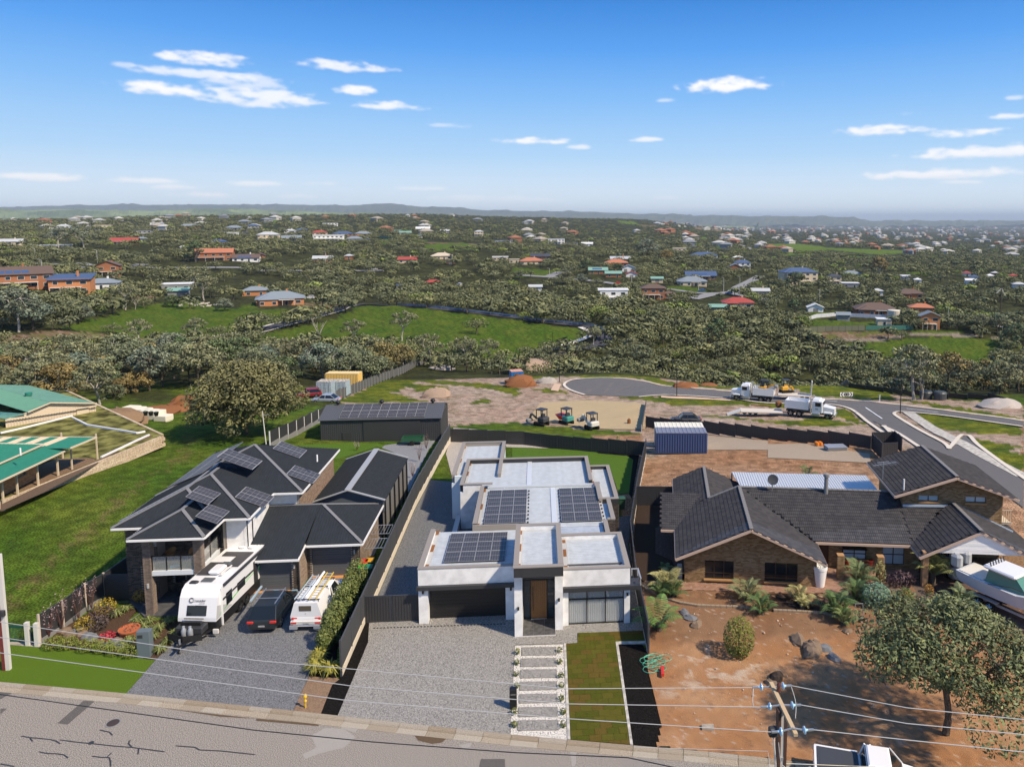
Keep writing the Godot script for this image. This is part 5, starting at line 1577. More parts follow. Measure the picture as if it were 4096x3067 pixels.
func sheds() -> void:
	# gabled carport behind the garage of the dark brick house
	var c := thing("gabled_carport","long dark ribbed gable roofed carport behind the dark brick house's garage","carport",V(-15.4,0,-65))
	var f := [[V(-18.35,3.3,-59.7),V(-15.5,4.22,-59.7),V(-15.5,4.22,-70.5),V(-18.35,3.3,-70.5)],[V(-15.5,4.22,-59.7),V(-12.55,3.3,-59.7),V(-12.55,3.3,-70.5),V(-15.5,4.22,-70.5)]]
	var rf := roof(c,f,M.roof_charcoal,0.05,0.38,0.16,0.075)
	var b := B()
	b.bar(V(-15.5,4.3,-59.65),V(-15.5,4.3,-70.55),0.5,0.05)
	for l in [[f[0][0],f[0][1]],[f[1][0],f[1][1]],[f[0][3],f[0][2]],[f[1][3],f[1][2]]]:
		b.bar(l[0] + V(0,0.06,0.04),l[1] + V(0,0.06,0.04),0.2,0.08)
	pt("ridge_capping",b,mt("capping_pale",0.34,0.35,0.37,0.5),rf)
	b = B()
	b.fan([V(-18.2,3.2,-59.95),V(-12.7,3.2,-59.95),V(-15.5,4.15,-59.95)])
	b.bb(-18.2,2.3,-60.05,-12.7,3.2,-59.95)
	pw("gable_wall",b,mt("slate_blue",0.085,0.10,0.12,0.6),c)
	b = B()
	b.bb(-12.85,-1,-70.3,-12.75,3.25,-60)
	b.bb(-18.2,-1,-70.3,-18.1,3.25,-60)
	pw("wall",b,mt("grey_panel",0.17,0.165,0.16,0.7),c)
	for k in 6:
		b = B()
		b.bb(-12.75,-0.6,-60.1 - k * 2.0,-12.62,3.2,-60.25 - k * 2.0)
		pw("post",b,M.black,c)
	# large dark shed at the back of the lot
	var s := thing("metal_shed","long charcoal steel shed with a row of roof solar panels and vents","shed",V(-20,-2.6,-96))
	b = B()
	b.bb(-27.5,-4,-101.2,-12.55,0.95,-94.0)
	b.fan([V(-12.56,0.95,-94.0),V(-12.56,0.95,-101.2),V(-12.56,1.95,-97.6)])
	b.fan([V(-27.49,0.95,-94.0),V(-27.49,0.95,-101.2),V(-27.49,1.95,-97.6)])
	b.ribs([V(-27.5,-3,-94.0),V(-12.55,-3,-94.0),V(-12.55,0.95,-94.0),V(-27.5,0.95,-94.0)],UP,0.25,0.08,0.03)
	b.ribs([V(-12.55,-3,-94.0),V(-12.55,-3,-101.2),V(-12.55,0.95,-101.2),V(-12.55,0.95,-94.0)],UP,0.25,0.08,0.03)
	pw("wall",b,mt("shed_charcoal",0.042,0.044,0.048,0.55),s)
	var sf := [[V(-27.7,0.95,-93.7),V(-12.4,0.95,-93.7),V(-12.4,2.0,-97.6),V(-27.7,2.0,-97.6)],[V(-27.7,0.95,-101.5),V(-12.4,0.95,-101.5),V(-12.4,2.0,-97.6),V(-27.7,2.0,-97.6)]]
	roof(s,sf,mt("shed_roof",0.085,0.09,0.10,0.5),0.05,0.25,0.07,0.03)
	solar(s,V(-25.2,1.02,-93.95),V(10.6,0,0),V(0,0.97,-3.6),9,2,0.1)
	b = B()
	b.bb(-22.2,-2.9,-93.97,-15.1,0.75,-93.9)
	pw("sliding_door",b,mt("shed_door",0.036,0.037,0.040,0.5),s)
	b = B()
	b.bb(-24.8,-2.9,-93.97,-23.7,-0.7,-93.92)
	pw("door",b,M.shed_door,s)
	b = B()
	b.bb(-27.6,-3.1,-93.92,-12.5,-2.5,-93.6)
	pw("slab_edge",b,M.concrete,s)
	for x in [-26.2,-20.6,-14.0]:
		b = B()
		b.lathe(V(x,1.95,-97.6),[U(0.16,0),U(0.16,0.18),U(0.3,0.24),U(0.34,0.4),U(0.24,0.55),U(0.05,0.6)],12)
		pw("whirlybird_vent",b,M.black,s,true)

func green_buildings() -> void:
	# brick house with a green roof, verandah and striped pergola, half out of the picture
	var h := thing("green_roofed_house","orange brick house with green metal roof, verandah posts and a striped pergola roof","house",V(-52,0,-72))
	var yv := 2.6
	# verandah edge runs along this line
	var e0: Vector3 = V(-46.87,3.3,-67.23)
	var e1: Vector3 = V(-46.65,3.3,-76.27)
	var d := (e1 - e0); d.y = 0; d = d.normalized()
	var n := V(d.z,0,-d.x)                     # away from the verandah, into the house
	if n.x > 0: n = -n
	var far := e1 - d * 0.3
	var near := e0 - d * 16.0
	var b := B()
	var rf := roof(h,[[near,far,far + n * 2.2 + UP * 0.45,near + n * 2.2 + UP * 0.45]],M.green_roof,0.05,0.2,0.05,0.03,"verandah_roof")
	b.bar(near,far,0.12,0.14)
	pt("gutter",b,M.cream,rf)
	var ridge_n := near + n * 8.5 + UP * 2.6
	var ridge_f := far + n * 8.0 - d * 5.5 + UP * 2.6
	var up := UP * 0.62
	roof(h,[[near + n * 2.2 + up,far + n * 2.2 + up - d * 0.2,ridge_f,ridge_n],[far + n * 2.2 + up - d * 0.2,far + n * 14 + up,ridge_f]],M.green_roof,0.05,0.2,0.05,0.03)
	b = B()
	b.bar(near + n * 2.2 + up,far + n * 2.2 + up - d * 0.2,0.14,0.12)
	b.bar(far + n * 2.2 + up,ridge_f,0.2,0.06)
	pw("ridge_capping",b,M.cream,h)
	# wall under the verandah
	var wa := near + n * 2.4
	var wb := far + n * 2.4 - d * 1.0
	var a2 := U(wa.x,wa.z)
	var b2 := U(wb.x,wb.z)
	if (b2 - a2).x < 0:
		var s := a2; a2 = b2; b2 = s
	var len := a2.distance_to(b2)
	var holes := [[len - 2.6,1.7,len - 1.4,3.0],[len - 6.6,1.7,len - 5.4,3.0],[len - 9.6,0.85,len - 8.7,3.0]]
	b = B()
	b.wall(a2,b2,0,3.75,0.2,holes)
	var back := wb + n * 10
	b.wall(b2,U(back.x,back.z),0,3.75,0.2)
	pw("wall",b,mt("mortar_orange",0.42,0.26,0.14,0.95),h)
	bricks(h,a2,b2,0.8,3.7,holes,Color(0.40,0.20,0.09),Color(0.58,0.34,0.17))
	for e in holes.slice(0,2):
		window(h,a2,b2,e[0],e[1],e[2],e[3],1,2,M.cream,M.window_glass,M.pale_blue)
	window(h,a2,b2,holes[2][0],0.85,holes[2][2],3.0,1,1,M.charcoal,M.dark_glass).name = "side_door"
	b = B()
	b.lathe(V(-47.22,4.6,-70.2),[U(0.07,0),U(0.07,0.7)],8)
	pw("vent_pipe",b,M.white_paint,h)
	for p in [V(-48.01,0.8,-68.71),V(-47.89,0.8,-70.4),V(-47.66,0.8,-72.88),V(-47.5,0.8,-75.58)]:
		b = B()
		b.bb(p.x - 0.07,0,p.z - 0.07,p.x + 0.07,3.3,p.z + 0.07)
		pw("verandah_post",b,M.cream,h)
	# pergola roof with pale strips
	var pg: Array = [V(-55.52,3.7,-79.84),V(-45.44,3.7,-78.68),V(-45.94,3.7,-75.12),V(-48.02,3.7,-76.43),V(-54.37,3.7,-78.12)]
	var q0: Vector3 = V(-45.59,3.65,-78.98)
	var q1: Vector3 = V(-46.01,3.65,-75.29)
	var q2: Vector3 = V(-59.07,3.65,-80.1)
	var u := q0 - q2
	var w := q1 - q0
	for k in 14:
		var s0 := q2 + u * (k / 14.0)
		var s1 := q2 + u * ((k + 1) / 14.0)
		b = B()
		b.slab([s0,s1,s1 + w,s0 + w],0.04)
		b.ribs([s0,s1,s1 + w,s0 + w],w,0.2,0.05,0.03)
		pw("pergola_sheet",b,M.cream if k in [4,6,8,10] else M.green_roof,h)
	b = B()
	b.bar(q0,q1,0.1,0.16); b.bar(q2,q0,0.1,0.16)
	pw("pergola_beam",b,M.cream,h)
	for p in [V(-46.55,0.8,-80.51),V(-47.25,0.8,-77.38),V(-50.44,0.8,-81.22)]:
		b = B()
		b.bb(p.x - 0.06,0,p.z - 0.06,p.x + 0.06,3.6,p.z + 0.06)
		pw("pergola_post",b,M.cream,h)
	# big farm shed behind it
	var s := thing("green_roofed_shed","large cream clad shed with green roofs and a lower skillion, behind the green roofed house","shed",V(-58,-1.5,-98))
	var bl := V(-64.8,1.81,-94.2)
	var g0 := V(-63.4,2.24,-95.9)
	var gp := V(-61.8,2.96,-97.7)
	var g1 := V(-58.5,1.85,-101.6)
	var k := V(-16,0,-12)
	var fl := V(bl.x,-2,bl.z)
	var fr := V(g1.x,-2,g1.z)
	b = B()
	b.fan([fl,fr,g1,gp,g0,bl])
	b.q(fr,fr + k,g1 + k,g1)
	b.ribs([fl,fr,g1,bl],UP,0.3,0.1,0.04)
	pw("wall",b,mt("shed_cream",0.60,0.50,0.38,0.7),s)
	var ov := V(0.3,0.05,0.25)
	roof(s,[[g0 + ov,gp + ov,gp + k,g0 + k]],M.green_roof,0.06,0.25,0.07,0.03)
	roof(s,[[gp + ov,g1 + ov,g1 + k,gp + k]],mt("green_roof_pale",0.10,0.27,0.22,0.45,0,"soft",6.0),0.06,0.25,0.07,0.03)
	roof(s,[[V(-67.1,1.85,-95.4),V(-64.87,1.85,-94.32),V(-63.24,2.15,-95.51),V(-68.26,2.15,-97.13)]],M.green_roof_pale,0.06,0.25,0.07,0.03,"lean_to_roof")
	b = B()
	b.bar(g0 + ov,gp + ov,0.15,0.12); b.bar(gp + ov,g1 + ov,0.15,0.12); b.bar(bl + ov,g1 + ov - V(0,0.3,0),0.12,0.12)
	pw("barge_board",b,M.cream,s)
	b = B()
	b.lathe(V(-66.88,2.6,-101.8),[U(0.3,0),U(0.3,0.4),U(0.4,0.45),U(0.4,0.8),U(0.1,0.85)],12)
	pw("roof_vent",b,M.green_roof,s)
	b = B()
	b.cube(fr.lerp(fl,0.16) + V(0.08,2.6,0.07),(fr - fl) * 0.07,UP * 0.95,ov * 0.1)
	pw("door",b,M.cream,s)
	# raised yard in front of the shed: block retaining wall, block by block
	var rw := thing("retaining_wall","long cream concrete block retaining wall round the raised garden beside the paddock","wall",V(-45.48,0,-79.75))
	var c0: Vector3 = V(-49.1,0,-65.72)
	var c1: Vector3 = V(-44.04,0,-89.25)
	var c2: Vector3 = V(-70.43,0,-115.03)
	var cm := [M.block,mt("block_b",0.60,0.47,0.34,0.9,0,"soft",2.0),mt("block_c",0.71,0.58,0.43,0.9,0,"soft",2.0)]
	for run in [[c0,c1,3],[c1,c2,3]]:
		var dd: Vector3 = run[1] - run[0]
		var cnt := int(dd.length() / 0.9)
		dd /= cnt
		for row in 4:
			for i in cnt:
				var m: Vector3 = run[0] + dd * (i + 0.5 + 0.5 * (row % 2))
				if i == cnt - 1 and row % 2:
					continue
				b = B()
				b.cube(V(m.x,row * 0.33 - 0.31,m.z),dd * 0.49,UP * 0.158,V(-dd.z,0,dd.x).normalized() * (0.14 + 0.006 * rng.randf()))
				pw("block",b,cm[rng.randi() % 3],rw)
	var yard := B()
	var yp := []
	for p in [c0,c1,c2,V(-79.46,0,-108.21)]:
		yp.append(U(p.x,p.z))
	yard.flat(yp,0.78)
	ground("raised_yard",yard,mt("dry_lawn",0.23,0.22,0.07,0.95,0,"blotch",14.0))
	sheet("verandah_paving",[U(-49.17,-70.07),U(-47.57,-72.77),U(-47.15,-77.19),U(-46.63,-80.44),U(-47.33,-81.08),U(-50.88,-81.18),U(-52.21,-74.58)],mt("exposed_brown",0.30,0.20,0.13,0.9,0,"fine",4.0),0.82)
	sheet("yard_bed",[U(-46.93,-66.74),U(-46.11,-71.58),U(-45.96,-79.26),U(-46.13,-85.05),U(-45.1,-88.99),U(-45.58,-89.18),U(-46.41,-84.64),U(-46.52,-80.05),U(-47.24,-75.16),U(-47.78,-68.01)],M.garden_soil,0.83)
	var edges := ["white edging along the garden bed above the block wall","white edging line at the far side of the raised lawn","white edging along the bed before the cream shed"]
	for e in [[V(-46.47,0.8,-81.01),V(-46.22,0.8,-83.38),V(-45.86,0.8,-87.44),V(-45.64,0.8,-89.18)],[V(-59.45,0.8,-98.12),V(-55.45,0.8,-94.29),V(-47.49,0.8,-90.14),V(-46.86,0.8,-90.72)],[V(-63.59,0.8,-91.48),V(-62.37,0.8,-93.59),V(-61.38,0.8,-95.83),V(-59.97,0.8,-99.01)]]:
		b = B()
		for i in e.size() - 1:
			b.bar(e[i] + UP * 0.1,e[i + 1] + UP * 0.1,0.18,0.2)
		tag(pt("garden_edging",b,M.white_paint),edges.pop_front(),"edging")

func tiles(parent: Node3D,xf: Transform3D,faces: Array,single: int,called := "roof_tile") -> int:
	# concrete tiles laid in courses up each slope; the nearest ones are parts, the rest one piece of stuff
	var w := 0.30
	var c := 0.32
	var one := B()                                # one tile: two rolls and a stepped lower edge
	var prof := []
	for i in 9:
		var t := i / 8.0
		prof.append(U((t - 0.5) * w,0.012 + 0.022 * (0.5 - 0.5 * cos(t * TAU * 2))))
	for i in 8:
		var a := V(prof[i].x,prof[i].y + 0.03,0)
		var b := V(prof[i + 1].x,prof[i + 1].y + 0.03,0)
		var up := V(0,-0.026,-c - 0.03)
		one.q(a,b,b + up,a + up)
		one.q(a,V(a.x,0,0),V(b.x,0,0),b)
	var mesh := one.mesh(true)
	var all := []
	for f in faces:
		var q := []
		for p in f:
			q.append(xf * p)
		var n: Vector3 = (q[1] - q[0]).cross(q[2] - q[0]).normalized()
		if n.y < 0:
			n = -n
		var down := (V(n.x,0,n.z) * n.y - UP * (n.x * n.x + n.z * n.z)).normalized()
		var side := down.cross(n).normalized()
		var pg := PackedVector2Array()
		for p in q:
			pg.append(U((p - q[0]).dot(side),(p - q[0]).dot(down)))
		var r: Rect2 = poly(Array(pg))[0]
		var rows := int(r.size.y / c) + 1
		for j in rows:
			for i in int(r.size.x / w) + 1:
				var u := U(r.position.x + (i + 0.5 + 0.5 * (j % 2)) * w,r.end.y - j * c)
				if Geometry2D.is_point_in_polygon(u - U(0,c * 0.5),pg):
					all.append(Transform3D(Basis(-side,n,down).orthonormalized(),q[0] + side * u.x + down * u.y + n * 0.03))
	all.sort_custom(func(a,b): return a.origin.z > b.origin.z)
	var i := 0
	var mats := [M.tile_dark,mt("tile_b",0.062,0.060,0.064,0.6),mt("tile_c",0.043,0.042,0.047,0.55)]
	for k in mini(single,all.size()):
		var o := pm(called,mesh,mats[rng.randi() % 3],parent)
		o.transform = Transform3D(all[k].basis,all[k].origin - parent.position)
	var rest := []
	var tn := []
	for k in range(single,all.size()):
		rest.append(Transform3D(all[k].basis,all[k].origin - parent.position))
		tn.append(Color(0.046,0.045,0.05).lerp(Color(0.066,0.064,0.068),rng.randf()))
	if rest:
		many("roof_tiles",mesh,M.brick,rest,tn,parent)
	return all.size()

func brown_house() -> void:
	# everything is laid out in the house's own axes, then turned by -9.6 degrees; the origin is the front left corner of the west gable
	var o := V(10.3,0,-50.4)
	var yaw := deg_to_rad(-9.6)
	var h := thing("brown_brick_house","sprawling brown brick house with dark tiled gable roofs, carport and two storey rear wing","house",o)
	var xf := Transform3D(Basis(UP,yaw),o)
	var L := func(x: float,z: float) -> Vector2:
		var p: Vector3 = xf * V(x,0,z)
		return U(p.x,p.z)
	var W := func(x: float,y: float,z: float) -> Vector3: return xf * V(x,y,z)
	var c0 := Color(0.20,0.125,0.06)
	var c1 := Color(0.36,0.25,0.145)
	var b := B()
	# west gable wing, 9.2 m wide, its ridge running back
	var gh := [[1.39,0.45,3.45,1.83],[5.62,0.45,7.93,1.83]]
	b.wall(L.call(0,0),L.call(9.2,0),0,2.45,0.22,gh)
	b.wall(L.call(0,-14),L.call(0,0),0,2.5,0.22)
	b.wall(L.call(9.2,0),L.call(9.2,-3.25),0,2.5,0.22)
	b.fan([W.call(0.02,2.45,-0.02),W.call(9.18,2.45,-0.02),W.call(4.6,4.35,-0.02)])
	# middle range, set back, with the entry
	var mh := [[0.85,0.05,1.6,2.1],[2.55,0.94,4.2,1.75],[5.5,0.5,7.05,2.0]]
	b.wall(L.call(9.2,-3.25),L.call(17.3,-3.25),0,2.5,0.22,mh)
	b.wall(L.call(17.3,-3.25),L.call(17.3,-7),0,2.5,0.22)
	b.wall(L.call(17.3,-7.0),L.call(24.3,-7.0),0,2.6,0.22)
	pw("wall",b,M.mortar_tan,h)
	bricks(h,L.call(0,0),L.call(9.2,0),0,4.3,gh,c0,c1,[U(0,0),U(9.2,0),U(9.2,2.4),U(4.6,4.3),U(0,2.4)])
	bricks(h,L.call(9.2,-3.25),L.call(17.3,-3.25),0,2.4,mh,c0,c1)
	bricks(h,L.call(0,-14),L.call(0,0),0,2.4,[],c0,c1)
	bricks(h,L.call(9.2,0),L.call(9.2,-3.25),0,2.4,[],c0,c1)
	bricks(h,L.call(17.3,-7.0),L.call(24.3,-7.0),0,2.5,[],Color(0.34,0.19,0.08),Color(0.48,0.30,0.14))
	for e in gh:
		var w := window(h,L.call(0,0),L.call(9.2,0),e[0],e[1],e[2],e[3],3,1,mt("bronze",0.05,0.035,0.025,0.4,0.3),M.dark_glass)
		b = B()
		b.cube(W.call((e[0] + e[2]) / 2,e[1] - 0.05,0.05),xf.basis.x * (e[2] - e[0] + 0.1) / 2,UP * 0.05,xf.basis.z * 0.12)
		pt("sill",b,mt("sill_brick",0.42,0.24,0.11,0.85),w)
		b = B()
		b.cube(W.call((e[0] + e[2]) / 2,e[1] + 0.42,-0.06),xf.basis.x * (e[2] - e[0]) / 2,UP * 0.025,xf.basis.z * 0.035)
		pt("transom",b,M.bronze,w)
		b = B()
		b.cube(W.call(e[0] + 0.25,e[3] - 0.3,-0.16),xf.basis.x * 0.22,UP * 0.28,xf.basis.z * 0.01)
		b.cube(W.call(e[2] - 0.25,e[3] - 0.35,-0.16),xf.basis.x * 0.2,UP * 0.33,xf.basis.z * 0.01)
		pt("curtain",b,mt("curtain_blue",0.25,0.36,0.50,0.8),w)
	var e2: Array = mh[1]
	window(h,L.call(9.2,-3.25),L.call(17.3,-3.25),e2[0],e2[1],e2[2],e2[3],2,2,M.bronze,mt("blind_glass",0.42,0.52,0.58,0.1),null,-0.22)
	b = B()
	b.cube(W.call(9.2 + 3.37,1.76,-3.0),xf.basis.x * 0.86,UP * 0.03,xf.basis.z * 0.28)
	b.cube(W.call(9.2 + 3.37,0.93,-3.0),xf.basis.x * 0.86,UP * 0.03,xf.basis.z * 0.28)
	pw("bay_frame",b,M.bronze,h)
	window(h,L.call(9.2,-3.25),L.call(17.3,-3.25),mh[2][0],mh[2][1],mh[2][2],mh[2][3],2,2,M.bronze,M.blind_glass)
	b = B()
	b.cube(W.call(9.2 + 1.22,1.05,-3.38),xf.basis.x * 0.38,UP * 1.1,xf.basis.z * 0.03)
	pw("door",b,mt("door_brown",0.05,0.025,0.015,0.5),h)
	for x in [11.2,14.0]:
		b = B()
		b.cube(W.call(x,0.95,-1.43),xf.basis.x * 0.205,UP * 0.95,xf.basis.z * 0.205)
		var pr := pw("pillar",b,M.mortar_tan,h)
		bricks(h,L.call(x - 0.21,-1.22),L.call(x + 0.21,-1.22),0,1.9,[],c0,c1)
		b = B()
		b.cube(W.call(x,1.93,-1.43),xf.basis.x * 0.24,UP * 0.035,xf.basis.z * 0.24)
		pt("pillar_cap",b,M.sill_brick,pr)
	# roofs: eave 2.5, pitch 0.45
	var gf := [[V(-0.65,2.35,1.1),V(4.5,4.65,1.1),V(4.5,4.65,-7.2),V(-0.65,2.35,-7.2)],[V(4.5,4.65,1.1),V(9.65,2.35,1.1),V(9.65,2.35,-1.9),V(4.5,4.65,-7.2)],
		[V(-0.65,2.35,-7.2),V(2.1,3.58,-7.2),V(2.1,3.58,-15),V(-0.65,2.35,-15)],[V(2.1,3.58,-7.2),V(5.2,2.2,-7.2),V(5.2,2.2,-15),V(2.1,3.58,-15)]]
	var mf := [[V(9.6,2.42,-2.4),V(16.6,2.42,-2.4),V(16.6,4.6,-7.2),V(4.55,4.6,-7.2)]]
	var mb := [[V(16.6,2.42,-2.4),V(16.8,2.42,-2.4),V(20.4,4.3,-6.6),V(16.6,4.6,-7.2)],[V(4.55,4.6,-7.2),V(16.6,4.6,-7.2),V(16.6,2.42,-12),V(4.55,2.42,-12)]]
	var sp := [[V(-1.7,2.35,-3.7),V(0.0,2.35,-3.7),V(1.6,3.35,-8.6),V(-1.7,3.35,-8.6)]]
	var cf := [[V(16.45,2.4,-0.5),V(20.5,4.4,-0.5),V(20.5,4.4,-6.1),V(16.45,2.4,-2.5)],[V(20.5,4.4,-0.5),V(25.6,1.9,-0.5),V(25.6,1.9,-8),V(20.5,4.4,-6.1)]]
	var uf := [[V(16.0,5.12,-5.0),V(20.45,6.7,-5.0),V(20.45,6.7,-12.8),V(16.0,5.12,-12.8)],[V(20.45,6.7,-5.0),V(24.9,5.12,-5.0),V(24.9,5.12,-12.8),V(20.45,6.7,-12.8)]]
	for e in [[gf,150],[mf,100],[mb,0],[sp,0],[cf,50],[uf,0]]:
		b = B()
		for f in e[0]:
			var q := []
			for p in f:
				q.append(xf * p)
			b.slab(q,0.08)
		var rf := pw("roof",b,M.charcoal,h)
		tiles(h,xf,e[0],e[1])
	b = B()
	for l in [[V(4.5,4.73,1.15),V(4.5,4.73,-7.2)],[V(2.1,3.66,-7.2),V(2.1,3.66,-15)],[V(2.1,3.66,-7.25),V(4.5,4.73,-7.25)],[V(4.55,4.68,-7.2),V(16.6,4.68,-7.2)],[V(20.5,4.48,-0.5),V(20.5,4.48,-6.1)],[V(20.45,6.78,-5.0),V(20.45,6.78,-12.8)]]:
		var n := int((l[1] - l[0]).length() / 0.4)
		for i in n:
			b.bar(xf * l[0].lerp(l[1],(i + 0.02) / n),xf * l[0].lerp(l[1],(i + 0.95) / n),0.26,0.07)
	pw("ridge_tile",b,mt("ridge_tile",0.20,0.19,0.185,0.7),h)
	b = B()
	for l in [[V(-0.7,2.26,1.12),V(4.5,4.56,1.12)],[V(4.5,4.56,1.12),V(9.7,2.26,1.12)],[V(9.6,2.33,-2.32),V(16.5,2.33,-2.32)],[V(16.4,2.3,-0.46),V(20.5,4.31,-0.46)],[V(20.5,4.31,-0.46),V(25.7,1.8,-0.46)],[V(16.42,2.32,-0.5),V(16.42,2.32,-2.4)],[V(15.95,5.03,-4.95),V(20.45,6.62,-4.95)],[V(20.45,6.62,-4.95),V(25,5.03,-4.95)],[V(15.95,5.05,-4.9),V(15.95,5.05,-12.8)],[V(-0.7,2.28,1.1),V(-0.7,2.28,-15)],[V(9.68,2.26,1.1),V(9.68,2.26,-2.3)],[V(-1.75,2.3,-3.65),V(0,2.3,-3.65)]]:
		b.bar(xf * l[0],xf * l[1],0.1,0.17)
	pw("barge_board",b,mt("fascia_pink",0.50,0.37,0.29,0.7),h)
	# weatherboard gable over the carport
	for i in 8:
		var y := 2.72 + i * 0.2
		var hw := (4.28 - y - 0.1) / 0.495
		if hw < 0.1:
			continue
		b = B()
		b.cube(xf * V(20.5,y + 0.1,-0.62 + 0.01 * (i % 2)),xf.basis.x * hw,UP * 0.099,xf.basis.z * 0.03)
		pw("weatherboard",b,M.white_paint,h)
	for x in [16.9,24.6]:
		b = B()
		b.cube(xf * V(x,1.35,-0.8),xf.basis.x * 0.2,UP * 1.35,xf.basis.z * 0.2)
		pw("carport_pillar",b,mt("pillar_tan",0.36,0.22,0.12,0.85),h)
	# upper wing walls
	var ua: Vector2 = L.call(16.8,-5.8)
	var ub: Vector2 = L.call(24.15,-5.8)
	var uh := [[1.18,4.5,2.66,4.94],[4.65,4.5,6.16,4.94]]
	b = B()
	b.wall(ua,ub,0,5.1,0.22,uh)
	b.wall(ub,L.call(24.15,-12),0,5.1,0.22)
	b.wall(L.call(16.8,-12),ua,0,5.1,0.22)
	b.fan([W.call(16.8,5.1,-5.82),W.call(24.15,5.1,-5.82),W.call(20.45,6.45,-5.82)])
	pw("upper_wall",b,M.mortar_tan,h)
	bricks(h,ua,ub,2.0,6.7,uh,c0,c1,[U(0,0),U(7.35,0),U(7.35,5.15),U(3.65,6.45),U(0,5.15)],"upper_bricks")
	for e in uh:
		window(h,ua,ub,e[0],e[1],e[2],e[3],2,1,M.bronze,M.blind_glass)
		b = B()
		var m: Vector2 = ua.lerp(ub,(e[0] + e[2]) / 2 / 7.35)
		b.box(V(m.x,4.42,m.y + 0.06),V(e[2] - e[0] + 0.1,0.12,0.16),yaw)
		pw("sill",b,M.sill_brick,h)
	b = B()
	b.bar(W.call(16.8,4.12,-5.7),W.call(20.2,4.2,-5.7),0.1,0.18); b.bar(W.call(20.4,4.45,-5.7),W.call(25.0,2.3,-5.7),0.1,0.15)
	pw("flashing",b,mt("flashing_blue",0.42,0.50,0.60,0.4),h)
	b = B()                                        # balcony rail on the far side
	for i in 8:
		b.bar(W.call(24.2 + i * 0.17,2.5,-7.0),W.call(24.2 + i * 0.17,3.5,-7.0),0.03,0.03)
	b.bar(W.call(24.1,3.5,-7.0),W.call(25.5,3.5,-7.0),0.05,0.05); b.bar(W.call(24.1,2.5,-7.0),W.call(25.5,2.5,-7.0),0.05,0.05); b.bar(W.call(24.9,2.4,-7.0),W.call(24.9,2.4,-10),1.2,0.1)
	pw("balcony",b,M.cream,h)
	# silver corrugated pergola roof behind the ridge
	var pc := [V(17.46,3,-64.96),V(29.32,3,-63.05),V(28.69,3,-59.06),V(19.32,3,-59.97),V(17.3,3,-60.69)]
	b = B()
	b.slab(pc,0.04)
	b.ribs(pc,(pc[2] - pc[1]),0.22,0.1,0.05)
	pw("pergola_roof",b,mt("galv_pale",0.60,0.62,0.65,0.4,0.2),h)
	b = B()
	for p in [pc[0],pc[1],pc[0].lerp(pc[1],0.5)]:
		b.bar(V(p.x,-1.0,p.z + 0.2),V(p.x,2.95,p.z + 0.2),0.1,0.1)
	pw("pergola_post",b,M.galvanised,h)
	# things on the roof
	b = B()
	var f: Vector3 = V(22.52,4.7,-55.28)
	b.lathe(f,[U(0.16,-0.3),U(0.16,1.1),U(0.24,1.12),U(0.24,1.35),U(0.05,1.42)],12)
	pw("flue",b,M.mid_grey,h)
	b = B()
	f = V(27.69,5.5,-52.95)
	b.lathe(f,[U(0.06,-0.3),U(0.06,0.8)],8)
	pw("vent_pipe",b,M.white_paint,h)
	var dish := thing("satellite_dish","small dark round satellite dish on the ridge of the brown brick house","dish",V(18.39,4.75,-55.92))
	b = B()
	b.lathe(V(0,0.75,0.05),[U(0.02,-0.08),U(0.25,-0.05),U(0.42,0.03),U(0.40,0.05),U(0.0,-0.05)],18,V(-0.2,0.25,1).normalized())
	pt("reflector",b,M.dark_grey,dish,true)
	b = B()
	b.tube([V(0,-0.1,0),V(0,0.7,0)],0.03,0.03,6); b.tube([V(0,0.45,0.05),V(-0.05,0.75,0.5)],0.015,0.015,5)
	pt("mast",b,M.mid_grey,dish)
	var an := thing("tv_antenna","metal rooftop television antenna on the left eave of the two storey wing","antenna",V(27.48,5.1,-55.99))
	b = B()
	b.tube([V(0,-0.2,0),V(0,1.5,0)],0.025,0.025,6)
	pt("mast",b,M.galvanised,an)
	b = B()
	b.bar(V(-0.9,1.3,0.1),V(1.2,1.45,-0.2),0.03,0.03); b.bar(V(-0.5,1.5,0),V(0.5,1.55,-0.1),0.03,0.03)
	pt("boom",b,M.galvanised,an)
	for i in 9:
		b = B()
		var x := -0.8 + i * 0.24
		b.bar(V(x,1.33 + 0.015 * i,0.1 - 0.03 * i + 0.45),V(x,1.33 + 0.015 * i,0.1 - 0.03 * i - 0.45),0.014,0.014)
		pt("element",b,M.galvanised,an)
	b = B()
	b.bev(W.call(-0.35,0.55,-0.7),V(0.35,0.8,0.9),0.03,yaw)
	tag(pt("air_conditioner",b,M.light_grey),"pale grey air conditioner box against the left wall of the brown brick house","air conditioner")

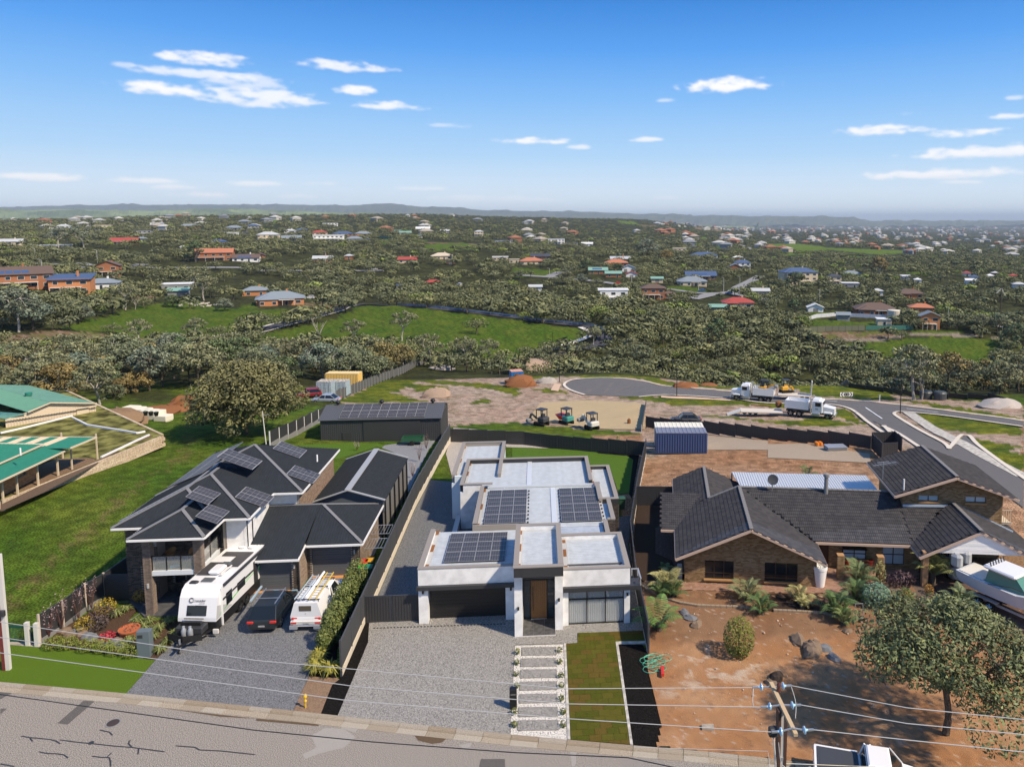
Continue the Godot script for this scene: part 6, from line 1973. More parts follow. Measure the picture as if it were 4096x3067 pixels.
func fence(called: String,label: String,path: Array,high: float,panel: float,sheet_m: Material,post_m: Material,plinth := 0.0,group := "",ribbed := true,plinth_m: Material = null) -> Node3D:
	# sheet panels between posts, stepping with the ground; path: Vector2 x, z
	var f := thing(called,label,"fence",on(path[0].x,path[0].y),0,group)
	for s in path.size() - 1:
		var a: Vector2 = path[s]
		var b: Vector2 = path[s + 1]
		var n := maxi(1,roundi(a.distance_to(b) / panel))
		for i in n:
			var p := a.lerp(b,float(i) / n)
			var q := a.lerp(b,(i + 1.0) / n)
			var y := maxf(hgt(p.x,p.y),hgt(q.x,q.y))
			var low := minf(hgt(p.x,p.y),hgt(q.x,q.y))
			var d := V(q.x - p.x,0,q.y - p.y)
			var u := d.normalized()
			var o := V(p.x,0,p.y)
			var m := B()
			var k := int(d.length() / 0.2) if ribbed else 0
			var nn := V(-u.z,0,u.x)
			m.cube(o + d / 2 + UP * (y + plinth + (high - plinth) / 2),d / 2 - u * 0.03,UP * (high - plinth) / 2,nn * 0.012)
			for j in k:
				m.cube(o + d * ((j + 0.5) / k) + UP * (y + plinth + (high - plinth) / 2),u * 0.05,UP * ((high - plinth) / 2 - 0.05),nn * 0.035)
			m.cube(o + d / 2 + UP * (y + high - 0.02),d / 2,UP * 0.03,nn * 0.04)
			pw("fence_panel",m,sheet_m,f)
			if plinth > 0.05:
				m = B()
				m.cube(o + d / 2 + UP * ((y + plinth + low - 0.1) / 2),d / 2 - u * 0.02,UP * ((y + plinth - low + 0.1) / 2 - 0.003),nn * 0.06)
				pw("plinth",m,plinth_m if plinth_m else M.pale_concrete,f)
			m = B()
			m.cube(o + UP * ((low + y + high) / 2 + 0.02),u * 0.045,UP * ((y + high - low) / 2 + 0.05),nn * 0.055)
			pw("post",m,post_m,f)
	var e: Vector2 = path[-1]
	var b2 := B()
	b2.bb(e.x - 0.05,hgt(e.x,e.y) - 0.1,e.y - 0.05,e.x + 0.05,hgt(e.x,e.y) + high + 0.04,e.y + 0.05)
	pw("post",b2,post_m,f)
	return f

func to2(a: Array) -> Array:
	return a.map(func(p: Vector3) -> Vector2: return U(p.x,p.z))

func fences() -> void:
	var fd: Material = M.fence_dark
	fence("metal_fence","charcoal metal fence on a pale concrete plinth between the dark brick house and the white house",[U(-11.4,-41.1),U(-11.36,-93.4)],2.2,2.4,mt("fence_slate",0.070,0.073,0.078,0.6),M.dark_grey,0.5,"",true,mt("plinth_cream",0.66,0.58,0.46,0.9))
	fence("metal_fence","charcoal metal fence across the back of the white house's lot, before the work site",[U(-11.3,-93.5),U(-2,-92.4),U(12.4,-85.2)],1.7,2.4,fd,fd)
	fence("metal_fence","charcoal fence along the right side of the white house, bending away to the back",[U(6.4,-41.9),U(6.65,-50),U(7.2,-57.2),U(9.5,-69.2),U(12.5,-85)],1.95,2.4,fd,M.dark_grey,0.15)
	fence("metal_fence","short charcoal fence from the boundary to the brown brick house's left wall",to2([V(8.65,0,-65.03),V(12.14,0,-64.63)]),1.9,2.4,fd,fd)
	fence("metal_fence","long charcoal fence behind the two containers and the bare earth yard",to2([V(15.34,-4,-104.17),V(22.57,-3.32,-98.62)] + [V(29.46,-2.46,-91.94),V(35.66,-1.87,-87.4),V(39.49,-1.34,-83.82)]),1.6,2.4,fd,fd)
	fence("metal_fence","charcoal fence box round a small yard at the end of the long back fence",to2([V(39.52,-1.32,-83.55),V(38.39,-0.93,-78.65),V(40.2,-0.9,-78.74)]),1.9,2.0,fd,fd)
	fence("metal_fence","short angled charcoal fence by the new street, behind the small fenced yard",to2([V(42.03,-1.07,-81.3),V(42.59,-1.31,-84.26),V(39.85,-1.38,-84.27)]),1.9,2.0,fd,fd)
	fence("metal_fence","low charcoal fence running up between the sand pad and the pink earth bank",to2([V(14.29,-3.71,-101.48),V(17.93,-5.23,-121.97)]),0.9,2.4,fd,M.light_grey)
	var post := mt("post_pale",0.55,0.46,0.38,0.9)
	fence("panel_fence","black panel fence with pale concrete posts beside the front garden of the dark brick house",to2([V(-30.74,0,-46.04),V(-30.38,0,-47.73),V(-30.28,0,-49.93),V(-29.88,0,-51.38)]) + [U(-29.6,-54.5)],1.9,2.4,M.charcoal,post,0.35,"",false,M.mid_grey)
	fence("panel_fence","black panel fence with pale posts at the back left of the dark brick house, by the paddock",to2([V(-32.31,-1.21,-90.08),V(-31.33,-1.73,-96.83),V(-30.77,-2.36,-104.51),V(-30.36,-2.57,-106.51)]),1.9,2.4,M.charcoal,M.white_paint,0.5,"",false,M.mid_grey)
	fence("site_fence","dark mesh site fence with galvanised posts curving round the left edge of the work site",to2(curve([V(-33.69,-4.08,-124.43),V(-33.4,-5.35,-135.6),V(-33.14,-6.85,-148.4),V(-32.5,-8.46,-162.25),V(-31.36,-9.45,-172.44),V(-30.46,-11.22,-191.97),V(-26.48,-11.57,-192.83)],3)),1.7,2.6,mt("mesh_grey",0.12,0.12,0.115,0.8),M.galvanised,0.0,"",false)
	fence("silt_fence","low black silt fence along the far edge of the work site, left part",to2([V(-26.13,-11.73,-194.67),V(-16.97,-13.24,-199.52),V(-7.58,-15.1,-206.5)] + [V(-3.44,-15.86,-209.6),V(6.17,-17.15,-212.6),V(22.52,-17.98,-214.3),V(36.77,-20.05,-221.5)]),0.75,3.0,M.black,M.black,0,"",false)
	fence("silt_fence","low black silt fence below the wood, behind the chevron sign and the water tanks",to2([V(93.03,-27.66,-231.5),V(60.16,-6.63,-138.13),V(64.93,-6.53,-133.42),V(66.76,-5.69,-126.05),V(70.05,-4.73,-120.12),V(75.15,-4.27,-117),V(75.86,-3.82,-113.12)]),0.9,3.0,M.black,M.dark_grey,0,"",false)
	fence("panel_fence","black panel fence standing alone beyond the turning circle, white pipes before it",to2([V(36.22,-20.05,-216.4),V(43,-21.38,-222.2),V(51.43,-22.81,-227.6),V(61.38,-24.4,-235.1)]),1.7,2.4,M.black,M.mid_grey,0,"",false)
	# driveway gate between the fence and the garage
	var g := thing("driveway_gate","double charcoal sheet metal gate between the side fence and the white house's garage","gate",V(-9.65,0.1,-46.75))
	for s in 2:
		var b := B()
		var x0 := -1.68 if s == 0 else 0.02
		b.bb(x0,0.06,-0.015,x0 + 1.66,1.75,0.015)
		for i in 9:
			b.bb(x0 + 0.09 + i * 0.18,0.08,-0.04,x0 + 0.16 + i * 0.18,1.72,0.04)
		var leaf := pt("gate_leaf",b,fd,g)
		b = B()
		b.bb(x0,1.75,-0.03,x0 + 1.66,1.80,0.03); b.bb(x0,0.03,-0.03,x0 + 1.66,0.08,0.03)
		pt("rail",b,M.dark_grey,leaf)
		b = B()
		b.bb((x0 - 0.06) if s == 0 else x0 + 1.66,-0.1,-0.05,x0 + 0.02 if s == 0 else x0 + 1.74,1.9,0.05)
		pt("post",b,M.dark_grey,g)
	# slatted side gate left of the dark brick house
	var sg := thing("side_gate","dark slatted metal gate between the panel fence and the dark brick house","gate",V(-28.9,0,-51.2))
	var b := B()
	b.bb(-0.85,0,-0.05,-0.78,1.95,0.05); b.bb(0.72,0,-0.05,0.8,1.95,0.05)
	pt("post",b,M.charcoal,sg)
	for i in 20:
		b = B()
		b.bb(-0.78,0.08 + i * 0.092,-0.02,0.72,0.155 + i * 0.092,0.02)
		pt("slat",b,M.charcoal,sg)
	# green bar fence by the street with two white posts
	var gf := thing("bar_fence","low dark green bar fence between white posts at the left edge, before the paddock","fence",V(-32.42,0,-46.3))
	var p0: Vector3 = V(-34.84,0,-46.7)
	var p1: Vector3 = V(-30.93,0,-46.08)
	b = B()
	for h in [0.12,1.05,1.12]:
		b.bar(p0 + UP * h,p1 + UP * h,0.04,0.04)
	pw("rail",b,mt("fence_green",0.015,0.09,0.06,0.5),gf)
	for i in 40:
		b = B()
		var p := p0.lerp(p1,i / 40.0)
		b.bb(p.x - 0.012,0.1,p.z - 0.012,p.x + 0.012,1.2,p.z + 0.012)
		pw("bar",b,M.fence_green,gf)
	for p in [V(-31.34,0,-45.9),V(-30.72,0,-45.76)]:
		b = B()
		b.bb(p.x - 0.11,0,p.z - 0.11,p.x + 0.11,1.55,p.z + 0.11)
		pw("post",b,M.off_white,gf)
	# crash barrier round the grassy spur, red brick fence beside the spur road
	var rail: Array = curve([V(-59.75,-10.39,-319.7),V(-39.41,-10.12,-304.2),V(-10.43,-12.09,-290.9)] + [V(-1.39,-12.69,-284.2),V(9.51,-13.17,-279),V(16.7,-13.37,-274.8),V(20.67,-13.44,-270.2),V(22.83,-13.51,-260.8),V(23.39,-14.04,-255.6),V(22.86,-14.53,-251.1)],3)
	var gr := thing("crash_barrier","long blue grey steel crash barrier round the edge of the grassy spur road","barrier",rail[0])
	for i in rail.size() - 1:
		b = B()
		b.bar(rail[i] + UP * 0.85,rail[i + 1] + UP * 0.85,0.1,0.5)
		pw("rail",b,mt("barrier_blue",0.22,0.33,0.52,0.4,0.3),gr)
		b = B()
		b.bar(rail[i],rail[i] + UP * 0.9,0.15,0.15)
		pw("post",b,M.galvanised,gr)
	var rb: Array = [V(-85.15,-10.16,-306.4),V(-85.07,-10.52,-319.6),V(-86.68,-11.78,-338)] + [V(-90,-12.94,-354.1),V(-89.66,-13.46,-360.2)]
	var rf := thing("brick_fence","red brick fence with pillars beside the top of the spur road","fence",rb[0])
	for i in rb.size() - 1:
		if i == 2: continue
		for j in 4:
			var q0: Vector3 = rb[i].lerp(rb[i + 1],j / 4.0)
			var q1: Vector3 = rb[i].lerp(rb[i + 1],(j + 1) / 4.0)
			b = B()
			b.bar(q0 + UP * 0.5,q1 + UP * 0.5,0.25,1.1)
			pw("wall",b,mt("red_brick",0.42,0.10,0.055,0.85),rf)
			b = B()
			b.bb(q0.x - 0.3,q0.y - 0.3,q0.z - 0.3,q0.x + 0.3,q0.y + 1.9,q0.z + 0.3)
			pw("pillar",b,M.red_brick,rf)
	# fences round the gardens beyond the track
	fence("metal_fence","white metal fence round the garden of the brown roofed house beyond the gully track",to2([V(124.4,-20.45,-331.9),V(130.81,-20.27,-339.4),V(142.14,-20.18,-343.7),V(164.75,-20.48,-334)]),1.8,3.0,mt("fence_white",0.66,0.68,0.72,0.6),M.light_grey)
	fence("wire_fence","dark post and wire fence along the lower edge of the garden beyond the gully track",to2([V(114.44,-21.69,-304.3),V(121.94,-21.55,-305.4),V(139.56,-21.46,-306)]),2.4,3.2,mt("mesh_dark",0.16,0.17,0.12,0.9),M.charcoal,0,"",false)
	fence("metal_fence","green metal fence beside the orange brick gabled house beyond the gully",to2([V(140.4,-21.38,-306.7),V(161.2,-21.39,-306.4)]),2.0,3.0,mt("fence_sea",0.06,0.20,0.16,0.6),M.green_roof)
	fence("metal_fence","teal metal fence at the edge of the far green field, centre of the hill",to2([V(-186.94,4.61,-888.3),V(-173.44,3.97,-870),V(-155.96,3.13,-841.9)]),2.2,6.0,M.fence_sea,M.fence_sea,0,"",false)

func wire(label: String,pts: Array,r: float,m: Material,called := "power_line",sag := 0.0,group := "") -> void:
	var b := B()
	var p := []
	for i in pts.size() - 1:
		for j in 8:
			var t := j / 8.0
			p.append(pts[i].lerp(pts[i + 1],t) - UP * sag * 4.0 * t * (1 - t))
	p.append(pts[-1])
	b.tube(p,r,r,5)
	tag(pt(called,b,m),label,"cable",group)

func street_furniture() -> void:
	var conc := mt("pole_concrete",0.52,0.47,0.42,0.9)
	var steel := mt("pole_rust",0.075,0.035,0.025,0.7)
	# the near pole with its crossarm and discs
	var top := V(8.35,9.0,-23.75)
	var po := thing("utility_pole","rusty utility pole with crossarm and blue disc insulators at the bottom right","utility pole",V(8.35,0,-23.75))
	var b := B()
	b.bb(-0.16,-0.2,-0.14,-0.06,9.0,0.14); b.bb(0.06,-0.2,-0.14,0.16,9.0,0.14)
	pt("steel_channel",b,steel,po)
	b = B()
	b.bb(-0.06,-0.2,-0.12,0.06,8.95,0.12)
	pt("concrete_core",b,conc,po)
	b = B()
	b.bar(V(0.0,9.15,-1.25),V(0.06,8.95,1.25),0.14,0.12)
	pt("crossarm",b,mt("arm_tan",0.50,0.38,0.24,0.8),po)
	b = B()
	for i in 6:
		b.bb(-0.04,1.2 + i * 1.2,0.12,0.04,1.3 + i * 1.2,0.16)
	pt("step_bolt",b,M.galvanised,po)
	for i in 3:
		for s in [-1,1]:
			var z: float = [-1.1,-0.1,1.1][i]
			var c := V(s * 0.42,9.12 - 0.06 * i,z)
			b = B()
			b.lathe(c,[U(0.02,-0.08),U(0.13,-0.03),U(0.135,0.0),U(0.05,0.03),U(0.03,0.1)],14,V(s,0.05,0))
			var ins := pt("disc_insulator",b,mt("porcelain",0.42,0.66,0.84,0.15),po,true)
			b = B()
			b.bar(V(0,9.1,z),c,0.04,0.04); b.bar(c,c + V(s * 0.3,0,0),0.05,0.06)
			pt("clamp",b,M.galvanised,ins)
	b = B()
	b.lathe(V(0.12,9.1,-0.75),[U(0.05,0),U(0.08,0.1),U(0.05,0.2),U(0.08,0.3),U(0.03,0.4)],10)
	pt("bushing",b,mt("bushing_brown",0.10,0.03,0.02,0.3),po)
	b = B()
	for p in [[V(0.7,9.1,-1.1),V(0.75,8.7,-0.7),V(0.6,8.4,-0.3)],[V(-0.7,9.1,-1.1),V(-0.85,8.8,-0.6),V(-0.75,8.95,-0.1)],[V(-0.2,8.0,0.3),V(-0.1,7.3,0.5),V(0.5,7.1,0.5),V(0.9,7.2,0.5)]]:
		b.tube(curve(p,5),0.014,0.014,5)
	pt("jumper_wire",b,M.light_grey,po)
	b = B()
	b.bev(V(-0.42,8.45,0.35),V(0.3,0.32,0.22),0.03)
	pt("fuse_box",b,M.charcoal,po)
	b = B()
	b.tube([V(-0.4,8.3,0.35),V(-0.28,7.2,0.3),V(-0.2,4.0,0.25)],0.03,0.03,6)
	pt("conduit",b,M.off_white,po)
	var rear := "the overhead conductors"
	wire("pale overhead conductor farthest from the street, running left from the near utility pole",[V(-23.4,9.1,-32.08),V(-22.77,9.1,-31.84),V(-10.98,9.1,-28.11)] + [V(0.92,9.1,-25.37)] + [top + V(-0.7,0.12,-1.1)],0.014,M.light_grey)
	wire("middle pale overhead conductor running left from the near utility pole",[V(-22.69,9,-31.03),V(-22.07,9,-30.78)] + [V(-6.8,9,-26.29)] + [V(0.98,9,-24.66)] + [top + V(-0.7,0.06,-0.1)],0.014,M.light_grey)
	wire("pale overhead conductor nearest the street, running left from the near utility pole",[V(-21.93,8.95,-29.93),V(-21.35,8.95,-29.71)] + [V(-7.04,8.95,-25.61)] + [V(0.95,8.95,-23.94)] + [top + V(-0.7,0,1.1)],0.014,M.light_grey)
	wire("uppermost pale conductor running right from the near utility pole, before the gum tree",[top + V(0.7,0.12,-1.1)] + [V(12.65,9.1,-23.34),V(16.32,9.1,-22.42),V(17.34,9.1,-22.17)],0.016,M.light_grey)
	wire("middle pale conductor running right from the near utility pole, before the tree trunk",[top + V(0.7,0.06,-0.1)] + [V(12.33,9,-22.69),V(15.93,9,-21.84),V(16.93,9,-21.6)],0.016,M.light_grey)
	wire("lower pale conductor running right from the near utility pole, over the parked pickup's bonnet",[top + V(0.7,0,1.1)] + [V(11.97,8.95,-21.98),V(15.45,8.95,-21.13),V(16.4,8.95,-20.88)],0.016,M.light_grey)
	wire("black telephone cable strung low over the street, from the left edge to the near pole",[V(-23.46,6,-31.81),V(-22.87,6,-31.62)] + [V(-11.23,6,-28.42),V(-6.55,6,-27.38),V(-1.15,6,-26.36)] + [V(3.17,6,-25.73)] + [V(8.2,6.05,-23.7)],0.02,M.black)
	wire("thin pale service wire from the near pole over the bed of the parked pickup",[V(8.5,7.0,-23.7)] + [V(11.89,6.5,-23.89)],0.013,mt("wire_tan",0.55,0.48,0.34,0.6))
	wire("thin grey service wire along the kerb before the black mulch bed",[V(3.64,5,-27.59),V(5.69,5,-27.31),V(8.93,5,-26.91)] + [V(8.2,5.2,-23.7)],0.010,M.light_grey)
	# the pole at the left edge
	po = thing("utility_pole","half brown, half white utility pole on the grass at the left edge","utility pole",V(-30.87,0,-43.35))
	b = B()
	b.bb(-0.2,0,-0.12,-0.02,7.1,0.12)
	pt("steel_channel",b,mt("pole_brown",0.16,0.03,0.025,0.6),po)
	b = B()
	b.bb(-0.02,0,-0.1,0.2,7.05,0.1)
	pt("concrete_core",b,M.off_white,po)
	b = B()
	b.bev(V(0.12,3.6,0.2),V(0.3,0.35,0.22),0.03)
	pt("junction_box",b,M.charcoal,po)
	# street lights of the new street
	for e in [[V(4.11,-7.09,-150.09),6.0,"black street light pole at the near left of the turning circle"],[V(24.79,-5.78,-130.59),6.5,"black street light pole before the truck with the loaders"],[V(55.43,-3.78,-108.11),5.4,"black street light pole at the corner of the new street and footpath"],[V(-92.88,-11.77,-275.7),5.2,"small black street light beside the spur road on the far slope"],[V(4.41,-15.42,-238.1),5.2,"street light on the far grassy spur above the lower road end"],[V(17.98,-13.67,-258.4),5.0,"street light beside the bend of the spur road by the crash barrier"]]:
		var l := thing("street_light",e[2],"street light",e[0])
		b = B()
		b.tube([V0,V(0,e[1] * 0.5,0),V(0,e[1],0)],0.08,0.05,8)
		pt("pole",b,M.black,l)
		b = B()
		b.bar(V(0,e[1],0),V(-0.7,e[1] + 0.1,0.1),0.06,0.06); b.bev(V(-0.9,e[1] + 0.1,0.12),V(0.6,0.1,0.25),0.02)
		pt("lamp_head",b,M.black,l)
	for e in [[V(-33.16,-10.42,-183.46),3.2,"thin grey light post by the mesh fence at the left of the work site"],[V(-32.25,-0.4,-88.67),4.0,"thin white leaning post with small lights beside the big bushy tree"]]:
		var l := thing("light_post",e[2],"light post",e[0])
		b = B()
		b.tube([V0,V(-0.25,e[1],0)],0.07,0.05,8)
		pt("pole",b,M.off_white,l)
		b = B()
		b.bar(V(-0.25,e[1] - 0.5,0),V(0.5,e[1] - 0.4,0),0.08,0.05)
		pt("lamp_head",b,M.galvanised,l)
	# chevron sign at the junction
	var sp: Vector3 = V(53.94,-5.53,-124.62)
	var sg := thing("chevron_sign","black and white chevron road sign on two posts facing the new street","road sign",sp)
	b = B()
	b.bb(-1.15,0.55,-0.04,1.15,1.25,0.0)
	pt("board",b,M.white_paint,sg)
	b = B()
	var cz := 0.006
	for e in [[-1.08,-1],[-0.6,-1],[0.6,1],[1.08,1]]:
		var x: float = e[0]
		var s: float = e[1] * 0.3
		b.q(V(x,0.9,cz),V(x - s * 0.8,0.9,cz),V(x - s * 1.7,1.22,cz),V(x - s,1.22,cz))
		b.q(V(x,0.9,cz),V(x - s * 0.8,0.9,cz),V(x - s * 1.7,0.58,cz),V(x - s,0.58,cz))
	b.q(V(-0.3,0.9,cz),V(0,1.22,cz),V(0.3,0.9,cz),V(0,0.58,cz))
	pt("chevron",b,M.black,sg)
	for x in [-0.9,0.9]:
		b = B()
		b.tube([V(x,-0.1,-0.08),V(x,1.2,-0.08)],0.04,0.04,6)
		pt("post",b,M.galvanised,sg)
	b = B()
	var rp: Vector3 = V(58.26,-5.11,-120.97)
	b.bev(rp + V(0,0.6,0),V(0.18,1.3,0.1),0.03)
	tag(pt("road_marker",b,M.white_paint),"small white road marker post on the verge right of the chevron sign","marker post")
	# tall timber poles and lamps among the far houses
	for e in [[V(205.1,-20.94,-313.5),17.0,"tall dark power pole with a crossarm beside the woods at the right edge"],[V(186.49,-20.76,-323.1),7.0,"small grey pole before the orange brick gabled house"],[V(149.61,-19.43,-384.3),8.0,"pale street lamp left of the white shed beyond the gully"],[V(7.23,-13.19,-483.1),7.5,"pale lamp post at the far road beside the green slope"],[V(113.21,-18.18,-410.4),12.0,"tall pale lamp post beside the far roundabout"],[V(95.17,-16.53,-435.9),8.0,"pale lamp post before the solar roofed bungalow"],[V(-148.13,-7.36,-534.1),11.0,"pale lamp post on the road through the far trees"],[V(-308,2.36,-484.4),6.0,"curved white street lamp by the far road on the left hill"],[V(-220.6,-0.94,-350.7),9.0,"white curved lamp behind the brown house on the left slope"],[V(-271.4,-0.97,-483.6),8.0,"white pole on the far road below the green garden"],[V(109.89,-17.48,-433.7),9.0,"pale lamp post beside the road left of the roundabout"],[V(56.24,-14.36,-445.8),6.0,"grey post beside the sandy yard with the red roofed garage"]]:
		var l := thing("lamp_post",e[2],"pole",e[0])
		b = B()
		var far: bool = e[1] > 14
		b.tube([V0,V(0,e[1],0)],0.28 if far else 0.16,0.2 if far else 0.12,6)
		pt("pole",b,mt("pole_timber",0.09,0.07,0.055,0.9) if far else M.light_grey,l)
		b = B()
		if far:
			b.bar(V(-2.6,e[1] - 2.6,0.5),V(0,e[1] - 0.4,0),0.22,0.22); b.bar(V(0,e[1] - 0.4,0),V(2.0,e[1] - 3.6,-0.5),0.22,0.22)
		else:
			b.bar(V(0,e[1],0),V(-1.6,e[1] + 0.4,0),0.2,0.14)
		pt("arm",b,M.light_grey,l)

func wheel(parent: Node3D,at: Vector3,r: float,w: float,rim: Material) -> void:   # axle along x
	var b := B()
	b.lathe(at - V(w / 2,0,0),[U(r * 0.6,0),U(r * 0.94,0),U(r,w * 0.15),U(r,w * 0.85),U(r * 0.94,w),U(r * 0.6,w)],18,Vector3.RIGHT)
	var t := pt("wheel",b,M.rubber,parent,true)
	b = B()
	for s in [-1,1]:
		b.lathe(at + V(s * w * 0.40,0,0),[U(r * 0.62,0),U(r * 0.58,0.02 * s),U(r * 0.2,0.0),U(0,0.03 * s)],12,Vector3.RIGHT)
		for k in 5:
			var a := TAU * k / 5
			b.bar(at + V(s * w * 0.44,0,0),at + V(s * w * 0.44,cos(a) * r * 0.6,sin(a) * r * 0.6),0.05,0.07)
	pt("rim",b,rim,t)

func placed(rear: Vector3,front: Vector3,side: float) -> Transform3D:   # stands on two wheel marks of one side; side: how far the centre line lies to the left of them
	var d := front - rear
	d.y = 0
	d = d.normalized()
	var right := d.cross(UP)
	return Transform3D(Basis(right,UP,-d),(rear + front) / 2 - right * side)

func car(called: String,label: String,at: Transform3D,kind: String,L: float,w: float,h: float,m: Material,group := "") -> Node3D:
	var o := thing(called,label,"car" if kind != "ute" else "pickup",at.origin,atan2(-at.basis.z.x,-at.basis.z.z) + PI,group)
	var hw := w / 2
	# lower body: [place along the car, 0 front, half width, sill, belt]
	var st := [[0.0,0.78,0.35,0.58],[0.02,0.88,0.28,0.62],[0.08,0.97,0.24,0.72],[0.27,1.0,0.24,0.86],[0.33,1.0,0.24,0.92],[0.75,1.0,0.24,0.94],[0.93,0.97,0.26,0.96 if kind != "sedan" else 0.86],[0.985,0.9,0.32,0.92 if kind != "sedan" else 0.82],[1.0,0.82,0.4,0.7]]
	var rings := []
	for s in st:
		var y1: float = s[3] * h / 1.6 + (0.05 if kind == "ute" else 0.0)
		var z: float = (s[0] - 0.5) * L
		var x: float = hw * s[1]
		var y0: float = s[2]
		rings.append([V(-x * 0.9,y0,z),V(x * 0.9,y0,z),V(x,lerpf(y0,y1,0.35),z),V(x * 0.985,lerpf(y0,y1,0.85),z),V(x * 0.9,y1,z),V(-x * 0.9,y1,z),V(-x * 0.985,lerpf(y0,y1,0.85),z),V(-x,lerpf(y0,y1,0.35),z)])
	var b := B()
	b.loft(rings)
	pt("body",b,m,o,true)
	var cab: Array = {"suv": [0.28,0.42,0.86,0.985],"sedan": [0.26,0.40,0.72,0.88],"ute": [0.27,0.38,0.58,0.62]}[kind]
	var belt := 0.90 * h / 1.6
	b = B()
	b.loft([[V(-hw * 0.9,belt,(cab[0] - 0.5) * L),V(hw * 0.9,belt,(cab[0] - 0.5) * L),V(hw * 0.93,belt,(cab[3] - 0.5) * L),V(-hw * 0.93,belt,(cab[3] - 0.5) * L)],[V(-hw * 0.72,h - 0.06,(cab[1] - 0.5) * L),V(hw * 0.72,h - 0.06,(cab[1] - 0.5) * L),V(hw * 0.74,h - 0.08,(cab[2] - 0.5) * L),V(-hw * 0.74,h - 0.08,(cab[2] - 0.5) * L)]])
	pt("glass",b,M.dark_glass,o)
	b = B()
	b.loft([[V(-hw * 0.78,h - 0.10,(cab[1] - 0.505) * L),V(hw * 0.78,h - 0.10,(cab[1] - 0.505) * L),V(hw * 0.79,h - 0.12,(cab[2] - 0.495) * L),V(-hw * 0.79,h - 0.12,(cab[2] - 0.495) * L)],[V(-hw * 0.66,h,(cab[1] - 0.48) * L),V(hw * 0.66,h,(cab[1] - 0.48) * L),V(hw * 0.66,h - 0.02,(cab[2] - 0.52) * L),V(-hw * 0.66,h - 0.02,(cab[2] - 0.52) * L)]])
	for s in [-1,1]:
		for p in [[cab[0],cab[1]],[0.53,0.535],[cab[3],cab[2]]]:
			b.bar(V(s * hw * 0.925,belt - 0.02,(p[0] - 0.5) * L),V(s * hw * 0.765,h - 0.08,(p[1] - 0.5) * L),0.07,0.09)
	pt("roof",b,m,o)
	var wr := 0.21 * h
	for s in [-1,1]:
		for z in [-0.31,0.29]:
			wheel(o,V(s * (hw - 0.12),wr,z * L),wr,0.23,M.steel)
		b = B()
		b.bev(V(s * hw * 0.66,0.62 * h / 1.6,-L * 0.478),V(0.42,0.14,0.16),0.03)
		pt("headlight",b,M.sky_glass,o)
		b = B()
		b.bev(V(s * hw * 0.74,0.78 * h / 1.6,L * 0.485),V(0.40,0.16,0.14),0.03)
		pt("tail_light",b,M.red,o)
		b = B()
		b.bev(V(s * (hw + 0.06),belt + 0.05,-0.16 * L),V(0.2,0.14,0.1),0.03)
		pt("mirror",b,m,o)
	b = B()
	b.bb(-0.19,0.5,L * 0.5 - 0.03,0.19,0.6,L * 0.5 + 0.012)
	pt("number_plate",b,M.off_white,o)
	return o

func print_text(parent: Node3D,s: String,size: float,at: Transform3D,m: Material,slant := 0.0) -> void:
	var t := TextMesh.new()
	var f := SystemFont.new()
	f.font_names = PackedStringArray(["Droid Sans"])
	f.font_italic = slant > 0
	t.font = f
	t.text = s
	t.font_size = 64
	t.pixel_size = size / 64.0
	t.depth = 0.006
	var o := pm("lettering",t,m,parent)
	o.transform = at * Transform3D(Basis(V(1,0,0),V(slant,1,0),V(0,0,1)),V0)

func ladder(label: String,a: Vector3,b: Vector3,w: float,m: Material) -> void:
	var o := thing("ladder",label,"ladder",a)
	var d := (b - a).normalized()
	var s := d.cross(UP).normalized() * w / 2
	for k in [-1,1]:
		var r := B()
		r.bar(s * k,b - a + s * k,0.035,0.09)
		pt("stile",r,m,o)
	var n := int((b - a).length() / 0.3)
	for i in n:
		var r := B()
		var c := (b - a) * ((i + 0.5) / n)
		r.bar(c - s,c + s,0.04,0.04)
		pt("rung",r,M.light_grey,o)

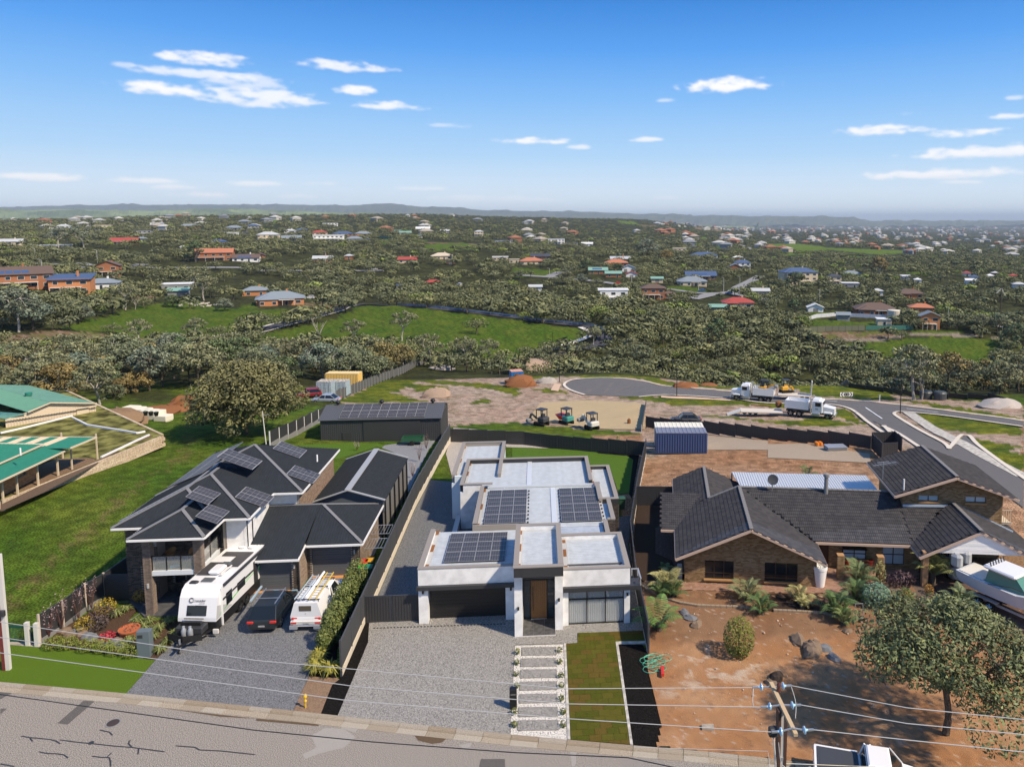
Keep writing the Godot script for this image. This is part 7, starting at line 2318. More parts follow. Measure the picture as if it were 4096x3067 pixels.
func driveway_vehicles() -> void:
	var b := B()
	# caravan: its own axes start at the middle of the front wall, x to its left as seen from the street, z back
	var f0: Vector3 = V(-22.53,0.1,-46.26)
	var f1: Vector3 = V(-20.2,0.1,-45.87)
	var back: Vector3 = V(-19.66,0.1,-50.94)
	var d := back - f1
	d.y = 0
	d = d.normalized()
	var o := thing("caravan","white touring caravan with black skirts and a green X on the left driveway","caravan",f1 + V(-1.2 * d.z,0,1.2 * d.x) * -1.0,atan2(-d.x,-d.z))
	o.position = f1 - V(-d.z,0,d.x) * 1.22
	var side := func(p: Array,x: float) -> Array: return p.map(func(q: Vector2) -> Vector3: return V(x,q.y,q.x))
	# outline of the side wall, from the front foot round: U(-z, y)
	var ol := [U(-0.0,0.98),U(-0.02,1.2),U(-0.35,2.35),U(-0.62,2.75),U(-1.0,2.93),U(-6.6,3.0),U(-6.75,2.9),U(-6.75,0.98)]
	b.loft([side.call(ol,-1.2),side.call(ol,1.2)])
	var body := pt("body",b,M.car_white,o)
	b = B()
	b.bb(-1.19,0.38,-6.74,1.19,0.98,-0.03)
	pt("skirt",b,M.black,o)
	b = B()
	b.bb(1.2,1.9,-6.7,1.23,2.02,-0.8); b.bb(1.19,2.8,-6.5,1.33,2.93,-1.0)
	pt("awning",b,M.charcoal,o)
	b = B()
	var sl := V(0,1.15,-0.33).normalized()
	b.cube(V(-0.05,1.62,-0.13),V(0.62,0,0),sl * 0.30,V(0,0,0.02))
	pt("window",b,M.dark_glass,o)
	for e in [[-1.3,1.35,0.7,0.8],[-2.7,1.55,1.0,0.55],[-4.9,1.0,0.55,1.5]]:
		b = B()
		b.bb(1.19,e[1],e[0] - e[2],1.225,e[1] + e[3],e[0])
		pt("door" if e[3] > 1 else "window",b,M.dark_glass if e[3] < 1 else M.charcoal,o)
	b = B()
	b.fan([V(1.212,1.05,-0.05),V(1.212,1.05,-2.0),V(1.212,1.5,-1.2),V(1.212,1.9,-0.25)])
	pt("stripe",b,M.light_grey,o)
	b = B()
	for k in 2:
		b.cube(V(1.215,1.55 + 0.08 * k,-3.0),V(0.004,0,0),V(0,0.015,0),V(0,-0.35,2.6 - 0.6 * k))
	for s in [-1,1]:
		b.cube(V(1.22,2.05,-5.95),V(0.006,0,0),V(0,0.07,0.1),V(0,0.5 * s,0.28))
	pt("green_stripe",b,M.green_paint,o)
	b = B()
	b.bb(1.2,0.4,-0.72,1.3,2.8,-0.64); b.bb(1.2,0.9,-6.72,1.3,2.85,-6.66)
	pt("awning_arm",b,M.white_paint,o)
	for s in [-1,1]:
		for z in [-3.05,-3.95]:
			wheel(o,V(s * 1.06,0.39,z),0.39,0.26,M.charcoal)
	# on the roof
	for e in [[-0.65,-2.9,0.42,1.7],[0.62,-4.0,0.42,1.5],[0.1,-5.05,0.95,0.6]]:
		b = B()
		b.bb(e[0] - e[2],3.0,e[1] - e[3] / 2,e[0] + e[2],3.05,e[1] + e[3] / 2)
		pt("solar_panel",b,M.solar,o)
	for e in [[0.05,-2.55,0.75,1.1,0.26,"air_conditioner"],[-0.1,-6.1,0.4,0.45,0.12,"roof_vent"],[0.55,-6.1,0.4,0.45,0.12,"roof_vent"]]:
		b = B()
		b.bev(V(e[0],3.02 + e[4] / 2,e[1]),V(e[2],e[4],e[3]),0.09)
		pt(e[5],b,M.car_white,o)
	b = B()
	b.bev(V(0.02,2.97,-1.45),V(0.75,0.1,0.5),0.03); b.bev(V(0.1,3.02,-3.6),V(0.7,0.08,0.5),0.03)
	pt("roof_hatch",b,mt("hatch",0.10,0.11,0.12,0.15),o)
	b = B()
	b.bev(V(-0.72,2.92,-1.15),V(0.55,0.22,0.35),0.07)
	pt("intake_hood",b,M.charcoal,o)
	b = B()
	b.tube([V(0.6,3.02,-2.2),V(0.7,3.2,-2.3),V(0.75,3.2,-3.0)],0.05,0.05,6); b.blob(V(0.6,3.08,-2.0),V(0.12,0.08,0.12),8)
	pt("antenna",b,M.off_white,o)
	# the maker's lettering on the front
	var tilt := Transform3D(Basis(Vector3.RIGHT,-0.28),V(0.08,2.2,-0.265))
	print_text(body,"Crusader",0.20,tilt,M.charcoal,0.2)
	print_text(body,"CARAVANS",0.075,Transform3D(tilt.basis,V(0.25,2.05,-0.225)),M.taupe,0.2)
	b = B()
	for k in 14:
		var a := 0.7 + k * 0.36
		b.cube(tilt * V(-0.50 + cos(a) * 0.13,0.03 + sin(a) * 0.13,0.01),tilt.basis * V(cos(a),sin(a),0) * 0.02,tilt.basis * V(-sin(a),cos(a),0) * 0.028,V(0,0,0.004))
	b.cube(tilt * V(0.02,-0.29,0.01),V(0.26,0,0),V(0,0.012,0),V(0,0,0.01))
	pt("emblem",b,M.charcoal,body)
	# drawbar, box, gas bottles and stone guard
	b = B()
	b.bev(V(-0.1,0.78,0.42),V(1.7,0.42,0.72),0.04)
	pt("tool_box",b,M.charcoal,o)
	b = B()
	b.bb(-0.75,1.0,0.08,0.5,1.05,0.5); b.bb(-0.75,1.2,0.08,0.5,1.24,0.12); b.bb(-0.75,1.05,0.46,0.5,1.2,0.5)
	for k in 8:
		b.bar(V(-0.7 + k * 0.16,1.05,0.5),V(-0.62 + k * 0.16,1.2,0.5),0.02,0.03)
	pt("wood_rack",b,M.black,o)
	b = B()
	b.bar(V(-1.0,0.5,0.1),V(-0.05,0.48,1.95),0.09,0.12); b.bar(V(0.95,0.5,0.1),V(-0.05,0.482,1.95),0.09,0.12)
	b.bev(V(-0.05,0.5,2.1),V(0.16,0.16,0.4),0.03)
	pt("drawbar",b,M.black,o)
	b = B()
	b.tube([V(-0.05,0.1,1.8),V(-0.05,0.85,1.8)],0.06,0.06,8)
	pt("jockey_post",b,M.steel,o)
	wheel(o,V(-0.05,0.12,1.85),0.13,0.09,M.steel)
	for x in [-0.25,0.15]:
		b = B()
		b.lathe(V(x,0.55,1.0),[U(0.14,0),U(0.155,0.08),U(0.155,0.45),U(0.08,0.58),U(0.08,0.68),U(0,0.68)],12)
		pt("gas_bottle",b,M.galvanised,o,true)
	b = B()
	b.bar(V(-1.25,0.62,1.05),V(-0.1,0.62,1.4),0.02,0.38); b.bar(V(-0.1,0.62,1.4),V(0.95,0.62,1.15),0.02,0.38)
	pt("stone_guard",b,mt("mesh_black",0.03,0.03,0.03,0.8),o)
	b = B()
	b.bev(V(1.25,0.45,0.15),V(0.35,0.28,0.12),0.02)
	pt("step",b,M.off_white,o)
	# black car, its roof rails and a pale awning tube
	var t := placed(V(-16.66,0.1,-46.81),V(-16.64,0.1,-49.34),0.83)
	var k := car("black_car","glossy black station wagon with red tail lamps, between the caravan and the white work ute",t,"suv",4.45,1.86,1.62,M.car_black)
	b = B()
	for s in [-0.62,0.62]:
		b.bar(V(s,1.68,-0.5),V(s,1.66,1.5),0.05,0.05)
	for z in [-0.2,0.9]:
		b.bar(V(-0.75,1.72,z),V(0.75,1.72,z),0.06,0.03)
	pt("roof_rail",b,M.steel,k)
	b = B()
	b.bar(V(-0.95,1.75,1.3),V(-0.95,1.78,-0.6),0.1,0.1)
	pt("awning_tube",b,mt("tube_blue",0.35,0.45,0.52,0.4),k)
	print_text(k,"S519·BAT",0.085,Transform3D(Basis(),V(0,0.55,2.245)),M.charcoal)
	# white work ute with a canopy
	t = placed(V(-13.9,0.1,-47.11),V(-13.76,0.1,-50.16),0.84)
	k = car("work_ute","white work ute with a square canopy and ladders on its roof, by the hedge",t,"ute",5.5,1.95,1.82,M.car_white)
	b = B()
	var cs := [U(-0.94,0.75),U(-0.97,1.05),U(-0.72,1.9),U(0.72,1.9),U(0.97,1.05),U(0.94,0.75)]
	b.loft([cs.map(func(p: Vector2) -> Vector3: return V(p.x,p.y,0.62)),cs.map(func(p: Vector2) -> Vector3: return V(p.x,p.y,2.7))])
	pt("canopy",b,M.car_white,k)
	b = B()
	b.bb(-0.42,1.38,2.69,0.34,1.72,2.715)
	pt("rear_window",b,mt("smoked",0.10,0.085,0.06,0.15),k)
	b = B()
	b.bb(-0.06,1.18,2.69,0.04,1.27,2.712); b.bb(-0.95,0.55,2.66,0.95,0.74,2.8)
	pt("bumper",b,M.off_white,k)
	for s in [-0.75,0.75]:
		b = B()
		b.bb(s - 0.17,0.6,2.8,s + 0.17,0.7,2.82)
		pt("tail_light",b,M.red,k)
		b = B()
		b.bb(s - 0.24,0.28,2.78,s + 0.24,0.5,2.9)
		pt("step",b,M.galvanised,k)
	b = B()
	for z in [0.75,2.45,-0.6]:
		b.bar(V(-0.8,2.02 if z > 0 else 1.92,z),V(0.8,2.02 if z > 0 else 1.92,z),0.05,0.05)
		for s in [-0.72,0.72]:
			b.bar(V(s,1.8,z),V(s,2.02 if z > 0 else 1.92,z),0.04,0.04)
	pt("roof_rack",b,M.black,k)
	print_text(k,"S123·BAR",0.085,Transform3D(Basis(),V(0,0.6,2.806)),M.charcoal)
	var xf := k.transform
	ladder("pale aluminium ladder on the left of the white work ute's roof rack",xf * V(-0.52,2.12,2.6),xf * V(-0.45,2.14,-0.6),0.38,mt("alu_blue",0.50,0.60,0.66,0.4,0.3))
	ladder("yellow ladder on the right of the white work ute's roof rack",xf * V(0.42,2.12,2.6),xf * V(0.42,2.14,-0.9),0.42,mt("ladder_yellow",0.72,0.52,0.08,0.5))
	b = B()
	b.tube([xf * V(-0.05,2.16,2.5),xf * V(0.0,2.18,-0.9)],0.08,0.08,8)
	tag(pt("pipe",b,M.white_paint),"long white tube tied between the two ladders on the white work ute","pipe")
	# pickup parked in the street, cut by the lower edge
	var p0: Vector3 = V(12.8,1.1,-32.07)
	var dir: Vector3 = (V(17.23,1.05,-30.52) - p0).normalized()
	t = Transform3D(Basis(dir.cross(UP),UP,-dir),V(p0.x,0.01,p0.z) + dir * 2.75 + dir.cross(UP) * 0.9)
	k = car("white_pickup","white double cab pickup with a black tray cover, cut off by the lower edge at the right",t,"ute",5.4,1.95,1.85,M.car_white)
	b = B()
	for s in [-1,1]:
		b.bb(s * 0.93 - 0.05,0.9,0.72,s * 0.93 + 0.05,1.2,2.66)
	b.bb(-0.93,0.9,2.58,0.93,1.2,2.68)
	pt("tray_side",b,M.car_white,k)
	b = B()
	b.bev(V(0,1.18,1.64),V(1.72,0.07,1.84),0.02); b.bb(-0.7,1.21,0.85,0.7,1.225,2.45)
	pt("tray_cover",b,M.dark_grey,k)

func one(b: MB,m: Material,called: String,label: String,cat: String,group := "",smooth := false) -> Node3D:
	return tag(pt(called,b,m,null,smooth),label,cat,group)

func leafy(called: String,label: String,at: Vector3,r: Vector3,n: int,leaf: float,c0: Color,c1: Color,cat := "shrub",group := "",hang := 0.2) -> void:
	var o := thing(called,label,cat,at,0,group)
	var b := B()
	b.tint = true
	leaf_cards(b,V(0,r.y,0),r,n,leaf,hang,c0,c1)
	pt("foliage",b,M.leaf,o)
	b = B()
	b.tube([V0,V(0,r.y,0)],r.x * 0.08,r.x * 0.05,5)
	pt("stem",b,M.bark,o)

func tuft(called: String,label: String,at: Vector3,r: float,n: int,c0: Color,c1: Color,wide := 0.04,cat := "grass tuft",group := "") -> void:
	var b := B()
	b.tint = true
	for i in n:
		var a := rng.randf() * TAU
		var d := V(cos(a),0,sin(a))
		var s := V(-d.z,0,d.x) * wide * r
		var k := rng.randf_range(0.5,1.1)
		var m := at + d * r * 0.45 * k + UP * r * rng.randf_range(0.6,1.0)
		var e := at + d * r * k + UP * r * rng.randf_range(0.25,0.9)
		b.k = c0.lerp(c1,rng.randf())
		b.q(at - s,at + s,m + s,m - s)
		b.t(m - s,m + s,e)
	one(b,M.leaf,called,label,cat,group)

func cycad(label: String,at: Vector3,r: float,n: int,c: Color,trunk := 0.35,cat := "cycad") -> void:
	# a rosette of arching feather leaves, each a part
	var o := thing("palm" if cat == "palm" else "cycad",label,cat,at)
	var b := B()
	b.lathe(V0,[U(0.22,-0.1),U(0.2,trunk * 0.5),U(0.16,trunk)],8)
	pt("trunk",b,M.bark,o)
	b = B()
	b.tint = true
	for i in 16:
		var t := i / 15.0
		var p := V(r * (0.08 + 0.92 * t),0.9 * r * sin(t * 2.3) * 0.62,0)
		var w := r * 0.24 * sin(PI * (0.12 + 0.84 * t))
		b.k = c * rng.randf_range(0.75,1.25)
		for s in [-1,1]:
			b.q(p + V(-0.02,0,0),p + V(0.035 * r,0,0),p + V(0.10 * r,-w * 0.35,s * w),p + V(0.07 * r,-w * 0.4,s * w))
	var frond := b.mesh()
	for i in n:
		var f := pm("frond",frond,M.leaf,o,V(0,trunk - 0.05,0))
		f.rotation = V(0,i * 2.4,rng.randf_range(-0.25,0.75))
		f.scale = Vector3.ONE * rng.randf_range(0.75,1.1)

func rock(label: String,at: Vector3,s: Vector3,m: Material,yaw := 0.0) -> void:
	var b := B()
	b.blob(V0,s,8,0.22,rng,-0.6)
	var o := one(b,m,"rock",label,"rock")
	o.position = at + UP * s.y * 0.4
	o.rotation.y = yaw

func pot(label: String,at: Vector3,r: float,h: float,m: Material,c := Color(0.06,0.11,0.03)) -> void:
	var o := thing("plant_pot",label,"plant pot",at)
	var b := B()
	b.lathe(V0,[U(r * 0.65,0),U(r * 0.95,h * 0.85),U(r,h * 0.85),U(r,h),U(r * 0.85,h),U(r * 0.8,h * 0.9),U(0,h * 0.88)],14)
	pt("pot",b,m,o,true)
	b = B()
	b.tint = true
	leaf_cards(b,V(0,h,0),V(r,r * 0.6,r) * 0.8,60,0.06,0,c * 0.7,c * 1.6)
	pt("plant",b,M.leaf,o)

func right_yard() -> void:
	rng.seed = 21
	var gc := Color(0.075,0.13,0.035)
	var yc := Color(0.28,0.26,0.10)
	for e in [[V(8.86,0,-49.3),1.5,20,yc,"pale yellow green cycad by the left corner of the brown brick house"],[V(8.2,0,-48.55),0.9,16,gc,"small dark cycad left below the pale yellow green one"],[V(9.1,0,-48.4),1.0,16,gc,"dark cycad right below the pale yellow green one"],[V(9.06,0,-51.69),0.7,12,gc,"small green palm plant on the dark soil beside the side paving"],[V(14.11,0,-47.51),1.35,22,Color(0.17,0.19,0.08),"grey green cycad before the gable wall's right window"],[V(14.54,0,-45.74),1.05,20,gc,"dense dark green cycad right below the grey green one"],[V(17.47,0,-46.77),1.15,16,yc * 1.1,"yellowing spiky cycad on the planting bed left of the path"],[V(17.42,0,-46.09),0.7,12,yc,"small yellow tuft plant below the yellowing cycad"],[V(19.37,0,-45.2),1.5,26,gc,"large dark cycad beside the brick path, left of the hand cart"],[V(19.41,0,-43.99),1.0,20,Color(0.13,0.17,0.05),"lighter green cycad right below the large dark one"],[V(22.65,0,-49.33),1.4,24,Color(0.12,0.16,0.06),"cycad before the small front windows, between the brick pillars"],[V(21.46,0,-46.82),1.25,24,gc,"dark cycad left of the blue green bush"],[V(27.92,0,-45.22),1.3,20,Color(0.17,0.21,0.09),"cycad showing behind the crown of the big gum tree"],[V(27.59,-0.5,-72.63),1.0,16,gc,"dark cycad behind the silver pergola roof"]]:
		cycad(e[4],e[0],e[1],e[2],e[3])
	cycad("yellow green palm with drooping fronds before the silver ute in the carport",V(27.85,0,-48.56),1.6,24,Color(0.24,0.25,0.08),1.1,"palm")
	cycad("young palm with torn broad leaves at the right end of the charcoal side fence",V(7.43,0,-44.3),1.7,12,Color(0.10,0.19,0.04),0.5,"palm")
	leafy("cone_shrub","egg shaped clipped golden green conifer standing alone on the red yard",V(11.72,0,-41.12),V(0.95,1.3,0.95),2600,0.07,Color(0.07,0.09,0.012),Color(0.22,0.23,0.03),"conifer","",-0.8)
	leafy("blue_shrub","rounded blue green bush right of the dark cycad on the grey soil",V(22.45,0,-46.13),V(1.05,0.85,0.9),1500,0.09,Color(0.08,0.15,0.09),Color(0.20,0.33,0.22))
	leafy("purple_shrub","leafless dark purple bush on the grey soil before the tall window",V(25.51,0,-48.59),V(1.1,0.6,0.7),700,0.09,Color(0.05,0.025,0.03),Color(0.14,0.08,0.085))
	leafy("thin_shrub","thin upright yellow green shrub before the right brick pillar",V(24.07,0,-48.88),V(0.45,0.95,0.45),320,0.08,Color(0.16,0.17,0.05),Color(0.30,0.28,0.10))
	leafy("small_conifer","dark green pointed conifer behind the crown of the big gum tree",V(23.97,0,-44.96),V(0.65,0.95,0.65),1100,0.07,Color(0.03,0.06,0.012),Color(0.10,0.15,0.03),"conifer")
	tuft("spiky_grass","grey spiky grass clump on the grey soil, right of the blue green bush",V(23.84,0,-46.24),1.0,90,Color(0.16,0.17,0.09),Color(0.36,0.33,0.20))
	leafy("amber_shrub","small amber shrub on the grey soil, left of the driveway edge",V(25.12,0,-46.99),V(0.32,0.35,0.32),260,0.06,Color(0.25,0.13,0.01),Color(0.45,0.27,0.03))
	leafy("amber_shrub","amber shrub in a dark pot at the corner of the brown driveway",V(26.9,0,-47.32),V(0.32,0.4,0.32),260,0.06,Color(0.25,0.12,0.02),Color(0.48,0.26,0.05))
	pot("tall white tapered plant pot at the right corner of the brown gable",V(19.7,0.15,-48.98),0.52,1.5,M.white_paint)
	for i in 3:
		pot(["left of three dark red pots under the small front window","middle of three dark red pots under the small front window, green plant in it","right of three dark red pots under the small front window"][i],[V(22.58,0.15,-51.26),V(23.43,0.15,-51.28),V(24.22,0.15,-51.07)][i],0.36,0.8,mt("pot_red",0.16,0.02,0.015,0.3))
	var rk := mt("rock_brown",0.30,0.22,0.16,0.9,0,"grain",1.2)
	var rg := mt("rock_grey",0.24,0.25,0.27,0.9,0,"grain",1.2)
	for e in [[V(15.83,0,-42.3),0.75,rk,"large brown slab leaning at the left end of the rock heap"],[V(15.61,0,-42.07),0.4,rk,"small brown rock at the foot of the leaning slab"],[V(16.37,0,-41.39),0.85,rk,"big flat brown rock in the middle of the rock heap"],[V(16.06,0,-41.91),0.4,rg,"pale grey rock between the slab and the big flat rock"],[V(16.13,0,-40.93),0.8,rk,"long low brown rock along the front of the heap"],[V(16.86,0,-42.09),0.4,rk,"upright brown rock behind the big flat one"],[V(17.07,0,-41.33),0.6,rg,"rounded blue grey rock at the right of the heap"],[V(17.43,0,-41.42),0.3,rk,"small pale rock right of the blue grey rock"],[V(17.25,0,-40.36),0.55,rg,"grey rock lying apart at the right foot of the heap"],[V(13.27,0,-38.79),0.65,mt("rock_dark",0.10,0.075,0.06,0.95,0,"grain",1.0),"dark lumpy rock on the open red earth"],[V(12.81,0,-38.3),0.5,rk,"brown rock left of the dark lumpy one"],[V(9.43,0,-46.16),0.5,rg,"pale flat rock at the garden edge, beside the young palm"],[V(9.7,0,-45.42),0.55,rg,"grey rock below the pale flat one at the garden edge"],[V(9.92,0,-44.64),0.6,rk,"brown rock at the lower end of the garden edge rocks"],[V(19.3,0,-43.18),0.45,rk,"flat brown stone below the lighter green cycad"]]:
		rock(e[3],e[0],V(e[1] * rng.randf_range(0.75,1.0),e[1] * 0.5,e[1] * 0.62),e[2],rng.randf() * 3)
	# stone edging of the beds
	for e in [[[V(7.09,0,-50.11),V(7.5,0,-49.25),V(8.3,0,-48.19),V(9.37,0,-47.44),V(10.46,0,-46.97),V(11.98,0,-46.72),V(14.04,0,-46.45)],"curved stone edging along the front garden beds of the brown brick house, left part"],[[V(15.39,0,-45.93),V(16.88,0,-45.67),V(18.56,0,-45.34)] + [V(20.17,0,-44.48),V(20.89,0,-44.35)],"straight stone edging below the planting bed with the yellowing cycad"]]:
		var o := thing("garden_edging",e[1],"edging",e[0][0])
		for i in e[0].size() - 1:
			for j in 5:
				var b := B()
				b.bar(e[0][i].lerp(e[0][i + 1],j / 5.0) + UP * 0.16,e[0][i].lerp(e[0][i + 1],(j + 0.93) / 5.0) + UP * 0.16,0.2,0.2)
				pw("stone",b,mt("edging_stone",0.42,0.33,0.24,0.9,0,"grain",1.0),o)
	var b := B()
	var c: Vector3 = V(7.04,0,-40.63)
	for i in 11:
		var pts := []
		var q := c + V(rng.randf_range(-0.9,0.5),0.16,rng.randf_range(-0.9,0.5))
		for k in 13:
			pts.append(q + V(cos(k * 0.52) * 0.42,0.02 * rng.randf() + 0.012 * i,sin(k * 0.52) * 0.34))
		b.tube(pts,0.018,0.018,4)
	one(b,mt("hose_green",0.06,0.36,0.24,0.5),"garden_hose","tangled green garden hose at the edge of the black mulch bed","hose")
	b = B()
	b.bar(V(6.95,0.3,-40.16),V(6.83,0.3,-39.35),0.16,0.16)
	one(b,M.red,"red_tube","short bright red tube lying on the tangled garden hose","tube")
	b = B()
	b.prism([U(8.17,-35.22),U(8.78,-35.17),U(8.73,-34.82),U(8.12,-34.89)],0.1,0.24)
	one(b,M.concrete,"pit_cover","pale square concrete pit cover set in the red earth","cover")
	var hc := thing("hand_cart","small two wheeled hand truck standing at the end of the garden edging","hand truck",V(20.62,0,-44.37))
	b = B()
	for s in [-0.25,0.25]:
		b.tube([V(s,0.1,0),V(s,1.15,-0.2)],0.025,0.025,6)
	b.tube([V(-0.25,1.15,-0.2),V(0.25,1.15,-0.2)],0.025,0.025,6); b.bb(-0.3,0.05,0,0.3,0.08,0.3)
	pt("frame",b,M.mid_grey,hc)
	for s in [-0.3,0.3]:
		wheel(hc,V(s,0.14,-0.05),0.14,0.07,M.steel)
	# silver ute under the carport, soil in its tray
	var hd := V(0.165,0,-0.986)
	var rr: Vector3 = V(30,0.15,-48.34)
	var k := car("silver_ute","silver tray ute loaded with dark soil, its tail to the driveway, in the carport",Transform3D(Basis(hd.cross(UP),UP,-hd),rr + hd * 2.5),"ute",5.0,1.8,1.72,M.car_silver)
	b = B()
	for e in [[-0.95,0.75,-0.9,2.55],[0.9,0.75,0.95,2.55],[-0.95,2.5,0.95,2.56],[-0.95,0.7,0.95,0.76]]:
		b.bb(e[0],0.85,e[1],e[2],1.22,e[3])
	pt("tray_side",b,mt("tray_white",0.66,0.68,0.70,0.4),k)
	b = B()
	for x in [-0.8,-0.3,0.3,0.8]:
		b.bar(V(x,1.2,0.66),V(x,1.85,0.66),0.05,0.05)
	b.bar(V(-0.82,1.85,0.66),V(0.82,1.85,0.66),0.06,0.06)
	pt("headboard",b,M.tray_white,k)
	b = B()
	b.blob(V(0,1.0,1.6),V(0.8,0.42,0.8),10,0.1,rng,-0.1)
	one(b,M.mulch,"soil_load","heap of dark soil in the tray of the silver ute","soil").transform = k.transform
	# boat on its trailer
	var st: Vector3 = V(30.94,0.15,-47.01)
	var bow: Vector3 = V(32.25,0.15,-44.36)
	var fw := (bow - st); fw.y = 0; fw = fw.normalized()
	var bt := thing("motor_boat","grey aluminium cabin boat with two outboard motors at the right edge","boat",V(st.x,0.15,st.z) + fw * 2.2 + fw.cross(UP) * 1.15,atan2(-fw.x,-fw.z))
	var rings := []
	for e in [[3.2,1.05,0.75],[1.5,1.2,0.6],[-1.0,1.15,0.62],[-2.6,0.8,0.8],[-3.7,0.12,1.2]]:
		rings.append([V(0,e[2],e[0]),V(e[1] * 0.85,e[2] + 0.4,e[0]),V(e[1],1.85 + (0.3 if e[0] < -2 else 0.0),e[0]),V(-e[1],1.85 + (0.3 if e[0] < -2 else 0.0),e[0]),V(-e[1] * 0.85,e[2] + 0.4,e[0])])
	b = B()
	b.loft(rings)
	pt("hull",b,mt("boat_grey",0.50,0.54,0.60,0.4),bt)
	b = B()
	b.loft([[V(-0.9,1.86,1.2),V(0.9,1.86,1.2),V(0.75,1.86,-1.6),V(-0.75,1.86,-1.6)],[V(-0.85,2.75,1.0),V(0.85,2.75,1.0),V(0.65,2.75,-0.7),V(-0.65,2.75,-0.7)]])
	pt("windscreen",b,mt("boat_glass",0.10,0.24,0.20,0.06),bt)
	b = B()
	b.bev(V(0,2.85,0.25),V(1.95,0.22,2.2),0.08); b.bev(V(0,1.95,-2.2),V(1.4,0.2,1.4),0.08)
	pt("cabin_roof",b,M.car_white,bt)
	b = B()
	b.bb(-0.95,1.86,1.3,0.95,1.9,3.0)
	pt("deck",b,M.off_white,bt)
	for s in [-0.5,0.5]:
		b = B()
		b.bev(V(s,2.25,3.5),V(0.6,0.95,0.75),0.16); b.bb(s - 0.1,0.9,3.35,s + 0.1,1.9,3.6)
		pt("outboard_motor",b,mt("motor_grey",0.36,0.38,0.40,0.35),bt)
	b = B()
	for i in 6:
		b.bar(V(-0.75 + i * 0.3,2.96,0.9),V(-0.75 + i * 0.3,3.25,1.0),0.06,0.06)
	b.tube([V(1.1,2.3,-2.4),V(1.25,2.35,-0.8),V(1.22,1.9,0.8)],0.025,0.025,5); b.tube([V(-1.1,2.3,-2.4),V(-1.25,2.35,-0.8),V(-1.22,1.9,0.8)],0.025,0.025,5)
	pt("hand_rail",b,M.charcoal,bt)
	var tr := thing("boat_trailer","galvanised twin axle trailer under the grey cabin boat","trailer",bt.position,bt.rotation.y)
	b = B()
	for s in [-0.8,0.8]:
		b.bar(V(s,0.5,2.8),V(s * 0.9,0.5,-2.0),0.1,0.14); b.bar(V(s * 0.9,0.5,-2.0),V(0,0.5,-4.4),0.1,0.14); b.bb(s - 0.18 + s * 0.2,0.7,0.2,s + 0.18 + s * 0.2,0.75,2.0)
	pt("frame",b,M.galvanised,tr)
	for s in [-1,1]:
		for z in [0.7,1.5]:
			wheel(tr,V(s * 0.98,0.32,z),0.32,0.2,M.pale_blue)
	# new garden of the white house
	var mbx := thing("letterbox","black letterbox pillar beside the white pebble bed","letterbox",V(-1.53,0.09,-37.51))
	b = B(); b.bev(V(0,0.55,0),V(0.38,1.1,0.3),0.01); pt("pillar",b,M.black,mbx)
	b = B(); b.bb(-0.14,0.82,0.15,0.14,0.86,0.156); pt("slot",b,M.mid_grey,mbx)
	var i := 0
	for p in [V(-1.44,0.1,-42.46),V(-1.46,0.1,-41.37),V(-1.45,0.1,-40.29),V(-1.4,0.1,-39.17),V(-1.46,0.1,-36.98),V(-1.44,0.1,-35.98),V(1.08,0.1,-42.4),V(1.05,0.1,-41.26),V(1.08,0.1,-39.92),V(1.09,0.1,-39),V(1.05,0.1,-37.86),V(1.09,0.1,-36.77),V(1.06,0.1,-35.78)]:
		leafy("small_plant","small green plant number %s down the %s side of the white pebble bed" % [["one","two","three","four","five","six","seven"][i if i < 6 else i - 6],"left" if i < 6 else "right"],p,V(0.17,0.17,0.17),60,0.07,Color(0.06,0.09,0.02),Color(0.20,0.20,0.04),"plant","small plants in the white pebbles")
		i += 1
	for e in [[V(7.35,0,-64.65),mt("bin_green",0.03,0.09,0.05,0.5),"dark green wheeled bin against the brick side of the white house"],[V(-12.97,0,-53.69),M.red,"red lidded bin behind the hedge, beside the charcoal fence"],[V(-12.6,0,-53.93),M.amber,"yellow lidded bin behind the hedge, beside the charcoal fence"],[V(-12.89,0,-52.97),M.green_paint,"green lidded bin in front of the red lidded one"],[V(-12.45,0,-52.85),M.green_roof,"teal lidded bin in front of the yellow lidded one"]]:
		var bn := thing("wheelie_bin",e[2],"bin",e[0])
		b = B(); b.loft([[V(-0.22,0,-0.25),V(0.22,0,-0.25),V(0.22,0,0.2),V(-0.22,0,0.2)],[V(-0.28,0.95,-0.35),V(0.28,0.95,-0.35),V(0.28,0.95,0.3),V(-0.28,0.95,0.3)]]); pt("bin_body",b,M.bin_green,bn)
		b = B(); b.bev(V(0,1.0,0),V(0.6,0.1,0.7),0.03); pt("lid",b,e[1],bn)
	leafy("young_tree","small weeping young tree in the black mulch at the back of the white house",V(9.88,-2.63,-91.61),V(0.25,0.75,0.25),160,0.09,Color(0.12,0.13,0.03),Color(0.30,0.28,0.06),"tree")

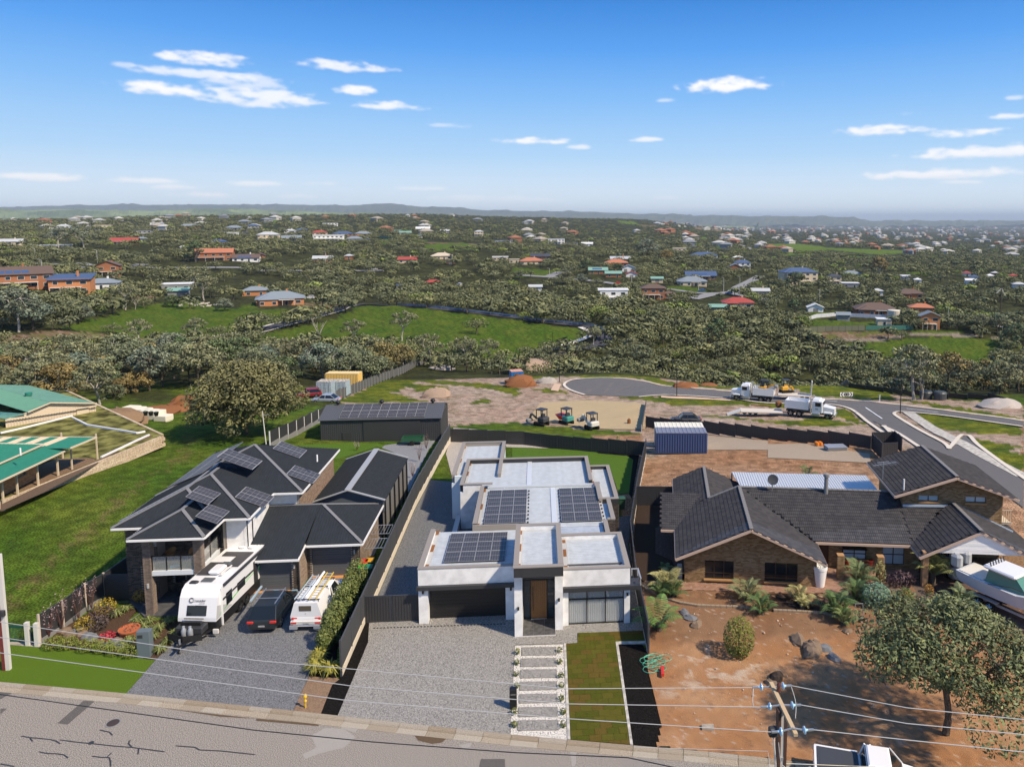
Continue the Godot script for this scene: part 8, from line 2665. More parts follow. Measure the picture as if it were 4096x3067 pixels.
func left_garden() -> void:
	rng.seed = 31
	var i := 0
	for e in [[V(-12.7,0,-50.59),0.75,1.35],[V(-12.93,0,-49.74),0.6,1.2],[V(-12.86,0,-48.67),0.7,1.1],[V(-12.91,0,-47.22),0.7,1.25],[V(-12.99,0,-46.13),0.65,1.0],[V(-12.85,0,-44.43),0.65,1.15],[V(-13.14,0,-43.96),0.5,0.7]]:
		leafy("hedge_shrub","leafy green hedge shrub along the charcoal fence, %s from the house" % ["first","second","third","fourth","fifth","sixth","last and lowest"][i],e[0],V(e[1],e[2],e[1]),1300,0.085,Color(0.045,0.075,0.015),Color(0.20,0.225,0.055),"shrub","hedge shrubs along the fence")
		i += 1
	for e in [[V(-12.94,0,-41.62),0.85,"yellow green flax clump at the driveway side, end of the hedge"],[V(-12.05,0,-41.32),0.8,"yellow green flax clump against the end of the charcoal fence"],[V(-13.14,0,-42.88),0.7,"flax clump behind the two at the end of the hedge"]]:
		tuft("flax",e[2],e[0],e[1],170,Color(0.12,0.14,0.02),Color(0.42,0.36,0.07),0.05)
	var b := B()
	b.bb(-0.03,0,-0.03,0.03,0.7,0.03); b.blob(V(0,0.75,0),V(0.1,0.14,0.1),8); b.blob(V(0.02,0.5,0.04),V(0.07,0.08,0.07),8)
	one(b,M.yellow,"yellow_marker","small yellow capped stake on the bark strip between the driveways","marker").position = V(-12.58,0,-38.42)
	i = 0
	for p in [V(-29.6,0,-45.45),V(-28.78,0,-45.4),V(-27.36,0,-44.99),V(-26.39,0,-44.84),V(-25.43,0,-44.49),V(-24.41,0,-44.19)]:
		leafy("round_shrub","%s of the six small clipped yellow green shrubs along the front lawn" % ["leftmost","second from left","third from left","fourth from left","fifth from left","rightmost"][i],p,V(0.62,0.42,0.55),700,0.05,Color(0.10,0.14,0.015),Color(0.27,0.30,0.04),"shrub","clipped shrubs along the lawn")
		i += 1
	for e in [[V(-28.87,0,-49.55),0.7,0.5,Color(0.45,0.32,0.02),"bright yellow shrub by the portico path, upper garden"],[V(-28.95,0,-47.45),0.6,0.45,Color(0.44,0.32,0.03),"bright yellow shrub by the panel fence, lower garden"],[V(-26.81,0,-46.09),0.45,0.3,Color(0.5,0.04,0.06),"low red flowering plant by the terracotta pot"],[V(-28.32,0,-48.22),0.8,0.7,Color(0.11,0.07,0.07),"dark purple leaved shrub in the middle of the front garden"],[V(-28.07,0,-47.38),0.6,0.5,Color(0.12,0.09,0.08),"smaller purple leaved shrub below the other"],[V(-27.26,0,-50.86),0.5,0.45,Color(0.42,0.27,0.04),"golden leaved shrub in a pot beside the left brick column"],[V(-26.59,0,-52.15),0.4,0.6,Color(0.14,0.18,0.04),"green pot plant beside the garden bench under the balcony"]]:
		leafy("garden_shrub",e[4],e[0],V(e[1],e[2],e[1]),420,0.07,e[3] * 0.45,e[3] * 1.1)
	i = 0
	for p in [V(-22.9,0,-44.4),V(-22.84,0,-45.26),V(-22.84,0,-46.15),V(-25.06,0,-47),V(-24.19,0,-46.92),V(-25.24,0,-45.58),V(-27.53,0,-49.44),V(-27.82,0,-48.89),V(-24.08,0,-46),V(-23.93,0,-47.72),V(-25.86,0,-47.74),V(-25.19,0,-47.82)]:
		tuft("grass_clump","%s of the green grass clumps planted in the front garden bed" % ["lowest, by the letterbox","second, by the driveway edge","third, by the driveway edge","one behind the terracotta pot","one right of centre","one at the terracotta pot's foot","upper left one","upper one by the path","one behind the letterbox","one beside the caravan","middle left one","middle right one"][i],p,0.55,80,Color(0.07,0.10,0.02),Color(0.25,0.27,0.09),0.06,"grass tuft","grass clumps of the front garden")
		i += 1
	pot("wide terracotta pot standing on a flat stone in the front garden",V(-25.71,0,-46.45),0.62,0.6,M.terracotta,Color(0.05,0.04,0.03))
	var lb := thing("letterbox","tall grey letterbox pillar at the edge of the front lawn","letterbox",V(-23.6,0,-44.16))
	b = B(); b.bev(V(0,0.85,0),V(0.75,1.7,0.45),0.015); pt("pillar",b,mt("box_grey",0.12,0.15,0.17,0.6),lb)
	b = B(); b.bb(-0.3,1.3,0.22,0.0,1.5,0.235); pt("slot",b,M.charcoal,lb)
	i = 0
	for p in [V(-30.07,0,-47.34),V(-29.37,0,-47.22),V(-28.78,0,-47.04),V(-27.81,0,-46.3),V(-27.09,0,-45.86),V(-26.38,0,-45.55),V(-26.09,0,-46.16),V(-25.6,0,-45.36),V(-29.49,0,-46.83),V(-28.25,0,-46.6)]:
		rock("%s grey brown stone of the front garden's rock border" % ["first","second","third","fourth","fifth","sixth","flat seventh","eighth","small ninth","small tenth"][i],p,V(0.5,0.22,0.36),M.rock_grey if i % 2 else M.rock_brown,i * 0.7)
		i += 1
	# blossom trees, thin and leafless
	i = 0
	for e in [[V(-30.5,0,-46.53),2.4],[V(-30.21,0,-47.29),3.0],[V(-29.81,0,-48.34),2.8],[V(-29.75,0,-49.63),2.6],[V(-13.36,-0.08,-67.12),2.0],[V(-13.5,-0.45,-72.24),2.2],[V(-13.23,-0.75,-76.37),2.0],[V(-13.58,-1.24,-83.08),2.2],[V(-13.64,-1.67,-88.7),2.2],[V(-21.82,-1.55,-88.77),1.4]]:
		var o := thing("blossom_tree","thin pink flowering tree, %s" % ["leftmost along the panel fence","second along the panel fence","third along the panel fence","nearest the portico along the panel fence","nearest along the carport wall","second along the carport wall","third along the carport wall","fourth along the side fence","last, beside the green trailer","alone on the small rear lawn"][i],"tree",e[0],0,"blossom trees")
		b = B()
		var f := B()
		f.tint = true
		for k in 9:
			var a := k * 2.4
			var t := V(cos(a) * 0.35,e[1] * rng.randf_range(0.6,1.0),sin(a) * 0.35)
			b.tube([V(0,e[1] * 0.1,0),t * 0.5,t],0.02,0.006,4)
			leaf_cards(f,t * 0.8,V(0.12,e[1] * 0.22,0.12),16,0.04,0,Color(0.30,0.16,0.16),Color(0.75,0.60,0.60))
		pt("branches",b,mt("twig",0.12,0.06,0.05,0.9),o)
		pt("blossom",f,M.leaf,o)
		i += 1
	for e in [[V(-12.34,2,-57.04),"upper folding clothes line frame on the brick side wall"],[V(-12.25,2,-54.52),"lower folding clothes line frame on the brick side wall"]]:
		var o := thing("clothes_line",e[1],"clothes line",e[0])
		for k in 7:
			b = B(); b.bar(V(-0.6 + k * 0.22,0,-0.8),V(-0.6 + k * 0.22,0,0.8),0.02,0.02); pt("line",b,M.galvanised,o)
		b = B(); b.bar(V(-0.65,0,-0.82),V(0.75,0,-0.82),0.04,0.04); b.bar(V(-0.65,0,0.82),V(0.75,0,0.82),0.04,0.04); pt("frame",b,M.galvanised,o)
	var gt := thing("box_trailer","dark green box trailer parked before the charcoal shed","trailer",V(-15.8,-1.92,-92.27))
	b = B()
	for e in [[-1.3,-0.75,1.3,-0.7],[-1.3,0.7,1.3,0.75],[-1.3,-0.7,-1.25,0.7],[1.25,-0.7,1.3,0.7]]:
		b.bb(e[0],0.5,e[1],e[2],0.95,e[3])
	b.bb(-1.25,0.5,-0.7,1.25,0.55,0.7); b.bar(V(1.3,0.5,0),V(2.3,0.5,0),0.1,0.1)
	pt("tray",b,mt("trailer_green",0.02,0.09,0.045,0.5),gt)
	for s in [-0.85,0.85]:
		b = B(); b.lathe(V(0,0.32,s - 0.1),[U(0.15,0),U(0.32,0.02),U(0.32,0.18),U(0.15,0.2)],14,Vector3.BACK); pt("wheel",b,M.rubber,gt)

var ROOFS := {"r": Color(0.36,0.06,0.045),"t": Color(0.45,0.17,0.09),"g": Color(0.21,0.25,0.29),"d": Color(0.055,0.06,0.075),"w": Color(0.72,0.73,0.74),"b": Color(0.06,0.10,0.20),"n": Color(0.13,0.085,0.065),"s": Color(0.20,0.36,0.30),"l": Color(0.46,0.48,0.50),"k": Color(0.55,0.47,0.36)}
var WALLS := {"B": Color(0.32,0.14,0.075),"C": Color(0.60,0.51,0.37),"W": Color(0.76,0.76,0.75),"O": Color(0.50,0.22,0.10),"G": Color(0.26,0.27,0.28),"N": Color(0.16,0.10,0.07)}

func far_house(shape: String,at: Vector3,w: float,look: String,floors: int,label: String,turn := 0.0,solar_on := false) -> void:
	# look: a letter for the roof, one for the wall; the front looks towards the street of the lots
	var shed := "shed" in label or "garage" in label or "carport" in label
	var o := thing("shed" if shed else "house",label,"shed" if shed else "house",at - UP * 0.3,atan2(-at.x,-at.z) * 0.55 + PI + turn)
	o.rotation.y = -atan2(at.x,-at.z) * 0.6 + turn
	var d := clampf(w * 0.62,5.0,13.0)
	var h := 2.9 * floors + 0.2 if not shed else 3.0
	YARDS.append(V(at.x,at.z - d * 0.4,maxf(w,d) * 0.62))
	var to := U(at.x,at.z).normalized()
	for k in 3:
		YARDS.append(V(at.x - to.x * (5 + 6 * k),at.z - to.y * (5 + 6 * k),w * 0.42))
	var b := B()
	var hw := w / 2 - 0.4
	b.bb(-hw,-1.0,-d,hw,h,0)
	var rc: Color = ROOFS[look[0]]
	var wc: Color = WALLS[look[1]]
	var rm := mt("far_roof_" + look[0],rc.r,rc.g,rc.b,0.7)
	var wm := mt("far_wall_" + look[1],wc.r,wc.g,wc.b,0.85)
	var r := B()
	var x1 := w / 2 + 0.25
	if shape == "hip":
		for f in hip(-x1,x1,0.6,-d - 0.6,h,0.42):
			r.slab(f,0.12)
		if w > 15:                                     # a wing towards the viewer
			b.bb(-hw * 0.85,-1.0,0.0,-hw * 0.1,h - 0.01,2.6)
			for f in hip(-hw * 0.85 - 0.5,-hw * 0.1 + 0.5,3.1,-d / 2,h + 0.005,0.42):
				r.slab(f,0.12)
	elif shape == "gable":                             # the gable looks at the viewer
		var t := h + (w / 2) * 0.42
		b.fan([V(-hw,h,-0.01),V(hw,h,-0.01),V(0,t - 0.2,-0.01)])
		r.slab([V(-x1,h - 0.15,0.6),V(0,t,0.6),V(0,t,-d - 0.6),V(-x1,h - 0.15,-d - 0.6)],0.12)
		r.slab([V(0,t,0.6),V(x1,h - 0.15,0.6),V(x1,h - 0.15,-d - 0.6),V(0,t,-d - 0.6)],0.12)
	elif shape == "long":                              # the ridge runs across the view
		var t := h + d * 0.5 * 0.42
		r.slab([V(-x1,h - 0.15,0.7),V(x1,h - 0.15,0.7),V(x1,t,-d / 2),V(-x1,t,-d / 2)],0.12)
		r.slab([V(-x1,t,-d / 2),V(x1,t,-d / 2),V(x1,h - 0.15,-d - 0.7),V(-x1,h - 0.15,-d - 0.7)],0.12)
		for s in [-1,1]:
			b.fan([V(s * hw,h,0),V(s * hw,t - 0.2,-d / 2),V(s * hw,h,-d)])
	elif shape == "skillion":
		r.slab([V(-x1,h - 0.2,0.8),V(x1,h - 0.2,0.8),V(x1,h + 1.6,-d - 0.5),V(-x1,h + 1.6,-d - 0.5)],0.15)
		b.bb(-hw,h,-d,hw,h + 1.3,-d + 0.3)
	else:
		r.bb(-x1 + 0.2,h + 0.02,-d - 0.3,x1 - 0.2,h + 0.4,0.3)
	pt("wall",b,wm,o)
	var roof_part := pt("roof",r,rm,o)
	if solar_on:
		b = B()
		var n := 5
		for i in n:
			var y0 := h + 0.35
			b.slab([V(-w * 0.3 + i * w * 0.1,y0,-0.5),V(-w * 0.3 + (i + 0.9) * w * 0.1,y0,-0.5),V(-w * 0.3 + (i + 0.9) * w * 0.1,y0 + 0.95,-2.8),V(-w * 0.3 + i * w * 0.1,y0 + 0.95,-2.8)],0.08)
		pt("solar_panels",b,mt("far_solar",0.05,0.10,0.22,0.25),roof_part)
	if w > 9 and not shed and shape != "flat":
		b = B()
		b.bb(w * 0.12,h,-d * 0.55,w * 0.12 + 0.7,h + d * 0.21 + 1.1,-d * 0.55 + 0.7)
		pt("chimney",b,wm,roof_part)
	var cols := maxi(1,int(w / 4.2))
	for f in floors:
		for i in cols:
			var x := lerpf(-hw,hw,(i + 0.5) / cols)
			var door := f == 0 and i == cols / 2
			var zz := 2.62 if (shape == "hip" and w > 15 and x > -hw * 0.85 and x < -hw * 0.1) else 0.02
			b = B()
			var v0 := 0.1 if door else 1.0
			if shed:
				b.bb(x - 1.2,0.1,zz - 0.02,x + 1.2,2.3,zz + 0.02)
				pt("roller_door",b,M.mid_grey,o)
				continue
			var ww := 0.5 if door else (0.75 if x < 0 else 1.0)
			b.bb(x - ww - 0.1,v0 + f * 2.9 - 0.1,zz - 0.02,x + ww + 0.1,2.25 + f * 2.9,zz + 0.03)
			var win := pt("door" if door else "window",b,M.off_white,o)
			b = B()
			b.bb(x - ww,v0 + f * 2.9,zz,x + ww,2.15 + f * 2.9,zz + 0.05)
			pt("pane",b,M.window_glass,win)
	if floors > 1 or w > 19:
		b = B()
		b.bb(-hw * 0.9,2.6,0.0,hw * 0.6,2.8,1.8)
		for i in 4:
			b.bb(-hw * 0.9 + i * hw * 0.49,-0.5,1.6,-hw * 0.9 + i * hw * 0.49 + 0.16,2.6,1.76)
		pt("verandah",b,M.off_white,o)

func far_houses() -> void:
	for e in [
		["long",V(-205.1,-1.09,-309.5),25.24,"nB",2,"brown brick two storey house with long balconies at the left edge",0.3,true],["skillion",V(-186.65,-3.3,-312.5),14.79,"bO",2,"split level ochre house with blue skillion roofs on the left slope"],["hip",V(-194.1,-4.98,-347.4),13.14,"gW",1,"pale blue roofed house with white verandah right of the ochre split level one"],["gable",V(-228.9,-4.03,-416.3),11.41,"nB",2,"red brick two storey house with a brown roof behind the blue roofed ones"],
		["flat",V(-181.73,-9.29,-389.4),13.97,"wG",1,"low house with white shade sail terrace and flat pale roof on the left slope"],["long",V(-169.4,-9.99,-364.2),9.27,"sG",1,"grey green shed by the garden wall above the green slope"],["long",V(-407.5,6.25,-613.4),15.23,"lC",1,"pale roofed cream house at the left edge of the hill"],["flat",V(-352.2,4.49,-567.9),25.41,"lG",1,"long low grey roofed house under the white trunked gums"],["long",V(-350.4,5.08,-663.3),21.07,"rB",1,"brick house with half red roof below the green orchard"],
		["hip",V(-359.7,5.96,-710.3),9.25,"gG",1,"blue grey roofed house right of the half red roof"],["flat",V(-544.6,13.05,-986.7),18.87,"kC",2,"long cream two storey house above the orchard"],["flat",V(-412.8,8.93,-819.1),16.96,"dG",2,"dark stepped modern house right of the orchard"],["hip",V(-671.4,14.2,-1086.7),14.3,"bW",1,"blue roofed white house on the left skyline"],["hip",V(-577,12.31,-961.7),14.38,"lW",2,"white two storey house with a grey roof on the left skyline"],
		["hip",V(-456.9,14.6,-1020.6),25,"gO",1,"wide orange brick house with grey roof near the skyline"],["hip",V(-275.8,3.97,-669.6),13.79,"bB",1,"brick house with a bright blue roof among dark trees"],["long",V(-223.6,-2.43,-534.6),24.21,"tB",2,"long terracotta roofed brick house above the far road"],["long",V(-202.7,-3.15,-535.7),17.68,"nW",1,"long brown roofed white bungalow with solar panels above the far road",0.0,true],["flat",V(-516.8,15.58,-1062.8),15.72,"wW",2,"white cube house on the ridge"],
		["hip",V(-275.5,2.24,-604.4),4.23,"wW",1,"small white shed among the palms on the left hill"],["hip",V(-316,8.37,-836.9),11.26,"dG",1,"dark pyramid roofed house on the hill crest"],["flat",V(-306.9,7.03,-780.5),11.07,"wW",2,"white modern two storey house below the dark pyramid roof"],["flat",V(-357.8,10.17,-877.7),11.78,"dG",1,"flat dark roofed house on the hill crest"],["hip",V(-362.6,12.54,-987.7),13.29,"bG",2,"blue roofed two storey house on the crest, left of centre"],
		["hip",V(-383.9,12.96,-980.4),19.01,"gG",1,"grey roofed house near the crest left of the blue roofed one"],["hip",V(-266.6,5.33,-762.9),20.82,"lC",2,"large cream two storey house with a pale hip roof on the crest"],["flat",V(-217.8,3.77,-797.6),30.7,"wW",2,"very wide white modern house with dark glass on the crest"],["hip",V(-232.2,6.32,-911.6),23.41,"bB",1,"blue hip roofed house behind the wide white modern one"],["hip",V(-213.2,6.13,-931.3),19.74,"gO",1,"orange brick house with blue grey gables, right end of the crest row"],
		["long",V(-248.1,4.7,-775.5),19.24,"gG",1,"low grey blue house right of the large cream one"],["hip",V(-262.3,7.65,-922.8),17.8,"rC",1,"small red hip roofed house on the crest"],["flat",V(-321.9,14.99,-1191.8),22.45,"dW",2,"black and white modern house on the skyline"],["hip",V(-296.7,9.81,-969.8),16.04,"bG",1,"blue roofed house left of the small red roof"],["hip",V(-301.5,9.51,-938.5),13.53,"lW",1,"pale roofed house left of the blue one on the crest"],
		["hip",V(-193.47,3.01,-805.3),17.07,"gG",1,"grey hip roofed house below the crest row"],["gable",V(-180.95,2.68,-807.1),7.71,"gG",1,"small grey blue shed right of the grey hip roofed house"],["long",V(-157.88,-5.24,-561.7),14.45,"lB",1,"brick house with long pale verandah roof by the far road"],["hip",V(-145.51,-4.65,-587.8),6.95,"lB",1,"small pale roofed brick house right of the long verandah"],["gable",V(-200.6,-2.36,-555.8),7.93,"nB",1,"brick gable end with a brown roof by the parked truck"],
		["long",V(-98.85,-6.92,-574),14.46,"rC",1,"dark red roofed cream house behind the pale trunks"],["hip",V(-76.53,-5.56,-599.3),16.98,"kC",1,"big cream roofed house in the middle of the hillside"],["flat",V(-65.88,-7.91,-567.3),6.96,"dN",1,"dark carport before the big cream roofed house"],["gable",V(-140.61,4.32,-896.2),9.28,"sC",1,"pale green shed beside the far green field"],["long",V(-188.42,8.05,-1026.9),9.36,"sC",1,"green shed left of the pale green one"],["long",V(-169.27,6.61,-973.7),14.81,"sC",1,"long green roofed shed between two green sheds"],
		["long",V(-130.41,7.34,-1062.1),12.97,"lW",1,"pale house on the slope above the dirt track"],["hip",V(-80.57,3.76,-1029.5),12.63,"lC",2,"cream tower like house right of the dirt track"],["flat",V(-39.44,-1.62,-881.5),22.79,"bW",1,"white low house with blue solar roof at the end of the dirt track"],["long",V(-168.02,9.91,-1110.8),20.3,"wW",1,"long white roofed house at the foot of the forest"],["flat",V(-30.81,-7.23,-609.2),13.15,"wC",1,"white roofed house beside a tall palm"],["hip",V(-64.51,-15.14,-460.5),10.47,"rN",1,"red brown roof nearly hidden by gums below the far road"],
		["flat",V(-83.25,-15.84,-452.1),3.81,"bG",1,"small blue shed among the gums"],["skillion",V(1.65,-8.9,-599.7),15.8,"dN",2,"brown angular house with dark sloping roofs"],["hip",V(-5.54,-9.15,-585.8),18.14,"tC",1,"long terracotta hip roofed bungalow above the green slope"],["flat",V(-19.06,-8.34,-591.8),8.78,"kC",1,"small cream house left of the terracotta bungalow"],["flat",V(23.1,-4.54,-946.1),21.68,"lW",2,"white house with stepped grey roofs below the forest"],["flat",V(42.52,-5.5,-938.2),15.42,"dG",1,"low dark house right of the stepped white one"],
		["long",V(59.89,-6.37,-911.9),14.17,"wW",1,"white roofed house at the edge of the forest"],["flat",V(0.58,-1.61,-1047.3),12.61,"lW",1,"small pale house at the forest edge, left"],["hip",V(61.21,-10.66,-581.1),18.44,"tB",1,"terracotta roofed brick house in the middle of the far street"],["skillion",V(69.88,-9.96,-629.2),17.7,"lO",1,"grey roofed house behind the terracotta one"],["long",V(41.96,-12.12,-520.3),13.65,"sB",1,"pale green roofed house with a solar water heater",0.0,true],["long",V(50.35,-12.82,-497.1),11.28,"sB",1,"second pale green roof with verandah, right of the first"],
		["gable",V(66.07,-12,-539.9),10.74,"gW",1,"grey gabled house behind the red roofed garage"],["gable",V(62.61,-13.16,-496.5),8.25,"rW",1,"white garage with a red roof beside the sandy yard"],["long",V(76.34,-14.46,-473.7),8.05,"sC",1,"teal roofed garden shed behind a white fence"],["hip",V(97.57,-15.96,-465.2),19.12,"gC",1,"long cream bungalow with blue solar panels by the far road",0.0,true],["long",V(112.97,-15.65,-509.6),21.76,"bN",1,"dark gabled house with a long solar roof behind the bungalow",0.0,true],
		["flat",V(36.71,-14.4,-362.3),15.08,"wW",2,"white two storey modern house with a grey upper box above the gully"],["hip",V(59.56,-15.29,-382.1),12.84,"nB",2,"red brick two storey house with a white verandah above the gully",0.0,true],["hip",V(68.69,-15.76,-387.4),6.85,"nB",1,"brown hip roofed garage right of the brick two storey house"],["hip",V(100.39,-18.47,-365.6),15.91,"rC",1,"bright red hip roofed house above the gully",0.0,true],["long",V(84.9,-17.9,-344.9),8.51,"sG",1,"teal shed before the bright red roof"],
		["flat",V(155,-11.38,-808.8),15.25,"kC",2,"cream terraced house high on the right of the hillside"],["hip",V(171.84,-13.55,-760.3),27.58,"bW",1,"cluster of dark blue roofs on white walls"],["gable",V(163.76,-16.38,-608.6),13.31,"gB",1,"large grey gable roof on brick by the far road"],["hip",V(176.06,-16.7,-629.9),14.09,"bW",2,"tall house with dark blue roof behind the grey gable",0.0,true],["hip",V(206.5,-15.91,-756.7),10.54,"wO",1,"orange house with a white pyramid roof"],["long",V(-1.68,-14.55,-421.8),7.67,"lW",1,"pale shed at the near edge of the far houses"],["long",V(130.68,-18.66,-427.9),10.92,"lC",1,"pale low house by the far roundabout"],
		["hip",V(180.48,-18.84,-498.9),24.75,"bC",3,"large three storey cream mansion with blue roofs and balconies",0.2,true],["hip",V(205.6,-18.92,-500.5),9.25,"dC",2,"yellow house with dark solar roof right of the mansion",0.0,true],["hip",V(242.9,-18.83,-558.7),14.92,"gC",1,"blue grey roofed house behind the tennis court"],["hip",V(215.7,-19.62,-414.3),16.15,"nO",1,"brown and grey roofed house among the right hand trees"],["hip",V(202.8,-19.38,-429),6.94,"lW",1,"pale roof between the dark trees at the right"],["gable",V(136.79,-19.86,-355.9),8.02,"wW",1,"white gabled shed on a lawn across the gully"],["hip",V(163.36,-20.18,-346.3),19.48,"nB",1,"long brown roofed brick house behind the white fence"],
		["gable",V(169.43,-21.3,-307.2),8.54,"gO",2,"orange brick gabled two storey house across the gully"],["long",V(140.7,-20.49,-331.2),6.32,"gG",1,"small grey blue shed inside the white fence"],["hip",V(189.33,-20.17,-351.3),11.74,"tO",1,"orange roofed house behind the gabled brick one"],["flat",V(152.56,-20.89,-314.9),6.66,"wC",1,"low cream outbuilding left of the gabled brick house"],["hip",V(-111.81,-11.04,-331.8),19.9,"gO",1,"blue grey hip roofed brick house beside the top of the spur road",0.12],["hip",V(-137.55,-11.14,-372.8),12.09,"gO",1,"second blue grey roof left of the house by the spur road"],
		["hip",V(346.1,-19.79,-574.7),6.55,"rW",1,"small red roof among the trees of the plain"],["hip",V(370.3,-19.95,-574.8),5.64,"lB",1,"pale roofed brick house on the plain, right"],["hip",V(366,-20,-545.1),6.7,"rC",1,"red roofed house near the right edge"],["long",V(308.3,-19.85,-506.5),7.69,"wW",1,"white gable near the conifer at the right"],["hip",V(328.7,-19.86,-535.4),6.82,"bW",1,"blue roof behind the white gable at the right"],["hip",V(347.5,-19.93,-545.8),6.24,"wW",1,"white roof right of the blue one"],["long",V(276.2,-19.31,-539.5),6.99,"lW",1,"pale house below the bright far field"],["hip",V(270.2,-19.46,-509.1),4.95,"wW",1,"white roof left of the conifer"],["hip",V(321.9,-20,-472.8),8.15,"lW",1,"pale roof at the right edge below the red one"],["flat",V(206.6,-19.06,-477.1),11.52,"wG",1,"white walled court building beside the yellow house"]]:
		far_house(e[0],e[1],e[2],e[3],e[4],e[5],e[6] if e.size() > 6 else 0.0,e.size() > 7)
	# cars among them
	for e in [[V(-111.61,-12.91,-372.9),1.6,M.car_white,"white car parked by the blue grey roofed brick house"],[V(48.34,-13.99,-454.3),1.5,M.red,"red car on the far road by the sandy yard"],[V(89.61,-13.76,-520.8),0.4,M.blue,"blue car beside the teal roofed shed"],[V(96.11,-16.68,-431.6),1.5,M.blue,"blue car on the far road left of the roundabout"],[V(110.96,-17.72,-425.7),1.3,M.blue,"blue car entering the far roundabout"],[V(122.11,-18.6,-411.9),1.4,M.car_black,"dark car on the road right of the roundabout"],[V(-114.64,-9.59,-532),1.6,M.car_white,"white car on the far road through the trees"],[V(-48.76,-14.77,-463),0.8,M.car_white,"white van parked under the gums"]]:
		car("parked_car",e[3],Transform3D(Basis(UP,e[1]),e[0] + UP * 0.4),"suv",4.5,1.85,1.6,e[2])
	var b := B()
	var p: Vector3 = V(165.23,-20.53,-331.9)
	b.lathe(p,[U(3.1,-0.5),U(3.1,4.4),U(2.9,4.6),U(0,4.9)],18)
	tag(pt("water_tank",b,mt("tank_cream",0.60,0.55,0.45,0.7)),"round cream water tank at the corner of the white fence","tank")
	# suburbs of the plain and the far ridges
	var one := B()
	one.bb(-0.5,-0.1,-0.4,0.5,0.28,0.4)
	for f in hip(-0.55,0.55,0.45,-0.45,0.28,0.42):
		one.slab(f,0.02)
	var pl := []
	var tn := []
	for i in 3600:
		var d := 900.0 * pow(14.0,rng.randf())
		var u := rng.randf_range(-0.8,0.78)
		if u < 0.16 and (d > 2300 or rng.randf() < 0.8) or u > 0.16 and d < 1000:
			continue
		if fn.get_noise_2d(u * 30,d * 0.0009) < 0.02: continue
		var x := u * d
		if inside(U(x,-d),GREEN) : continue
		var s := rng.randf_range(11,19) * (1.0 if d < 4000 else d / 4000.0)
		pl.append(Transform3D(Basis(UP,rng.randf() * 6).scaled(V(s,minf(s,24) * (1.0 if d < 3000 else 1.3),s)),on(x,-d,relief(x,-d) + (0.5 if d < 3000 else 2.5))))
		tn.append([Color(0.42,0.42,0.42),Color(0.36,0.32,0.27),Color(0.30,0.14,0.09),Color(0.22,0.24,0.27),Color(0.5,0.49,0.46)][rng.randi() % 5])
	many("distant_suburb",one.mesh(),M.brick,pl,tn)
	# towers of the city on the horizon
	for e in [[2862,26],[2885,36],[2915,30],[2955,24],[2985,32],[3012,28],[3030,38],[3058,26],[3120,22],[3137,24],[3150,20],[3195,30],[3210,22]]:
		var u: float = (e[0] - 2152.0) / 2967.0 * 1.0
		var c := B()
		var hh: float = e[1] * 4.6
		c.bb(-45,-20,-40,45,hh,40); c.bb(-25,hh,-25,20,hh + 14,20)
		tag(pt("city_tower",c,M.light_grey),"hazy grey office tower of the far city on the horizon","tower","towers of the far city")
		get_child(-1).position = V(u * 14500,-92,-14500)

func leaf_cards(b: MB,o: Vector3,r: Vector3,n: int,size: float,hang: float,c0: Color,c1: Color) -> void:
	for i in n:
		var d := V(rng.randfn(),rng.randfn(),rng.randfn()).normalized()
		var p := o + d * r * (0.55 + 0.45 * sqrt(rng.randf()))
		var nrm := (d * 0.8 + V(rng.randf_range(-1,1),rng.randf_range(-0.3,1.2),rng.randf_range(-1,1))).normalized()
		var t := nrm.cross(V(rng.randfn(),rng.randfn() - hang,rng.randfn())).normalized()
		var s := nrm.cross(t)
		var z := size * rng.randf_range(0.6,1.4)
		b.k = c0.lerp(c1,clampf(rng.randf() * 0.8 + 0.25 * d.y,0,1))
		b.q(p - t * z,p + s * z * 0.42,p + t * z,p - s * z * 0.42)

